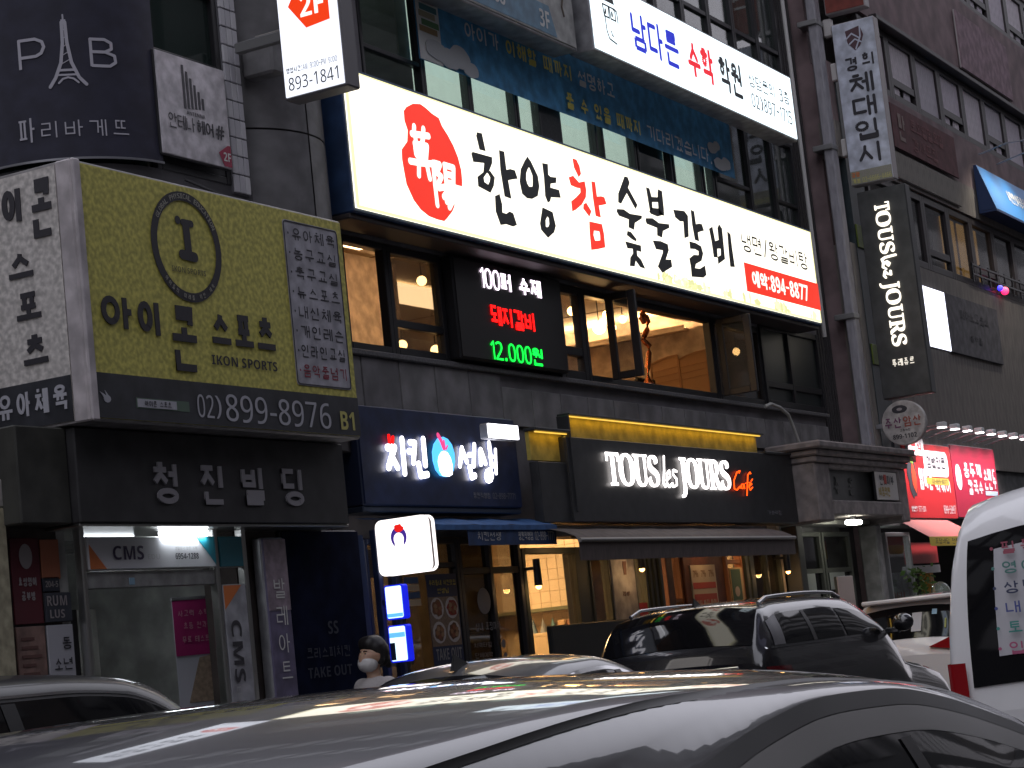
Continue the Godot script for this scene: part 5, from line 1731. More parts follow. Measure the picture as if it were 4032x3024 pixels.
	rect(t, "red_strip", pm("offer_red"), .2, .05, .60, .10, .004)
	for k in 3:
		latin(t, "7%", .05 + k * .22, .79, .19 + k * .22, .87, .004, pm("offer_brown", c(.22, .12, .07), .6), 0, "bold")
		latin(t, "7%", .05 + k * .22, .19, .19 + k * .22, .28, .004, pm("offer_brown"), 0, "bold")
		write(t, ["커피", "빵집", "할인"][k], .06 + k * .2, .42, .22 + k * .2, .54, .006, pm("offer_cream"), .1)
	t = board("green_poster", "green and cream poster on the lit yellow bakery door", "poster", Vector3(22.42, 1.45, .10), .38, .78, .006, pm("offer_yellow", c(.6, .42, .2), .6), olive, 0, .002)
	rect(t, "green_block", pm("offer_green", c(.06, .12, .06), .6), .02, .34, .30, .76, .004)
	flat(t, "cup_print", pm("offer_cream"), disc(.16, .5, .07, .06, 14), .006)
	t = board("red_notice", "small bright red notice low on the bakery window", "notice", Vector3(19.82, 1.7, .12), .22, .2, .006, pm("notice_red", c(.5, .03, .03), .6), olive, 0, .002)
	# wall lamps that shine down the posts
	var spots := [[17.38, 2.12, .26, "wall lamp on the post between chicken shop and bakery"], [19.62, 2.24, .3, "wall lamp shining on the grey white pillar panel"], [23.86, 2.14, .26, "wall lamp beside the dark bakery window and stone portal"]]
	for k in 3:
		var s: Array = spots[k]
		t = thing("wall_lamp", s[3], "lamp", Vector3(s[0], s[1], s[2]), 0, "bakery wall lamps")
		b = MB.new()
		b.lathe(Vector3(0, 0, 0), [[.0, .26], [.035, .26], [.038, .01], [.03, .005]], 14)
		part(t, "shade", b, dark)
		b = MB.new()
		b.ball(Vector3(0, .0, 0), Vector3.ONE * .028)
		part(t, "bulb", b, glow("lamp_bulb", Color(1, .72, .36), 12.0))
		bx(t, "arm", dark, -.015, .16, -.16, .015, .19, -.03)
		bulb_light(t, Vector3(0, -.0, 0), warm, .05, .03)

	# downlights under the bakery awning
	for k in 4:
		t = thing("awning_downlight", ["recessed downlight under the bakery awning over the tiled room", "recessed downlight under the bakery awning over the pillar panel", "recessed downlight under the bakery awning over the offer poster", "recessed downlight under the bakery awning over the yellow door"][k], "lamp", Vector3([18.1, 19.6, 21.6, 22.8][k], 2.56, .36), 0, "downlights under the bakery awning")
		b = MB.new()
		b.lathe(Vector3.ZERO, [[.0, .03], [.07, .03], [.07, .0], [.055, .0]], 16)
		part(t, "ring", b, dark)
		b = MB.new()
		b.lathe(Vector3.ZERO, [[.0, .006], [.05, .006], [.05, .012], [0, .012]], 14)
		part(t, "lamp_glass", b, glow("downlight_glow", warm, 7.0))
		down_light(t, Vector3(0, -.012, 0), .1, .1, warm, 45.0)

	# --- stone portal at the right end
	t = thing("stone_portal", "grey stone portal with moulded cornice and dark name panel beside the bakery", "portal", Vector3(25.5, .14, .8))
	off = t.position
	var stone := pm("portal_stone", c(.24, .21, .20), .8, 0, "grime", .8)
	bx(t, "pillar", stone, 23.82, 2.70, .3, 24.32, 3.42, .78, .02)
	bx(t, "post", pm("passage_post", c(.05, .05, .045), .6), 24.2, .14, .1, 24.4, 2.7, .3, .01)
	bx(t, "pillar", stone, 26.98, 2.70, .3, 27.3, 3.42, .78, .02)
	bx(t, "pillar", pm("pillar_grey", c(.30, .30, .29), .8, 0, "grime", .8), 26.75, .14, .2, 26.98, 2.7, .45, .02)
	bx(t, "cornice", stone, 23.70, 3.58, .2, 27.42, 3.67, .92, .02)
	bx(t, "cornice", stone, 23.76, 3.50, .2, 27.36, 3.579, .86, .02)
	bx(t, "cornice", stone, 23.80, 3.42, .2, 27.32, 3.499, .82, .015)
	bx(t, "beam", stone, 24.32, 2.78, .3, 26.98, 2.96, .79, .015)
	bx(t, "beam", stone, 24.32, 3.36, .3, 26.98, 3.42, .78, .01)
	bx(t, "name_panel", pm("name_panel", c(.04, .042, .04), .4, 0, "grime", 1), 24.32, 2.96, .4, 26.98, 3.36, .68)
	bx(t, "passage_wall", pm("passage_grey", c(.22, .23, .21), .8, 0, "grime", .8), 24.32, .14, -1.0, 26.98, 2.78, -.9)
	bx(t, "passage_ceiling", pm("passage_ceiling", c(.4, .4, .36), .8), 24.32, 2.72, -.9, 26.98, 2.775, .3)
	off = Vector3.ZERO
	for s in [["주", .38], ["은", .92]]:
		b = MB.new()
		letter_into(b, s[0], 24.32 + s[1], 3.04, 24.5 + s[1], 3.28, .69, .1, .006, false, "sans")
		var o := MeshInstance3D.new()
		part(t, "letter", b, pm("name_grey", c(.09, .09, .085), .6)).position = -t.position
		o.free()
	t = board("clinic_sign", "small pale sign with gold and black print on the dark portal name panel", "sign", Vector3(26.05, 2.98, .78), .85, .38, .06, pm("clinic_white", c(.5, .47, .44), .5), dark, 0, .006)
	write(t, "한빛피부", .12, .20, .70, .34, .005, pm("dark_print"), .12)
	write(t, "비움의원", .05, .05, .5, .18, .005, pm("clinic_gold", c(.35, .25, .06), .5), .14)
	rect(t, "red_mark", pm("offer_red"), .3, .22, .4, .34, .007)
	t = thing("portal_lamp", "bright white lamp under the beam of the stone portal", "lamp", Vector3(25.1, 2.70, .66))
	bx(t, "tube", glow("portal_tube_light", Color(1, 1, .93), 14.0), 0, -.03, -.05, .42, .03, .05, .02)
	bx(t, "bracket", dark, .17, .032, -.03, .25, .08, .03)
	down_light(t, Vector3(.21, -.05, 0), .4, .1, Color(1, 1, .93), 7.0)
	for s in [[24.45, 1.0, 1.5, "glass passage door with pale notices beside the bakery post"], [25.55, 1.0, 1.3, "passage window with pasted pictures inside the portal"]]:
		t = thing("passage_door", s[3], "door", Vector3(s[0], .14, .1))
		var f := window(t, 0, 0, 1.05, 2.5, 0, pm("passage_frame", c(.10, .105, .09), .5), tint, .06, [], [2.0])
		for k in 4:
			rect(f, "notice", pm("notice_grey_%d" % (k % 3), [c(.32, .34, .32), c(.18, .17, .17), c(.26, .26, .27)][k % 3], .7), .12 + .1 * (k % 2), 1.75 - k * .26, .7 + .1 * (k % 3), 1.97 - k * .26, .02 + .002 * k)
	t = board("pavement_panel", "pale lit panel standing between the bakery and the portal", "panel", Vector3(24.02, 1.2, .82), .55, .82, .05, pm("panel_rose", c(.42, .34, .30), .6), olive, 0, .006)

# ------------------------------------------------------------------ signs of the brown building
func build_right_signs() -> void:
	var dark := pm("dark_frame")
	var alu := pm("sign_aluminium")
	var ink := pm("dark_print")
	var t := board("sports_academy_sign", "unlit pale blue vertical sign with shield emblem and large dark syllables", "sign", Vector3(27.5, 7.45, .48), .63, 2.34, .2, pm("ice_white", c(.62, .66, .76), .55, 0, "grime", .7), pm("cabinet_pale", c(.36, .33, .33), .5, .2), -PI / 2, .012)
	var b := MB.new()
	b.poly(PackedVector2Array([Vector2(.20, 2.20), Vector2(.42, 2.24), Vector2(.46, 2.10), Vector2(.40, 1.96), Vector2(.32, 1.90), Vector2(.22, 2.02)]), .006, .004)
	part(t, "emblem", b, pm("emblem_wine", c(.09, .045, .055), .6))
	b = MB.new()
	b.line(pairs([200, 2080, 290, 2150, 400, 2060]), .02, .009, .006, true)
	b.line(pairs([240, 2000, 330, 2060, 420, 2000]), .02, .009, .006, true)
	b.line(pairs([420, 2240, 410, 2080, 330, 1920]), .02, .009, .006, true)
	part(t, "emblem_lines", b, pm("ice_print", c(.5, .53, .62), .6))
	b = MB.new()
	letter_into(b, "경", .14, 1.62, .33, 1.82, .006, .13, .002, false, "sans")
	part(t, "letter", b, ink)
	b = MB.new()
	letter_into(b, "희", .38, 1.64, .58, 1.84, .006, .13, .002, false, "sans")
	part(t, "letter", b, ink)
	for k in 4:
		b = MB.new()
		letter_into(b, "체대입시"[k], .17, 1.28 - k * .335, .53, 1.57 - k * .335, .006, .15, .002, true, "sans")
		part(t, "letter", b, ink)
	rect(t, "phone_band", pm("band_olive", c(.26, .26, .20), .6), .015, .015, .615, .20, .005)
	write(t, "02-2625-0456", .18, .115, .60, .185, .008, pm("poster_pale"), .1)
	write(t, "02-6666-4466", .18, .025, .60, .095, .008, pm("band_yellow"), .1)
	write(t, "광명", .03, .115, .15, .185, .008, pm("print_orange"), .12)
	write(t, "개봉", .03, .025, .15, .095, .008, pm("band_yellow"), .12)
	for y in [.45, 1.55, 2.2]:
		bx(t, "bracket", pm("bracket_white", c(.5, .48, .47), .5), -.14, y, -.15, 0, y + .26, -.05, .02)
	t = board("red_end_sign", "lower end of a red vertical sign above the pale blue vertical sign", "sign", Vector3(27.5, 9.95, .42), .6, 2.0, .2, pm("sign_red", c(.24, .05, .035), .5, 0, "grime", .8), pm("cabinet_pale"), -PI / 2, .02)
	write_down(t, "미술학원", .15, .4, .45, 1.8, .006, pm("print_white"), .12, 0, .3)
	# vertical bakery sign
	t = board("bakery_column_sign", "tall dark grey vertical sign with lit white serif bakery letters reading downwards", "sign", Vector3(27.5, 4.42, .54), .70, 2.93, .22, pm("column_slate", c(.055, .058, .058), .5, 0, "grime", .7), pm("column_edge", c(.04, .042, .042), .5), -PI / 2, .01)
	var lw := glow("column_letter_light", Color(1.0, .96, .88), 1.7)
	for s in [["T", 2.72, 2.60], ["O", 2.60, 2.38], ["U", 2.37, 2.17], ["S", 2.16, 2.00], ["J", 1.60, 1.50], ["O", 1.50, 1.28], ["U", 1.27, 1.07], ["R", 1.065, .87], ["S", .865, .70]]:
		latin(t, s[0], .24 if s[0] != "J" else .17, s[2], .45, s[1], .03, lw, .025, "serifbold", "letter", true)
	b = MB.new()
	b.line(pairs([450, 1960, 300, 1950, 250, 1930, 260, 1890]), .03, .03, .005, true)
	b.line(pairs([290, 1880, 330, 1830, 350, 1860, 320, 1890, 260, 1870, 250, 1820, 290, 1790]), .028, .03, .005, true)
	b.line(pairs([350, 1750, 350, 1700, 300, 1720, 270, 1760, 250, 1700, 270, 1670]), .028, .03, .005, true)
	part(t, "script_word", b, lw)
	write(t, "뚜레쥬르", .20, .42, .52, .53, .012, glow("small_letter_light", Color(1, .96, .88), .8), .12)
	face_light(t, .2, .6, .5, 2.75, .06, Color(1, .96, .9), .15)
	# round sign
	t = thing("round_sign", "round off-white sign with purple and red syllables on an arm beside the drain pipe", "sign", Vector3(27.5, 4.06, .8), -PI / 2)
	b = MB.new()
	b.lathe(Vector3.ZERO, [[0, -.06], [.30, -.06], [.31, -.05], [.31, .04], [.30, .05], [0, .05]], 36, 2)
	part(t, "drum", b, pm("drum_white", c(.46, .43, .41), .5, 0, "grime", 1.2))
	flat(t, "eye_mark", ink, blob(-.03, .19, .11, .055, 3, 20, .03), .054)
	flat(t, "eye_mark", pm("poster_pale"), disc(-.03, .19, .04, .02, 12), .058)
	write(t, "주산", -.27, -.06, -.02, .09, .054, pm("print_plum", c(.14, .04, .10), .6), .12)
	write(t, "암산", .0, -.06, .26, .09, .054, pm("print_brick", c(.28, .07, .05), .6), .12)
	write(t, "교육학원", -.06, -.12, .09, -.085, .054, ink, .12)
	latin(t, "899-1102", -.17, -.215, .17, -.15, .054, ink, 0, "bold")
	bx(t, "arm", alu, -.5, -.03, -.02, -.3, .03, .02)
	# banners and panels on the brown wall
	t = board("faded_banner", "faded dark red banner with a pale block syllable under the curtained windows", "banner", Vector3(29.9, 8.43, .46), 3.3, .70, .02, pm("faded_red", c(.13, .045, .05), .8, 0, "grime", .7), ink, 0, .005)
	write(t, "판", .25, .15, .62, .6, .006, pm("faded_pale", c(.24, .18, .16), .8), .14)
	write(t, "토요일일요일", .9, .38, 2.6, .6, .006, pm("faded_rose", c(.2, .08, .08), .8), .1)
	write(t, "강사모집", .9, .08, 2.2, .3, .006, pm("faded_rose"), .1)
	t = board("pink_panel", "plain pinkish grey panel fixed to the brown upper wall", "panel", Vector3(34.35, 10.56, .46), 3.25, 1.04, .05, pm("pink_grey", c(.30, .20, .23), .8, 0, "grime", .7), pm("cabinet_pale"), 0, .005)
	t = board("pale_band_panel", "long pale panel above the office windows of the brown building", "panel", Vector3(29.9, 7.96, .44), 3.3, .42, .03, pm("pale_panel", c(.24, .22, .19), .8, 0, "streak", .8), pm("cabinet_pale"), 0, .005)
	t = board("blank_lit_panel", "overexposed blank white lit panel beside the grey banner", "sign", Vector3(30.33, 5.41, .44), 1.17, .95, .1, glow("blank_panel_light", Color(.92, .93, 1), 2.6), alu, 0, .01)
	face_light(t, .02, .02, 1.15, .93, .05, Color(.92, .93, 1), .5)
	t = board("grey_banner", "dim grey banner with small dark print right of the blank lit panel", "banner", Vector3(31.52, 5.41, .44), 2.95, .95, .03, pm("grey_cloth", c(.12, .115, .125), .8, 0, "grime", .8), ink, 0, .005)
	write(t, "피아노교습소", .7, .58, 2.3, .75, .006, pm("grey_print", c(.05, .05, .055), .8), .1)
	write(t, "음악홀", 1.1, .25, 1.8, .36, .006, pm("grey_print"), .1)
	# blue awning sign with gooseneck lamps
	t = thing("blue_canopy_sign", "bright blue sloping canopy sign with white script lit by arm lamps", "sign", Vector3(34.3, 8.04, .42))
	b = MB.new()
	b.face4(Vector3(.0, 0, .30), Vector3(5.0, 0, .30), Vector3(5.0, .8, .05), Vector3(.0, .8, .05))
	part(t, "face", b, pm("canopy_blue", c(.02, .20, .52), .5))
	b = MB.new()
	b.face3(Vector3(0, 0, 0), Vector3(0, 0, .30), Vector3(0, .8, .05))
	b.face3(Vector3(0, 0, 0), Vector3(0, .8, .05), Vector3(0, .8, 0))
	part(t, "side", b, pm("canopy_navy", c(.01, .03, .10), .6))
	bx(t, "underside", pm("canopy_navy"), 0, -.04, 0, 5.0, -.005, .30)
	b = MB.new()
	write_slope(b, "시원한이동통신", 1.35, .30, 2.6, .55)
	part(t, "lettering", b, pm("banner_white"))
	for k in 2:
		var l := thing("arm_lamp", ["arm lamp over the left part of the blue canopy sign", "arm lamp over the right part of the blue canopy sign"][k], "lamp", Vector3(34.75 + k * 1.1, 9.1, .42), 0, "arm lamps over the blue canopy")
		b = MB.new()
		b.tube([Vector3(0, 0, 0), Vector3(0, .1, .5), Vector3(0, .08, .9)], .014, 6)
		part(l, "arm", b, alu)
		b = MB.new()
		b.lathe(Vector3(0, .0, .92), [[.0, .12], [.05, .1], [.09, 0], [.0, .0]], 12)
		part(l, "shade", b, pm("lamp_white"))
		b = MB.new()
		b.ball(Vector3(0, -.01, .92), Vector3.ONE * .04)
		part(l, "bulb", b, glow("arm_bulb", Color(1, .96, .88), 10.0))
		var sp := SpotLight3D.new()
		sp.name = "spot_light"
		sp.light_color = Color(1, .96, .9)
		sp.light_energy = 2.5
		sp.spot_angle = 62
		sp.light_size = .05
		sp.spot_range = 10
		sp.shadow_enabled = true
		sp.position = Vector3(0, -.04, .9)
		sp.rotation = Vector3(-1.15, 0, 0)
		l.add_child(sp)
	# red shop signs with flood lamps
	var red := pm("shop_red", c(.50, .018, .022), .4)
	t = board("red_food_sign", "bright red floodlit food sign with white lettering and a pepper mark", "sign", Vector3(28.15, 2.78, .5), 2.3, 1.10, .12, red, alu, 0, .01)
	write(t, "엄마손", .62, .42, 1.25, .75, .006, chalk_white(), .16)
	write(t, "떡볶이", 1.35, .38, 2.1, .58, .006, chalk_white(), .15)
	flat(t, "white_cloud", chalk_white(), rounded(.92, .62, 2.1, 1.0, .12), .009)
	write(t, "김밥전문", 1.05, .74, 1.95, .92, .013, ink, .14)
	flat(t, "yellow_pill", pm("pill_gold", c(.5, .38, .06), .5), rounded(.95, .50, 2.05, .60, .04), .009)
	write(t, "02-899-8877", 1.2, .52, 1.95, .58, .013, ink, .12)
	write(t, "영업문의 1577-000", .10, .10, .75, .18, .006, chalk_white(), .12)
	write(t, "899-5997", 1.62, .08, 2.2, .2, .006, chalk_white(), .12)
	flat(t, "pepper_mark", ink, blob(.32, .62, .2, .32, 21, 18, .12), .005)
	flat(t, "pepper_mark", pm("pepper_red", c(.6, .06, .02), .5), blob(.38, .58, .1, .2, 22, 14, .2), .009)
	flat(t, "leaf_mark", pm("leaf_lime", c(.25, .4, .05), .5), blob(.36, .84, .07, .06, 23, 10, .3), .012)
	t = board("crimson_food_sign", "crimson floodlit shop sign with white script right of the bright red one", "sign", Vector3(30.48, 2.80, .5), 2.38, 1.12, .12, pm("shop_crimson", c(.36, .012, .04), .4), alu, 0, .01)
	flat(t, "white_oval", chalk_white(), disc(.26, .62, .15, .2, 24), .006)
	write(t, "홍두깨", .55, .62, 1.5, .86, .006, chalk_white(), .15)
	write(t, "칼국수", .70, .36, 1.5, .60, .006, chalk_white(), .15)
	write(t, "손만두", 1.6, .45, 2.3, .80, .006, chalk_white(), .12)
	rect(t, "pale_strip", pm("strip_ice", c(.4, .5, .6), .5), 1.6, .36, 2.3, .43, .006)
	write(t, "점포 899-1234", 1.2, .1, 1.9, .2, .006, chalk_white(), .12)
	t = board("small_white_sign", "small floodlit white sign at the left top of the red food sign", "sign", Vector3(28.1, 3.66, .62), .7, .26, .05, chalk_white(), alu, 0, .006)
	write(t, "분식", .12, .06, .58, .2, .005, red, .15)
	for k in 8:
		var where := ["over the small white sign", "second along the flood bar", "third along the flood bar", "at the joint of the two red signs", "past the joint over the crimson sign", "over the middle of the crimson sign", "near the end of the crimson sign", "at the far end of the flood bar"]
		var l := thing("flood_lamp", "flood lamp on an arm above red signs, " + where[k], "lamp", Vector3(28.35 + k * .62, 4.0, .42), 0, "flood lamps above the red signs")
		b = MB.new()
		b.tube([Vector3(0, -.02, 0), Vector3(0, .05, .3), Vector3(0, .04, .62)], .014, 6)
		part(l, "arm", b, alu)
		bx(l, "lamp_head", pm("lamp_white"), -.07, .0, .58, .07, .07, .70, .01)
		bx(l, "lamp_glass", glow("flood_light", Color(1, .96, .97), 9.0), -.06, -.012, .59, .06, -.002, .69)
		var sp := SpotLight3D.new()
		sp.name = "spot_light"
		sp.light_color = Color(1, .95, .97)
		sp.light_energy = 2.2
		sp.spot_angle = 60
		sp.light_size = .05
		sp.spot_range = 8
		sp.shadow_enabled = true
		sp.position = Vector3(0, -.03, .62)
		sp.rotation = Vector3(-PI / 2 + .55, 0, 0)
		l.add_child(sp)
	# yellow and red sloping awning
	t = thing("shop_awning", "small sloping red awning with yellow lettered valance under the red signs", "awning", Vector3(27.5, 2.38, .4))
	b = MB.new()
	b.face4(Vector3(.1, .10, .50), Vector3(2.6, .10, .50), Vector3(2.3, .38, .12), Vector3(.0, .38, .12))
	part(t, "canopy", b, pm("awning_rose", c(.42, .09, .07), .6))
	b = MB.new()
	b.face4(Vector3(.1, -.03, .51), Vector3(2.3, -.03, .51), Vector3(2.6, .10, .505), Vector3(.1, .10, .505))
	part(t, "valance", b, pm("awning_gold", c(.55, .42, .05), .6))
	write(t, "포장배달 전문 899-1111", .3, -.005, 2.2, .075, .52, ink, .1)
	# the lit snack shop below
	t = thing("snack_shop_front", "brightly lit snack shop window with red boards under the small awning", "shopfront", Vector3(30, .14, .2))
	off = t.position
	window(t, 27.32, .16, 28.36, 2.6, .36, pm("shop_steel", c(.35, .36, .36), .4, .5), glass("shop_pane", Color.WHITE, .2), .05)
	bx(t, "white_film", pm("film_white", c(.42, .48, .50), .6, 0, "grime", 1), 27.38, .2, .28, 28.30, 2.05, .30)
	bx(t, "red_board", pm("board_red", c(.45, .03, .03), .5), 28.42, 2.16, .25, 29.75, 2.46, .33)
	bx(t, "steel_shelf", pm("shop_steel"), 28.42, 2.02, .2, 29.75, 2.13, .34)
	bx(t, "dark_red_wall", pm("wall_maroon", c(.16, .02, .02), .6), 28.4, .16, -.2, 29.6, 2.0, -.1)
	bx(t, "orange_post", pm("post_orange", c(.55, .26, .04), .5), 29.5, .16, .1, 29.66, 2.02, .25)
	off = Vector3.ZERO
	var fw := thing("window_lettering", "red latin letters on the white film of the snack shop window", "sticker", Vector3(27.45, 1.62, .31))
	latin(fw, "BWU", 0, 0, .6, .16, 0, pm("letter_brick", c(.4, .05, .04), .6), 0, "bold")
	var sl := thing("shop_tube_lamp", "cold white tube lamp inside the snack shop window", "lamp", Vector3(27.5, 2.3, .0))
	bx(sl, "tube", glow("snack_tube_light", Color(.95, 1, 1), 9.0), 0, 0, -.04, .5, .04, .04, .01)
	down_light(sl, Vector3(.25, -.02, 0), .5, .08, Color(.95, 1, 1), 4.0)
	var sl2 := thing("shop_ceiling_lamp", "cold ceiling lamp deep inside the snack shop", "lamp", Vector3(30.5, 2.6, -1.2))
	bx(sl2, "tube", glow("snack_tube_light", Color(.95, 1, 1), 9.0), -.6, 0, -.1, .6, .04, .1, .01)
	down_light(sl2, Vector3(0, -.02, 0), 1.2, .2, Color(.95, 1, 1), 10.0)

func chalk_white() -> StandardMaterial3D:
	return pm("letter_white", c(.75, .73, .73), .5)

func write_slope(b: MB, text: String, x0: float, y0: float, x1: float, y1: float) -> void:
	var w := (x1 - x0) / text.length()
	for k in text.length():
		var d := MB.new()
		letter_into(d, text[k], x0 + k * w, y0, x0 + (k + .85) * w, y1, 0, .12, 0, true, "sans")
		for q in d.v.size():
			var p := d.v[q]
			b.v.append(Vector3(p.x, p.y, .30 - p.y * .25 / .8 + .008 + p.z))
			b.n.append(Vector3(0, .3, .954))

# a matt surface without sheen
func dull(key: String, col: Color) -> StandardMaterial3D:
	var m := pm(key, col, 1.0, 0, "grime", .7)
	m.metallic_specular = .15
	return m
# ------------------------------------------------------------------ cars: x runs from the rear (0) to the nose, z across
func pf(a: Array, x: float) -> float:
	if x <= a[0][0]: return a[0][1]
	for k in a.size() - 1:
		if x <= a[k + 1][0]:
			var h: float = a[k + 1][0] - a[k][0]
			var t: float = (x - a[k][0]) / h
			var d: float = (a[k + 1][1] - a[k][1]) / h
			var m0 := d
			var m1 := d
			if k > 0:
				var e: float = (a[k][1] - a[k - 1][1]) / (a[k][0] - a[k - 1][0])
				m0 = 0.0 if e * d <= 0 else 2 * e * d / (e + d)
			if k < a.size() - 2:
				var e2: float = (a[k + 2][1] - a[k + 1][1]) / (a[k + 2][0] - a[k + 1][0])
				m1 = 0.0 if e2 * d <= 0 else 2 * e2 * d / (e2 + d)
			var t2 := t * t
			var t3 := t2 * t
			return (2 * t3 - 3 * t2 + 1) * a[k][1] + (t3 - 2 * t2 + t) * h * m0 + (-2 * t3 + 3 * t2) * a[k + 1][1] + (t3 - t2) * h * m1
	return a[a.size() - 1][1]

class Car:
	var o: Node3D
	var main
	var s: Dictionary

	func f(key: String, x: float) -> float:
		return main.pf(s[key], x) if s[key] is Array else s[key]

	func plan(x: float) -> float:
		var l: float = s.L
		var e: float = minf(x, l - x) / s.get("nose", .7)
		return 1.0 if e >= 1 else lerpf(s.get("end", .80), 1.0, 1 - (1 - e) * (1 - e))

	func roof(x: float, t: float, lift := 0.0) -> Vector3:  # t from -1 to 1 across the roof panel
		var top := f("top", x)
		return Vector3(x, top - (top - f("M", x)) * pow(absf(t), s.get("crown", 2.3)) + lift, f("wM", x) * t * plan(x))

	func side(x: float, y: float, lift: float, sgn: float) -> Vector3:
		var w := f("W", x)
		var b := f("belt", x)
		var z: float
		if y >= w:
			var m := f("M", x)
			z = lerpf(f("wW", x), f("wM", x), clampf((y - w) / maxf(m - w, .001), 0, 1))
		elif y >= b:
			var t := (w - y) / maxf(w - b, .001)
			z = lerpf(f("wW", x), s.wbelt, t) + .018 * sin(PI * t)
		else:
			z = lerpf(s.wbelt, s.wmax, clampf((b - y) / .2, 0, 1))
		return Vector3(x, y, sgn * (z * plan(x) + lift))

	func ring(x: float) -> Array:
		var r := []
		var n := 9
		for i in n:
			r.append(roof(x, float(i) / (n - 1)))
		var p := plan(x)
		var m := f("M", x)
		var w := f("W", x)
		var b := f("belt", x)
		var wm := f("wM", x)
		var ww := f("wW", x)
		r.append(Vector3(x, lerpf(m, w, .5) + .006, (lerpf(wm, ww, .5) + .008) * p))
		r.append(Vector3(x, w, ww * p))
		for k in 3:
			r.append(side(x, lerpf(w, b, (k + 1) / 3.0), 0, 1))
		for q in [[.12, .6], [.3, 1.0], [.6, 1.0], [.8, .97], [.97, .88]]:
			r.append(Vector3(x, lerpf(b, .2, q[0]), lerpf(s.wbelt, s.wmax, q[1]) * p if q[0] < .5 else s.wmax * q[1] * p))
		r.append(Vector3(x, .19, .3 * p))
		var full := []
		for i in range(r.size() - 1, 0, -1):
			full.append(Vector3(r[i].x, r[i].y, -r[i].z))
		full.append_array(r)
		return full

	func shell(m: Material) -> void:
		var xs := []
		var n := 70
		for i in n + 1:
			xs.append(s.L * i / n)
		for e in [.02, .04, .1, s.L - .04, s.L - .1]:
			xs.append(e)
		xs.sort()
		var g := []
		for x in xs:
			g.append(ring(x))
		var b: MB = MB.new()
		b.sheet(g, true)
		b.out4(g[0].duplicate(), Vector3(1, .6, 0))
		b.out4(g[g.size() - 1].duplicate(), Vector3(s.L - 1, .6, 0))
		main.part(o, "body", b, m)

	# a panel lying on the side between two polylines given as [x, y] pairs
	func panel(called: String, m: Material, low: Array, high: Array, lift: float, n := 24, both := true, rows := 5) -> void:
		for sgn in ([1.0, -1.0] if both else [1.0]):
			var g := []
			for i in n + 1:
				var t := float(i) / n
				var a := at_pl(low, t)
				var c := at_pl(high, t)
				var row := []
				for j in rows + 1:
					var q := a.lerp(c, float(j) / rows)
					row.append(side(q.x, q.y, lift, sgn))
				g.append(row)
			var b: MB = MB.new()
			b.sheet(g, sgn < 0)
			main.part(o, called, b, m)

	func at_pl(a: Array, t: float) -> Vector2:
		var k := t * (a.size() - 1)
		var i := mini(int(k), a.size() - 2)
		return Vector2(a[i][0], a[i][1]).lerp(Vector2(a[i + 1][0], a[i + 1][1]), k - i)

	# follows one of the profiles from x0 to x1, shifted down by dy
	func along(key: String, x0: float, x1: float, dy := 0.0, n := 24) -> Array:
		var out := []
		for i in n + 1:
			var x := lerpf(x0, x1, float(i) / n)
			out.append([x, f(key, x) + dy])
		return out

	# a panel on the top surface (windscreen, rear window, sunroof)
	func top_panel(called: String, m: Material, x0: float, x1: float, t0: float, t1: float, lift: float, n := 10, label := "") -> void:
		var g := []
		for i in n + 1:
			var row := []
			var x := lerpf(x0, x1, float(i) / n)
			var e := lerpf(t0, t1, float(i) / n)
			for j in 13:
				var tt := lerpf(-e, e, j / 12.0)
				var p := roof(x, tt)
				var d := (roof(x + .01, tt) - roof(x - .01, tt)).normalized()
				var nn := Vector3(-d.y, d.x, 0)
				row.append(p + nn * lift)
			g.append(row)
		var b: MB = MB.new()
		b.sheet(g, true)
		main.part(o, called, b, m, label)

	func wheels(x0: float, x1: float, r: float) -> void:
		for x in [x0, x1]:
			for sgn in [-1.0, 1.0]:
				var z: float = sgn * (s.wmax - .1)
				var b: MB = MB.new()
				b.lathe(Vector3(x, r, z), [[r * .62, -.11], [r * .93, -.11], [r, -.08], [r, .08], [r * .93, .11], [r * .62, .11]], 24, 2)
				var w = main.part(o, "wheel", b, main.pm("tyre", main.c(.02, .02, .02), .9))
				b = MB.new()
				b.lathe(Vector3(x, r, z), [[0, -.07], [r * .6, -.09], [r * .62, 0], [r * .6, .09], [0, .07]], 18, 2)
				main.part(w, "rim", b, main.pm("rim_silver", main.c(.45, .45, .46), .3, .9))

func make_car(called: String, label: String, at: Vector3, spec: Dictionary, m: Material, turn := 0.0) -> Car:
	var k := Car.new()
	k.main = self
	k.s = spec
	k.o = thing(called, label, "car", at, turn)
	k.shell(m)
	k.wheels(spec.axles[0], spec.axles[1], spec.get("wheel", .33))
	return k

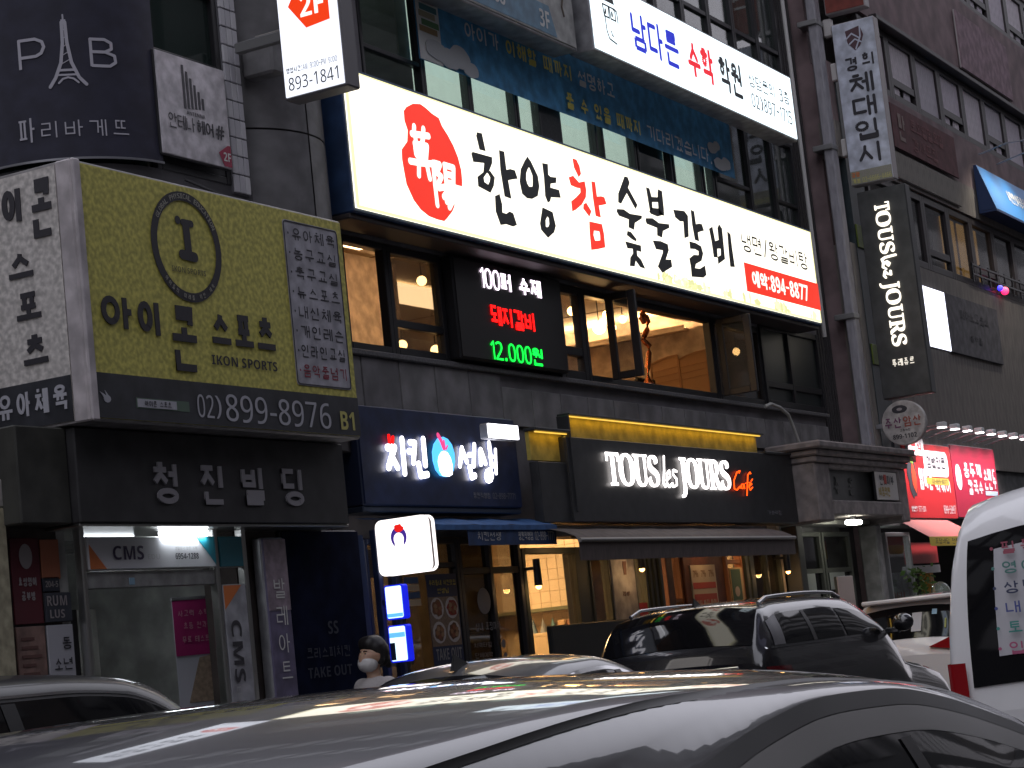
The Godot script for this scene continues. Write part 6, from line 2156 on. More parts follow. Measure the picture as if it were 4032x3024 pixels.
func build_cars() -> void:
	var black := pm("car_glass", c(.006, .006, .007), .04)
	var rubber := pm("car_rubber", c(.012, .012, .013), .45)
	var chrome := pm("car_chrome", c(.55, .55, .56), .12, 1.0)
	var lens := pm("tail_lens", c(.28, .008, .012), .12)
	var lamp_off := pm("head_lens", c(.4, .4, .42), .1)
	# 1. silver car right in front of the camera
	var near := {"L": 5.5, "wbelt": .78, "wmax": .88, "axles": [.95, 4.1], "nose": .55, "end": .84, "crown": 2.0,
		"top": [[0, .92], [0.04, 1.12], [0.12, 1.36], [0.25, 1.475], [.6, 1.50], [1, 1.509], [1.3, 1.511], [1.95, 1.505], [2.66, 1.480], [3.46, 1.440], [3.8, 1.40], [4.2, 1.27], [4.65, 1.06], [4.8, 1.01], [5.3, .86], [5.5, .6]],
		"M": [[0, .88], [0.04, 1.02], [0.12, 1.18], [0.25, 1.26], [1, 1.355], [1.38, 1.385], [1.75, 1.41], [2.1, 1.422], [2.85, 1.412], [3.4, 1.375], [3.8, 1.335], [4.1, 1.275], [4.4, 1.185], [4.7, 1.02], [4.8, .985], [5.3, .84], [5.5, .58]],
		"W": [[0, .84], [0.12, .95], [1, 1.04], [1.4, 1.13], [1.7, 1.21], [2.07, 1.292], [2.36, 1.342], [2.75, 1.374], [3.19, 1.363], [3.68, 1.304], [4.24, 1.176], [4.65, .99], [4.8, .95], [5.3, .82], [5.5, .56]],
		"belt": [[0, .78], [0.3, .90], [1.5, .95], [3.5, .93], [4.6, .925], [4.8, .91], [5.3, .77], [5.5, .5]],
		"wM": [[0, .40], [0.3, .47], [1.4, .505], [2.1, .51], [3.8, .53], [4.6, .62], [4.9, .68], [5.5, .70]],
		"wW": [[0, .55], [0.3, .60], [1.5, .615], [3.8, .62], [4.6, .72], [4.9, .76], [5.5, .76]]}
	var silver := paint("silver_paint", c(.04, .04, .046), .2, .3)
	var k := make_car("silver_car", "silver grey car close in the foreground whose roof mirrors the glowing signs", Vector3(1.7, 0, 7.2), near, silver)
	k.panel("roof_moulding", rubber, k.along("M", .6, 4.4, -.012), k.along("M", .6, 4.4, .004), .004, 60, true, 2)
	k.panel("window_seal", rubber, k.along("W", 1.65, 4.55, -.04), k.along("W", 1.65, 4.55, .0), .004, 60, true, 2)
	k.panel("door_frame", pm("door_frame_grey", c(.16, .155, .15), .4, .2), k.along("W", 1.72, 4.5, -.105), k.along("W", 1.72, 4.5, -.042), .004, 60, true, 2)
	k.panel("side_window", black, [[2.0, .99], [3.0, .98], [4.5, .97]], k.along("W", 2.0, 4.42, -.107), .005, 50)
	k.panel("door_pillar", rubber, [[3.12, .985], [3.20, .985]], [[3.06, 1.25], [3.14, 1.25]], .009, 2)
	k.panel("belt_trim", chrome, [[1.7, .955], [3.1, .95], [4.55, .945]], [[1.7, .975], [3.1, .97], [4.55, .962]], .006, 30, true, 1)
	k.top_panel("windscreen", black, 4.7, 3.84, .93, .90, .006)
	k.top_panel("rear_window", black, .05, .24, .90, .86, .006, 6)
	k.panel("tail_light", lens, [[.06, .70], [.4, .74]], [[.06, .86], [.4, .84]], .008, 6)
	k.panel("headlight", lamp_off, [[5.0, .66], [5.4, .60]], [[5.0, .76], [5.4, .68]], .008, 6)
	k.panel("door_handle", silver, [[2.25, .80], [2.45, .80]], [[2.25, .83], [2.45, .83]], .03, 3)

	# 2. dark car low at the left edge
	var left := {"L": 4.7, "wbelt": .84, "wmax": .90, "axles": [.9, 3.7], "wheel": .36,
		"top": [[0, 1.0], [.1, 1.3], [.3, 1.58], [.6, 1.66], [1.5, 1.69], [2.5, 1.685], [3.0, 1.66], [3.25, 1.62], [3.6, 1.42], [4.0, 1.12], [4.1, 1.06], [4.5, .95], [4.7, .65]],
		"M": [[0, .97], [.1, 1.24], [.3, 1.52], [.6, 1.61], [1.5, 1.645], [2.5, 1.64], [3.0, 1.61], [3.25, 1.56], [3.6, 1.37], [4.0, 1.08], [4.1, 1.03], [4.5, .92], [4.7, .62]],
		"W": [[0, .95], [.1, 1.15], [.3, 1.42], [.6, 1.52], [1.5, 1.57], [2.5, 1.565], [3.0, 1.53], [3.25, 1.46], [3.6, 1.27], [4.0, 1.04], [4.1, 1.0], [4.5, .9], [4.7, .6]],
		"belt": [[0, .9], [.4, 1.02], [3.8, .99], [4.1, .96], [4.5, .85], [4.7, .55]], "wM": [[0, .62], [3.2, .64], [4.1, .72], [4.7, .7]], "wW": [[0, .70], [3.2, .73], [4.1, .80], [4.7, .76]]}
	k = make_car("dark_car", "black car low at the kerb in front of the building entrance", Vector3(5.55, .02, 1.75), left, paint("black_paint", c(.010, .010, .012), .0, .4, .45))
	k.panel("side_window", black, [[.5, 1.05], [2.0, 1.04], [3.75, 1.02]], k.along("W", .62, 3.5, -.03), .005, 40)
	k.panel("window_trim", chrome, k.along("W", .55, 3.6, -.012), k.along("W", .55, 3.6, .0), .006, 40, true, 1)
	k.panel("door_pillar", rubber, [[2.1, 1.05], [2.2, 1.05]], [[2.05, 1.53], [2.15, 1.53]], .009, 2)
	k.top_panel("windscreen", black, 4.02, 3.28, .95, .92, .006)
	k.top_panel("rear_window", black, .08, .3, .92, .9, .006, 5)
	k.panel("tail_light", lens, [[.08, .85], [.4, .9]], [[.08, 1.0], [.4, 1.0]], .008, 5)

	# 3. dark grey sedan in the middle distance
	var mid := {"L": 4.6, "wbelt": .82, "wmax": .89, "axles": [.95, 3.65], "wheel": .32,
		"top": [[0, .75], [.08, .98], [.5, 1.05], [.85, 1.09], [1.25, 1.32], [1.5, 1.44], [1.8, 1.502], [2.1, 1.505], [2.45, 1.455], [2.8, 1.32], [3.4, 1.02], [3.7, .97], [4.3, .86], [4.6, .6]],
		"M": [[0, .72], [.08, .95], [.5, 1.01], [.85, 1.05], [1.25, 1.25], [1.5, 1.37], [1.8, 1.448], [2.1, 1.456], [2.45, 1.40], [2.8, 1.27], [3.4, .99], [3.7, .94], [4.3, .83], [4.6, .58]],
		"W": [[0, .70], [.08, .92], [.5, .97], [.85, 1.0], [1.25, 1.18], [1.5, 1.31], [1.8, 1.39], [2.1, 1.40], [2.45, 1.345], [2.8, 1.21], [3.4, .96], [3.7, .92], [4.3, .81], [4.6, .56]],
		"belt": [[0, .68], [.1, .88], [.7, .93], [3.4, .92], [3.7, .88], [4.3, .78], [4.6, .52]], "wM": [[0, .66], [.7, .56], [1.5, .54], [2.8, .55], [3.6, .66], [4.6, .66]], "wW": [[0, .72], [.7, .66], [1.5, .61], [2.8, .62], [3.6, .74], [4.6, .72]]}
	k = make_car("grey_sedan", "dark grey sedan with shark fin aerial parked before the chicken shop", Vector3(8.25, .015, 3.72), mid, paint("charcoal_paint", c(.07, .07, .075), .4, .3))
	k.panel("window_seal", chrome, k.along("W", 1.1, 3.2, -.02), k.along("W", 1.1, 3.2, .0), .005, 40, true, 1)
	k.panel("side_window", black, [[1.1, .96], [2.2, .955], [3.2, .95]], k.along("W", 1.2, 3.1, -.025), .005, 40)
	k.panel("door_pillar", rubber, [[2.3, .97], [2.4, .97]], [[2.22, 1.37], [2.3, 1.37]], .009, 2)
	k.top_panel("windscreen", black, 3.36, 2.55, .95, .9, .006)
	k.top_panel("rear_window", black, .88, 1.46, .9, .88, .006)
	var fin := MB.new()
	fin.face3(Vector3(1.52, 1.455, .012), Vector3(1.72, 1.48, .004), Vector3(1.55, 1.55, .002))
	fin.face3(Vector3(1.52, 1.455, -.012), Vector3(1.55, 1.55, -.002), Vector3(1.72, 1.48, -.004))
	fin.face3(Vector3(1.52, 1.455, -.012), Vector3(1.52, 1.455, .012), Vector3(1.55, 1.55, 0))
	part(k.o, "aerial_fin", fin, rubber)
	k.panel("tail_light", lens, [[.05, .78], [.35, .82]], [[.05, .92], [.35, .92]], .008, 5)

	# 4. black SUV with roof rails
	var suv := {"L": 4.75, "wbelt": .86, "wmax": .93, "axles": [.95, 3.8], "wheel": .38, "nose": .2, "end": .95,
		"top": [[0, 1.22], [.03, 1.34], [.10, 1.46], [.25, 1.66], [.38, 1.73], [.8, 1.765], [1.6, 1.775], [2.3, 1.755], [2.65, 1.71], [3.0, 1.56], [3.3, 1.30], [3.5, 1.08], [4.2, .97], [4.6, .88], [4.75, .6]],
		"M": [[0, 1.20], [.03, 1.31], [.10, 1.42], [.25, 1.60], [.38, 1.67], [.8, 1.715], [1.6, 1.725], [2.3, 1.705], [2.65, 1.655], [3.0, 1.50], [3.3, 1.26], [3.5, 1.05], [4.2, .94], [4.6, .85], [4.75, .58]],
		"W": [[0, 1.18], [.03, 1.27], [.10, 1.36], [.25, 1.52], [.38, 1.585], [.8, 1.635], [1.6, 1.645], [2.3, 1.62], [2.65, 1.57], [3.0, 1.45], [3.3, 1.22], [3.5, 1.02], [4.2, .91], [4.6, .82], [4.75, .56]],
		"belt": [[0, 1.16], [.2, 1.30], [2.9, 1.31], [3.25, 1.18], [3.5, .98], [4.2, .87], [4.6, .78], [4.75, .52]], "wM": [[0, .76], [.3, .70], [.6, .66], [2.7, .66], [3.6, .76], [4.75, .74]], "wW": [[0, .80], [.3, .76], [.6, .74], [2.7, .74], [3.6, .83], [4.75, .8]]}
	var bp := paint("gloss_black_paint", c(.010, .010, .012), .1, .25)
	k = make_car("black_suv", "glossy black SUV with silver roof rails in front of the bakery", Vector3(16.75, .02, 1.86), suv, bp, -.02)
	k.top_panel("rear_window", black, .05, .33, .99, .99, .006, 8)
	k.panel("side_window", black, [[.50, 1.335], [1.2, 1.335], [1.95, 1.335]], k.along("W", .56, 1.9, -.02), .005, 30)
	k.panel("side_window", black, [[2.02, 1.335], [2.6, 1.335], [3.25, 1.335]], k.along("W", 1.97, 3.0, -.03), .005, 30)
	k.panel("window_trim", chrome, [[.1, 1.312], [2.0, 1.312], [3.4, 1.312]], [[.1, 1.33], [2.0, 1.33], [3.4, 1.33]], .008, 30, true, 1)
	k.panel("door_pillar", pm("pillar_satin", c(.12, .12, .13), .35, .4), [[.24, 1.335], [.49, 1.335]], [[.30, 1.55], [.55, 1.61]], .006, 6)
	k.panel("door_pillar", rubber, [[1.15, 1.335], [1.24, 1.335]], [[1.12, 1.615], [1.2, 1.615]], .009, 3)
	k.top_panel("windscreen", black, 3.4, 2.7, .95, .92, .006)
	for sg in [-1.0, 1.0]:
		var b := MB.new()
		var pts := []
		for i in 12:
			var x := .5 + i * .18
			pts.append(k.side(x, k.f("M", x), .0, sg) + Vector3(0, .05 - (.03 if i in [0, 11] else .0), -.03 * sg))
		b.tube(pts, .018, 6)
		part(k.o, "roof_rail", b, pm("rail_silver", c(.4, .4, .41), .25, .9))
		b = MB.new()
		b.ball(Vector3(3.12, 1.40, sg * 1.02), Vector3(.09, .09, .11), 8, 12)
		b.box(3.08, 1.30, sg * .84, 3.15, 1.36, sg * .98, .01)
		part(k.o, "wing_mirror", b, bp)
	k.panel("tail_light", pm("tail_lens_dark", c(.06, .004, .006), .12), [[.03, 1.0], [.4, 1.08]], [[.03, 1.16], [.4, 1.15]], .008, 5)
	bx(k.o, "tailgate_trim", chrome, -.012, 1.16, -.6, .02, 1.185, .6, .004)
	bx(k.o, "number_plate", pm("plate_white_car", c(.5, .5, .5), .5), -.015, .82, -.26, .0, .94, .26, .003)
	fin = MB.new()
	fin.face3(Vector3(.5, 1.735, .012), Vector3(.68, 1.75, .004), Vector3(.53, 1.82, .002))
	fin.face3(Vector3(.5, 1.735, -.012), Vector3(.53, 1.82, -.002), Vector3(.68, 1.75, -.004))
	part(k.o, "aerial_fin", fin, rubber)

	# 5. white SUV further along
	var wsuv := {"L": 4.6, "wbelt": .83, "wmax": .92, "axles": [.9, 3.65], "wheel": .36, "nose": .4, "end": .88,
		"top": [[0, 1.0], [.03, 1.1], [.12, 1.22], [.36, 1.58], [.42, 1.65], [.9, 1.69], [1.8, 1.71], [2.6, 1.69], [2.9, 1.65], [3.3, 1.42], [3.7, 1.12], [3.85, 1.06], [4.4, .95], [4.6, .65]],
		"M": [[0, .97], [.03, 1.06], [.12, 1.18], [.36, 1.53], [.42, 1.60], [.9, 1.64], [1.8, 1.66], [2.6, 1.64], [2.9, 1.59], [3.3, 1.37], [3.7, 1.09], [3.85, 1.03], [4.4, .92], [4.6, .62]],
		"W": [[0, .95], [.03, 1.03], [.12, 1.12], [.36, 1.42], [.42, 1.48], [.9, 1.55], [1.8, 1.57], [2.6, 1.55], [2.9, 1.49], [3.3, 1.29], [3.7, 1.06], [3.85, 1.0], [4.4, .9], [4.6, .6]],
		"belt": [[0, .92], [.2, 1.05], [3.5, 1.02], [3.85, .97], [4.4, .85], [4.6, .56]], "wM": [[0, .66], [.4, .62], [2.9, .62], [3.85, .72], [4.6, .72]], "wW": [[0, .76], [.4, .72], [2.9, .72], [3.85, .8], [4.6, .78]]}
	var wp := paint("white_paint", c(.72, .71, .71), .0, .35)
	k = make_car("white_suv", "white SUV with dark stickered rear window beyond the black SUV", Vector3(23.6, 0, 1.72), wsuv, wp)
	k.top_panel("rear_window", black, .10, .35, .93, .97, .006, 6)
	k.panel("side_window", black, [[.45, 1.09], [2.0, 1.08], [3.4, 1.07]], k.along("W", .55, 3.15, -.03), .005, 40)
	k.top_panel("windscreen", black, 3.66, 2.95, .95, .92, .006)
	bx(k.o, "roof_spoiler", wp, .22, 1.62, -.58, .5, 1.675, .58, .02)
	for z in [.26, -.26]:
		var b := MB.new()
		b.poly(PackedVector2Array([Vector2(0, 1.08), Vector2(.5, 1.0), Vector2(.58, 1.18), Vector2(.28, 1.18)]), 0, -.14)
		var tl := part(k.o, "tail_light", b, lens)
		tl.rotation.y = -PI / 2
		tl.position = Vector3(-.02, 0, z)
		if z < 0:
			tl.scale.x = -1
			tl.position.z = -.26
	var rear := func(x0: float, x1: float, z0: float, z1: float, called: String, m: Material) -> void:
		var g := []
		for i in 4:
			var row := []
			for j in 4:
				var x := lerpf(x0, x1, i / 3.0)
				var z := lerpf(z0, z1, j / 3.0)
				var p: Vector3 = k.roof(x, z / (k.f("wM", x) * k.plan(x)))
				row.append(p + Vector3(-.014, .008, 0))
			g.append(row)
		var b := MB.new()
		b.sheet(g, true)
		part(k.o, called, b, m)
	rear.call(.15, .29, .02, .14, "window_sticker", pm("sticker_white", c(.45, .45, .46), .6))
	rear.call(.27, .31, .26, .32, "window_sticker", pm("sticker_blue"))
	rear.call(.17, .24, .42, .44, "window_sticker", pm("sticker_lime", c(.3, .32, .08), .6))

	# 6. white van at the right edge
	var van := {"L": 5.1, "wbelt": .90, "wmax": .96, "axles": [1.0, 4.1], "wheel": .35, "nose": .18, "end": .93,
		"top": [[0, 1.0], [.02, 1.2], [.06, 1.5], [.14, 1.86], [.22, 1.99], [.4, 2.05], [2.5, 2.07], [3.6, 2.02], [3.9, 1.92], [4.4, 1.45], [4.7, 1.18], [5.0, .95], [5.1, .7]],
		"M": [[0, .98], [.02, 1.17], [.06, 1.45], [.14, 1.78], [.22, 1.90], [.4, 1.96], [2.5, 1.98], [3.6, 1.93], [3.9, 1.83], [4.4, 1.4], [4.7, 1.15], [5.0, .92], [5.1, .68]],
		"W": [[0, .96], [.02, 1.13], [.06, 1.38], [.14, 1.64], [.22, 1.74], [.4, 1.80], [2.5, 1.82], [3.6, 1.78], [3.9, 1.68], [4.4, 1.3], [4.7, 1.1], [5.0, .9], [5.1, .66]],
		"belt": [[0, .94], [.3, 1.15], [4.4, 1.12], [4.7, 1.0], [5.1, .6]], "wM": [[0, .86], [.2, .76], [3.8, .74], [4.6, .8], [5.1, .8]], "wW": [[0, .90], [.2, .83], [3.8, .82], [4.6, .86], [5.1, .84]]}
	k = make_car("white_van", "white van with a lettered notice in its black rear window", Vector3(9.5, 0.05, 7.42), van, wp)
	k.top_panel("rear_window", black, .012, .135, .95, .95, .008, 8)
	k.panel("side_window", black, [[.6, 1.2], [2.5, 1.2], [4.2, 1.17]], k.along("W", .6, 4.0, -.04), .005, 40)
	k.top_panel("windscreen", black, 4.6, 3.95, .95, .92, .006)
	for sgn in [-1.0, 1.0]:
		var g := []
		for i in 8:
			var y := lerpf(.80, 1.22, i / 7.0)
			var row := []
			for j in 6:
				var a := j / 5.0
				# wraps from the rear face round the corner
				var z := lerpf(.77, .865, minf(a * 1.5, 1.0))
				var x := -.02 + maxf(0.0, a - .6) * .35
				row.append(Vector3(x, y, sgn * (z + .01)))
			g.append(row)
		var b := MB.new()
		b.sheet(g, sgn < 0)
		part(k.o, "tail_light", b, lens)
	var notice := func(t0: float, t1: float, x0: float, x1: float, called: String, m: Material, lift: float) -> void:
		var g := []
		for i in 7:
			var row := []
			for j in 7:
				var p: Vector3 = k.roof(lerpf(x0, x1, i / 6.0), lerpf(t0, t1, j / 6.0))
				row.append(p + Vector3(-lift, lift * .3, 0))
			g.append(row)
		var b := MB.new()
		b.sheet(g, true)
		part(k.o, called, b, m)
	notice.call(-.78, .9, .026, .112, "rear_notice", pm("notice_white", c(.45, .44, .46), .6), .012)
	var rowc := [c(.4, .1, .14), c(.1, .25, .22), c(.05, .06, .12), c(.08, .1, .3), c(.06, .28, .24), c(.45, .1, .2)]
	var wordv := ["필독", "영어", "상담", "내신", "토익", "입시"]
	for r in 6:
		var y := 1.70 - r * .092
		var x := 0.06
		for i in 40:
			if k.f("top", .02 + i * .003) > y + .02:
				x = .02 + i * .003
				break
		for ch in 3:
			var b := MB.new()
			if ch == 2:
				b.poly(disc(.0, .03, .008, .008, 10), 0, -.002)
			else:
				letter_into(b, wordv[r][ch], .045 + ch * .09, 0, .115 + ch * .09, .06, 0, .12, .002, false, "sans")
			var wd := part(k.o, "notice_letter" if ch < 2 else "notice_dot", b, pm("notice_ink_%d" % r, rowc[r], .6))
			wd.rotation.y = -PI / 2
			wd.position = Vector3(x - .045, y, -.61)
	bx(k.o, "rear_handle", pm("van_trim", c(.3, .3, .3), .5), -.03, .86, -.3, .0, .92, .3, .01)
	bx(k.o, "rear_bumper", wp, -.06, .28, -.82, .05, .55, .82, .04)

# ------------------------------------------------------------------ a passer-by
# surface nets over tapered capsules joined with a smooth minimum
func nets(bones: Array, cell: float, blend: float) -> MB:
	var lo := Vector3.INF
	var hi := -Vector3.INF
	for b in bones:
		var r: float = maxf(b[2], b[3]) + cell * 2
		for p in [b[0], b[1]]:
			lo = lo.min(p - Vector3.ONE * r)
			hi = hi.max(p + Vector3.ONE * r)
	var n := Vector3i(((hi - lo) / cell).ceil()) + Vector3i.ONE
	var d := PackedFloat32Array()
	d.resize(n.x * n.y * n.z)
	d.fill(1.0)
	for b in bones:
		var a: Vector3 = b[0]
		var e: Vector3 = b[1]
		var ab := e - a
		var l2 := maxf(ab.length_squared(), 1e-9)
		var r0: float = b[2]
		var r1: float = b[3]
		var pad := maxf(r0, r1) + blend + cell * 2
		var i0 := Vector3i(((a.min(e) - Vector3.ONE * pad - lo) / cell).floor()).max(Vector3i.ZERO)
		var i1 := Vector3i(((a.max(e) + Vector3.ONE * pad - lo) / cell).ceil()).min(n - Vector3i.ONE)
		for z in range(i0.z, i1.z + 1):
			for y in range(i0.y, i1.y + 1):
				var at := (z * n.y + y) * n.x
				for x in range(i0.x, i1.x + 1):
					var p := lo + Vector3(x, y, z) * cell
					var t := clampf((p - a).dot(ab) / l2, 0, 1)
					var v := p.distance_to(a + ab * t) - lerpf(r0, r1, t)
					var o := d[at + x]
					var h := maxf(blend - absf(o - v), 0.0) / blend
					d[at + x] = minf(o, v) - h * h * blend * .25
	var vert := {}
	var sx := 1
	var sy := n.x
	var sz := n.x * n.y
	for z in n.z - 1:
		for y in n.y - 1:
			for x in n.x - 1:
				var at := (z * n.y + y) * n.x + x
				var sum := Vector3.ZERO
				var cnt := 0
				var c8 := [d[at], d[at + sx], d[at + sy], d[at + sx + sy], d[at + sz], d[at + sx + sz], d[at + sy + sz], d[at + sx + sy + sz]]
				var neg := 0
				for q in 8:
					if c8[q] < 0: neg += 1
				if neg == 0 or neg == 8: continue
				for e in [[0, 1], [2, 3], [4, 5], [6, 7], [0, 2], [1, 3], [4, 6], [5, 7], [0, 4], [1, 5], [2, 6], [3, 7]]:
					var va: float = c8[e[0]]
					var vb: float = c8[e[1]]
					if (va < 0) == (vb < 0): continue
					var t := va / (va - vb)
					var pa := Vector3(e[0] & 1, (e[0] >> 1) & 1, e[0] >> 2)
					var pb := Vector3(e[1] & 1, (e[1] >> 1) & 1, e[1] >> 2)
					sum += pa.lerp(pb, t)
					cnt += 1
				var g := Vector3(c8[1] + c8[3] + c8[5] + c8[7] - c8[0] - c8[2] - c8[4] - c8[6], c8[2] + c8[3] + c8[6] + c8[7] - c8[0] - c8[1] - c8[4] - c8[5], c8[4] + c8[5] + c8[6] + c8[7] - c8[0] - c8[1] - c8[2] - c8[3]).normalized()
				vert[at] = [lo + (Vector3(x, y, z) + sum / cnt) * cell, g]
	var m := MB.new()
	for at in vert:
		for ax in [[sx, sy, sz], [sy, sz, sx], [sz, sx, sy]]:
			if (d[at] < 0) == (d[at + ax[0]] < 0): continue
			var q := [at, at - ax[1], at - ax[1] - ax[2], at - ax[2]]
			if not (vert.has(q[1]) and vert.has(q[2]) and vert.has(q[3])): continue
			if d[at] >= 0: q.reverse()
			var V := []
			for w in q: V.append(vert[w])
			var fn: Vector3 = (V[1][0] - V[0][0]).cross(V[2][0] - V[0][0])
			if fn.dot(V[0][1] + V[2][1]) < 0: V.reverse()
			m.smooth3(V[0][0], V[1][0], V[2][0], V[0][1], V[1][1], V[2][1])
			m.smooth3(V[0][0], V[2][0], V[3][0], V[0][1], V[2][1], V[3][1])
	return m

func build_person() -> void:
	var t := thing("person", "person in a white t-shirt and white face mask walking past the navy board", "person", Vector3(13.22, .0, 1.0), 2.8)
	var V := func(x: float, y: float, z: float) -> Vector3: return Vector3(x, y, z)
	var skin := pm("skin", c(.42, .25, .17), .55)
	skin.subsurf_scatter_enabled = true
	skin.subsurf_scatter_strength = .2
	var legs := []
	var arms := []
	for sg in [-1.0, 1.0]:
		var st: float = .14 * sg
		legs += [[V.call(0, .92, .09 * sg), V.call(st * .6 + .03, .50, .10 * sg), .085, .058], [V.call(st * .6 + .03, .50, .10 * sg), V.call(st - .03, .10, .10 * sg), .056, .036]]
		arms += [[V.call(-.01, 1.40, .17 * sg), V.call(-.03 - st * .2, 1.13, .205 * sg), .048, .038], [V.call(-.03 - st * .2, 1.13, .205 * sg), V.call(.06 - st * .5, .90, .21 * sg), .037, .026], [V.call(.06 - st * .5, .90, .21 * sg), V.call(.08 - st * .55, .83, .205 * sg), .03, .026]]
	var torso := [[V.call(0, .95, -.06), V.call(0, .95, .06), .105, .105], [V.call(0, .97, 0), V.call(.0, 1.15, 0), .115, .105], [V.call(0, 1.15, 0), V.call(-.005, 1.33, 0), .105, .12], [V.call(-.01, 1.36, -.11), V.call(-.01, 1.36, .11), .075, .075]]
	var neck := [[V.call(-.01, 1.40, 0), V.call(.005, 1.52, 0), .055, .05]]
	var head := [[V.call(.0, 1.63, 0), V.call(.0, 1.64, 0), .092, .085], [V.call(.025, 1.56, 0), V.call(.035, 1.60, 0), .062, .07], [V.call(-.02, 1.65, 0), V.call(-.02, 1.66, 0), .09, .085], [V.call(.09, 1.60, 0), V.call(.10, 1.585, 0), .014, .016], [V.call(.0, 1.60, -.078), V.call(.0, 1.63, -.082), .012, .015], [V.call(.0, 1.60, .078), V.call(.0, 1.63, .082), .012, .015]]
	var body := nets(legs + arms + torso + neck, .018, .035)
	var hd := nets(neck + head, .008, .03)
	body.v.append_array(hd.v)
	body.n.append_array(hd.n)
	for sg in [-1.0, 1.0]:
		var base := Vector3(.085 - .077 * sg, .82, .203 * sg)
		for f in 5:
			var spread := (f - 2) * .014
			var len_: float = [.05, .075, .08, .075, .055][f]
			var a := base + Vector3(spread, 0 if f else .03, 0)
			body.tube([a, a + Vector3(.008 + (.03 if f == 0 else .0), -len_ * .6, -.008 * sg), a + Vector3(.002 + (.03 if f == 0 else .0), -len_, -.022 * sg)], .0095, 6, .007)
	part(t, "body", body, skin)
	var cloth := func(list: Array, more: float) -> Array:
		var out := []
		for b in list: out.append([b[0], b[1], b[2] + more, b[3] + more])
		return out
	var sleeves := []
	for sg in [-1.0, 1.0]:
		sleeves.append([V.call(-.01, 1.395, .165 * sg), V.call(-.025, 1.24, .195 * sg), .062, .06])
	part(t, "shirt", nets(cloth.call(torso, .018) + sleeves, .016, .04), pm("shirt_white", c(.52, .48, .47), .85, 0, "grain", 3))
	part(t, "trousers", nets(cloth.call(legs, .018) + cloth.call([torso[0]], .012), .018, .04), pm("trousers_dark", c(.03, .03, .04), .9))
	for sg in [-1.0, 1.0]:
		part(t, "shoe", nets([[V.call(.14 * sg - .06, .05, .10 * sg), V.call(.14 * sg + .12, .04, .10 * sg), .045, .038]], .014, .02), pm("shoe_white", c(.4, .4, .4), .7))
	# hair: cap over the skull, tied low at the back
	part(t, "hair", nets([[V.call(-.03, 1.665, 0), V.call(-.025, 1.675, 0), .102, .10], [V.call(-.075, 1.60, 0), V.call(-.07, 1.64, 0), .07, .075], [V.call(.035, 1.715, -.03), V.call(.035, 1.715, .03), .05, .05], [V.call(-.02, 1.58, -.07), V.call(.0, 1.68, -.07), .03, .035], [V.call(-.02, 1.58, .07), V.call(.0, 1.68, .07), .03, .035], [V.call(-.13, 1.58, 0), V.call(-.15, 1.54, 0), .035, .025]], .010, .03), pm("hair_black", c(.012, .010, .010), .5))
	part(t, "face_mask", nets([[V.call(.045, 1.565, -.02), V.call(.045, 1.565, .02), .065, .065], [V.call(.075, 1.585, 0), V.call(.085, 1.56, 0), .034, .03]], .008, .03), pm("mask_white", c(.55, .53, .52), .8))
	for sg in [-1.0, 1.0]:
		var b := MB.new()
		b.ball(Vector3(.083, 1.638, .032 * sg), Vector3(.010, .008, .014), 6, 8)
		part(t, "eye", b, pm("eye_dark", c(.02, .015, .012), .3))
		b = MB.new()
		b.tube([Vector3(.088, 1.655, .016 * sg), Vector3(.09, 1.661, .032 * sg), Vector3(.078, 1.656, .05 * sg)], .004, 5)
		part(t, "eyebrow", b, pm("hair_black"))
	var cb := MB.new()
	cb.tube([Vector3(.06, 1.42, -.05), Vector3(.075, 1.40, 0), Vector3(.06, 1.42, .05)], .005, 5)
	part(t, "necklace_cord", cb, pm("cord_brown", c(.1, .04, .03), .6))

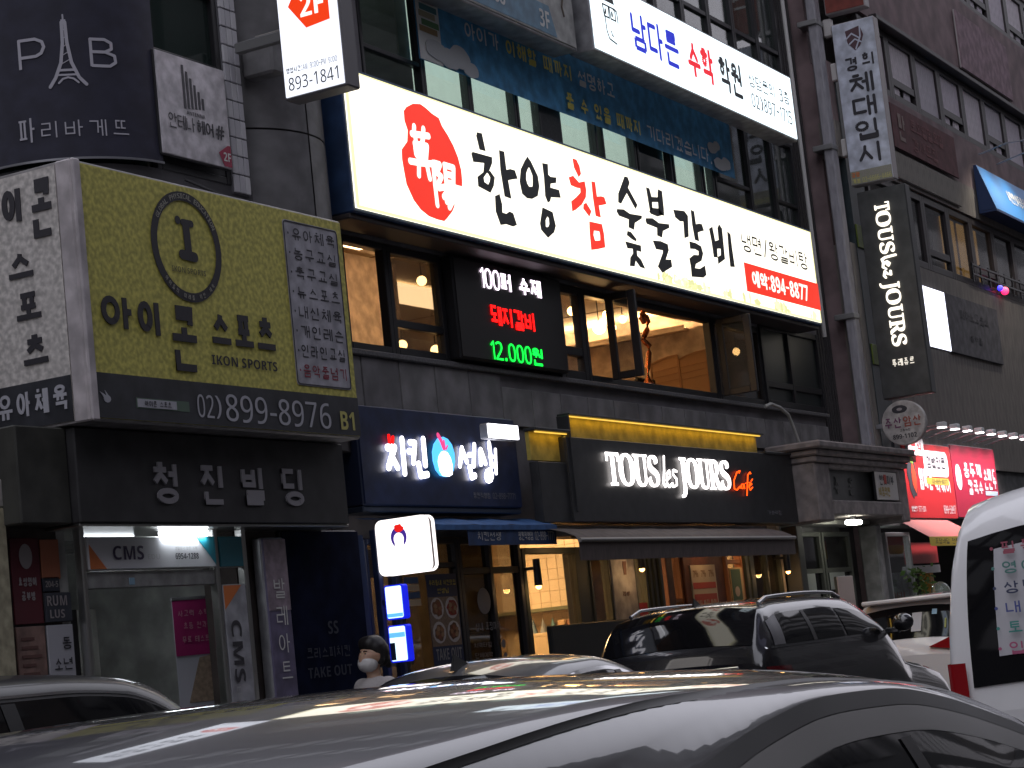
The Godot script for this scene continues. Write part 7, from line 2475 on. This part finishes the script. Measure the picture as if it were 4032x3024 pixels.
# ------------------------------------------------------------------ small things
func build_small_things() -> void:
	# two leafy pot plants in front of the snack shop
	var rng := RandomNumberGenerator.new()
	rng.seed = 77
	for k in 2:
		var t := thing("pot_plant", ["tall leafy pot plant before the white film window", "low bushy pot plant with a clear balloon beside the orange post"][k], "plant", Vector3(27.8 + k * .5, 0.14, .62))
		var b := MB.new()
		b.lathe(Vector3.ZERO, [[0, 0], [.13, 0], [.18, .42], [.15, .42], [.14, .38], [0, .38]], 16)
		part(t, "pot", b, pm("pot_clay", c(.2, .1, .07), .8))
		b = MB.new()
		var h := 1.75 if k == 0 else 1.3
		for s in 5:
			b.tube([Vector3(0, .38, 0), Vector3(rng.randf_range(-.08, .08), h * .6, rng.randf_range(-.08, .08)), Vector3(rng.randf_range(-.2, .2), h, rng.randf_range(-.2, .2))], .012, 5, .005)
		part(t, "stem", b, pm("stem_green", c(.06, .07, .03), .8))
		var leaf := [pm("leaf_a", c(.07, .13, .03), .5), pm("leaf_b", c(.10, .16, .05), .5)]
		for s in leaf.size():
			leaf[s].backlight_enabled = true
			leaf[s].backlight = Color(.2, .3, .1)
			b = MB.new()
			for i in 90:
				var y := rng.randf_range(.55 if k else .9, h + .2)
				var at := Vector3(rng.randf_range(-1, 1), 0, rng.randf_range(-1, 1)) * (.22 if k == 0 else .36) * sqrt(rng.randf())
				at.y = y
				var d := Vector3(rng.randf_range(-1, 1), rng.randf_range(-.4, .8), rng.randf_range(-1, 1)).normalized() * rng.randf_range(.07, .13)
				var w := d.cross(Vector3(rng.randf(), rng.randf(), rng.randf())).normalized() * d.length() * .32
				b.face3(at, at + d * .5 - w, at + d)
				b.face3(at, at + d, at + d * .5 + w)
			part(t, "foliage", b, leaf[s])
	var bl := thing("clear_balloon", "pale translucent balloon among the low plant leaves", "balloon", Vector3(28.45, 1.55, .7))
	var bb := MB.new()
	bb.ball(Vector3(0, .15, 0), Vector3(.14, .17, .14), 12, 18)
	part(bl, "skin", bb, glass("balloon_skin", Color(.7, .75, .68), .35, .1))
	bb = MB.new()
	bb.lathe(Vector3(0, -.04, 0), [[.0, .03], [.02, .0], [0, 0]], 8)
	part(bl, "knot", bb, pm("knot_pale", c(.5, .5, .45), .6))
	# loose cables over the corner sign and pale brackets
	var cab := thing("sagging_cable", "black cable sagging along the top of the yellow corner sign", "cable", Vector3(12.3, 4.98, .75))
	bb = MB.new()
	bb.tube([Vector3(0, .3, -.4), Vector3(.1, .06, 0), Vector3(.35, .03, .05), Vector3(.7, .08, 0), Vector3(1.2, .05, -.05), Vector3(1.9, .25, -.5)], .012, 6)
	part(cab, "wire", bb, pm("cable_black", c(.015, .015, .016), .7))
	# light coloured bubble lights on the balcony rail of the brown building
	for k in 2:
		var l := thing("coloured_lamp", ["small glowing pink round lamp on the office window rail", "small glowing blue round lamp next to the pink one"][k], "lamp", Vector3(34.95 - k * .28, 6.72 + k * .02, .5))
		bb = MB.new()
		bb.ball(Vector3.ZERO, Vector3.ONE * (.07 if k == 0 else .05))
		part(l, "globe", bb, glow("globe_light_%d" % k, [Color(1, .1, .35), Color(.15, .12, 1)][k], 2.5))
		bx(l, "bracket", pm("bracket_grey"), -.01, -.02, -.16, .01, .0, -.04)
	var rail := thing("window_rail", "dark balcony rail across the amber lit office windows", "railing", Vector3(33.2, 6.7, .47))
	for y in [.12, .28]:
		bx(rail, "bar", pm("dark_frame"), 0, y, -.02, 4.0, y + .03, .01)
	for i in 9:
		bx(rail, "post", pm("dark_frame"), i * .49, 0, -.018, i * .49 + .03, .34, .008)
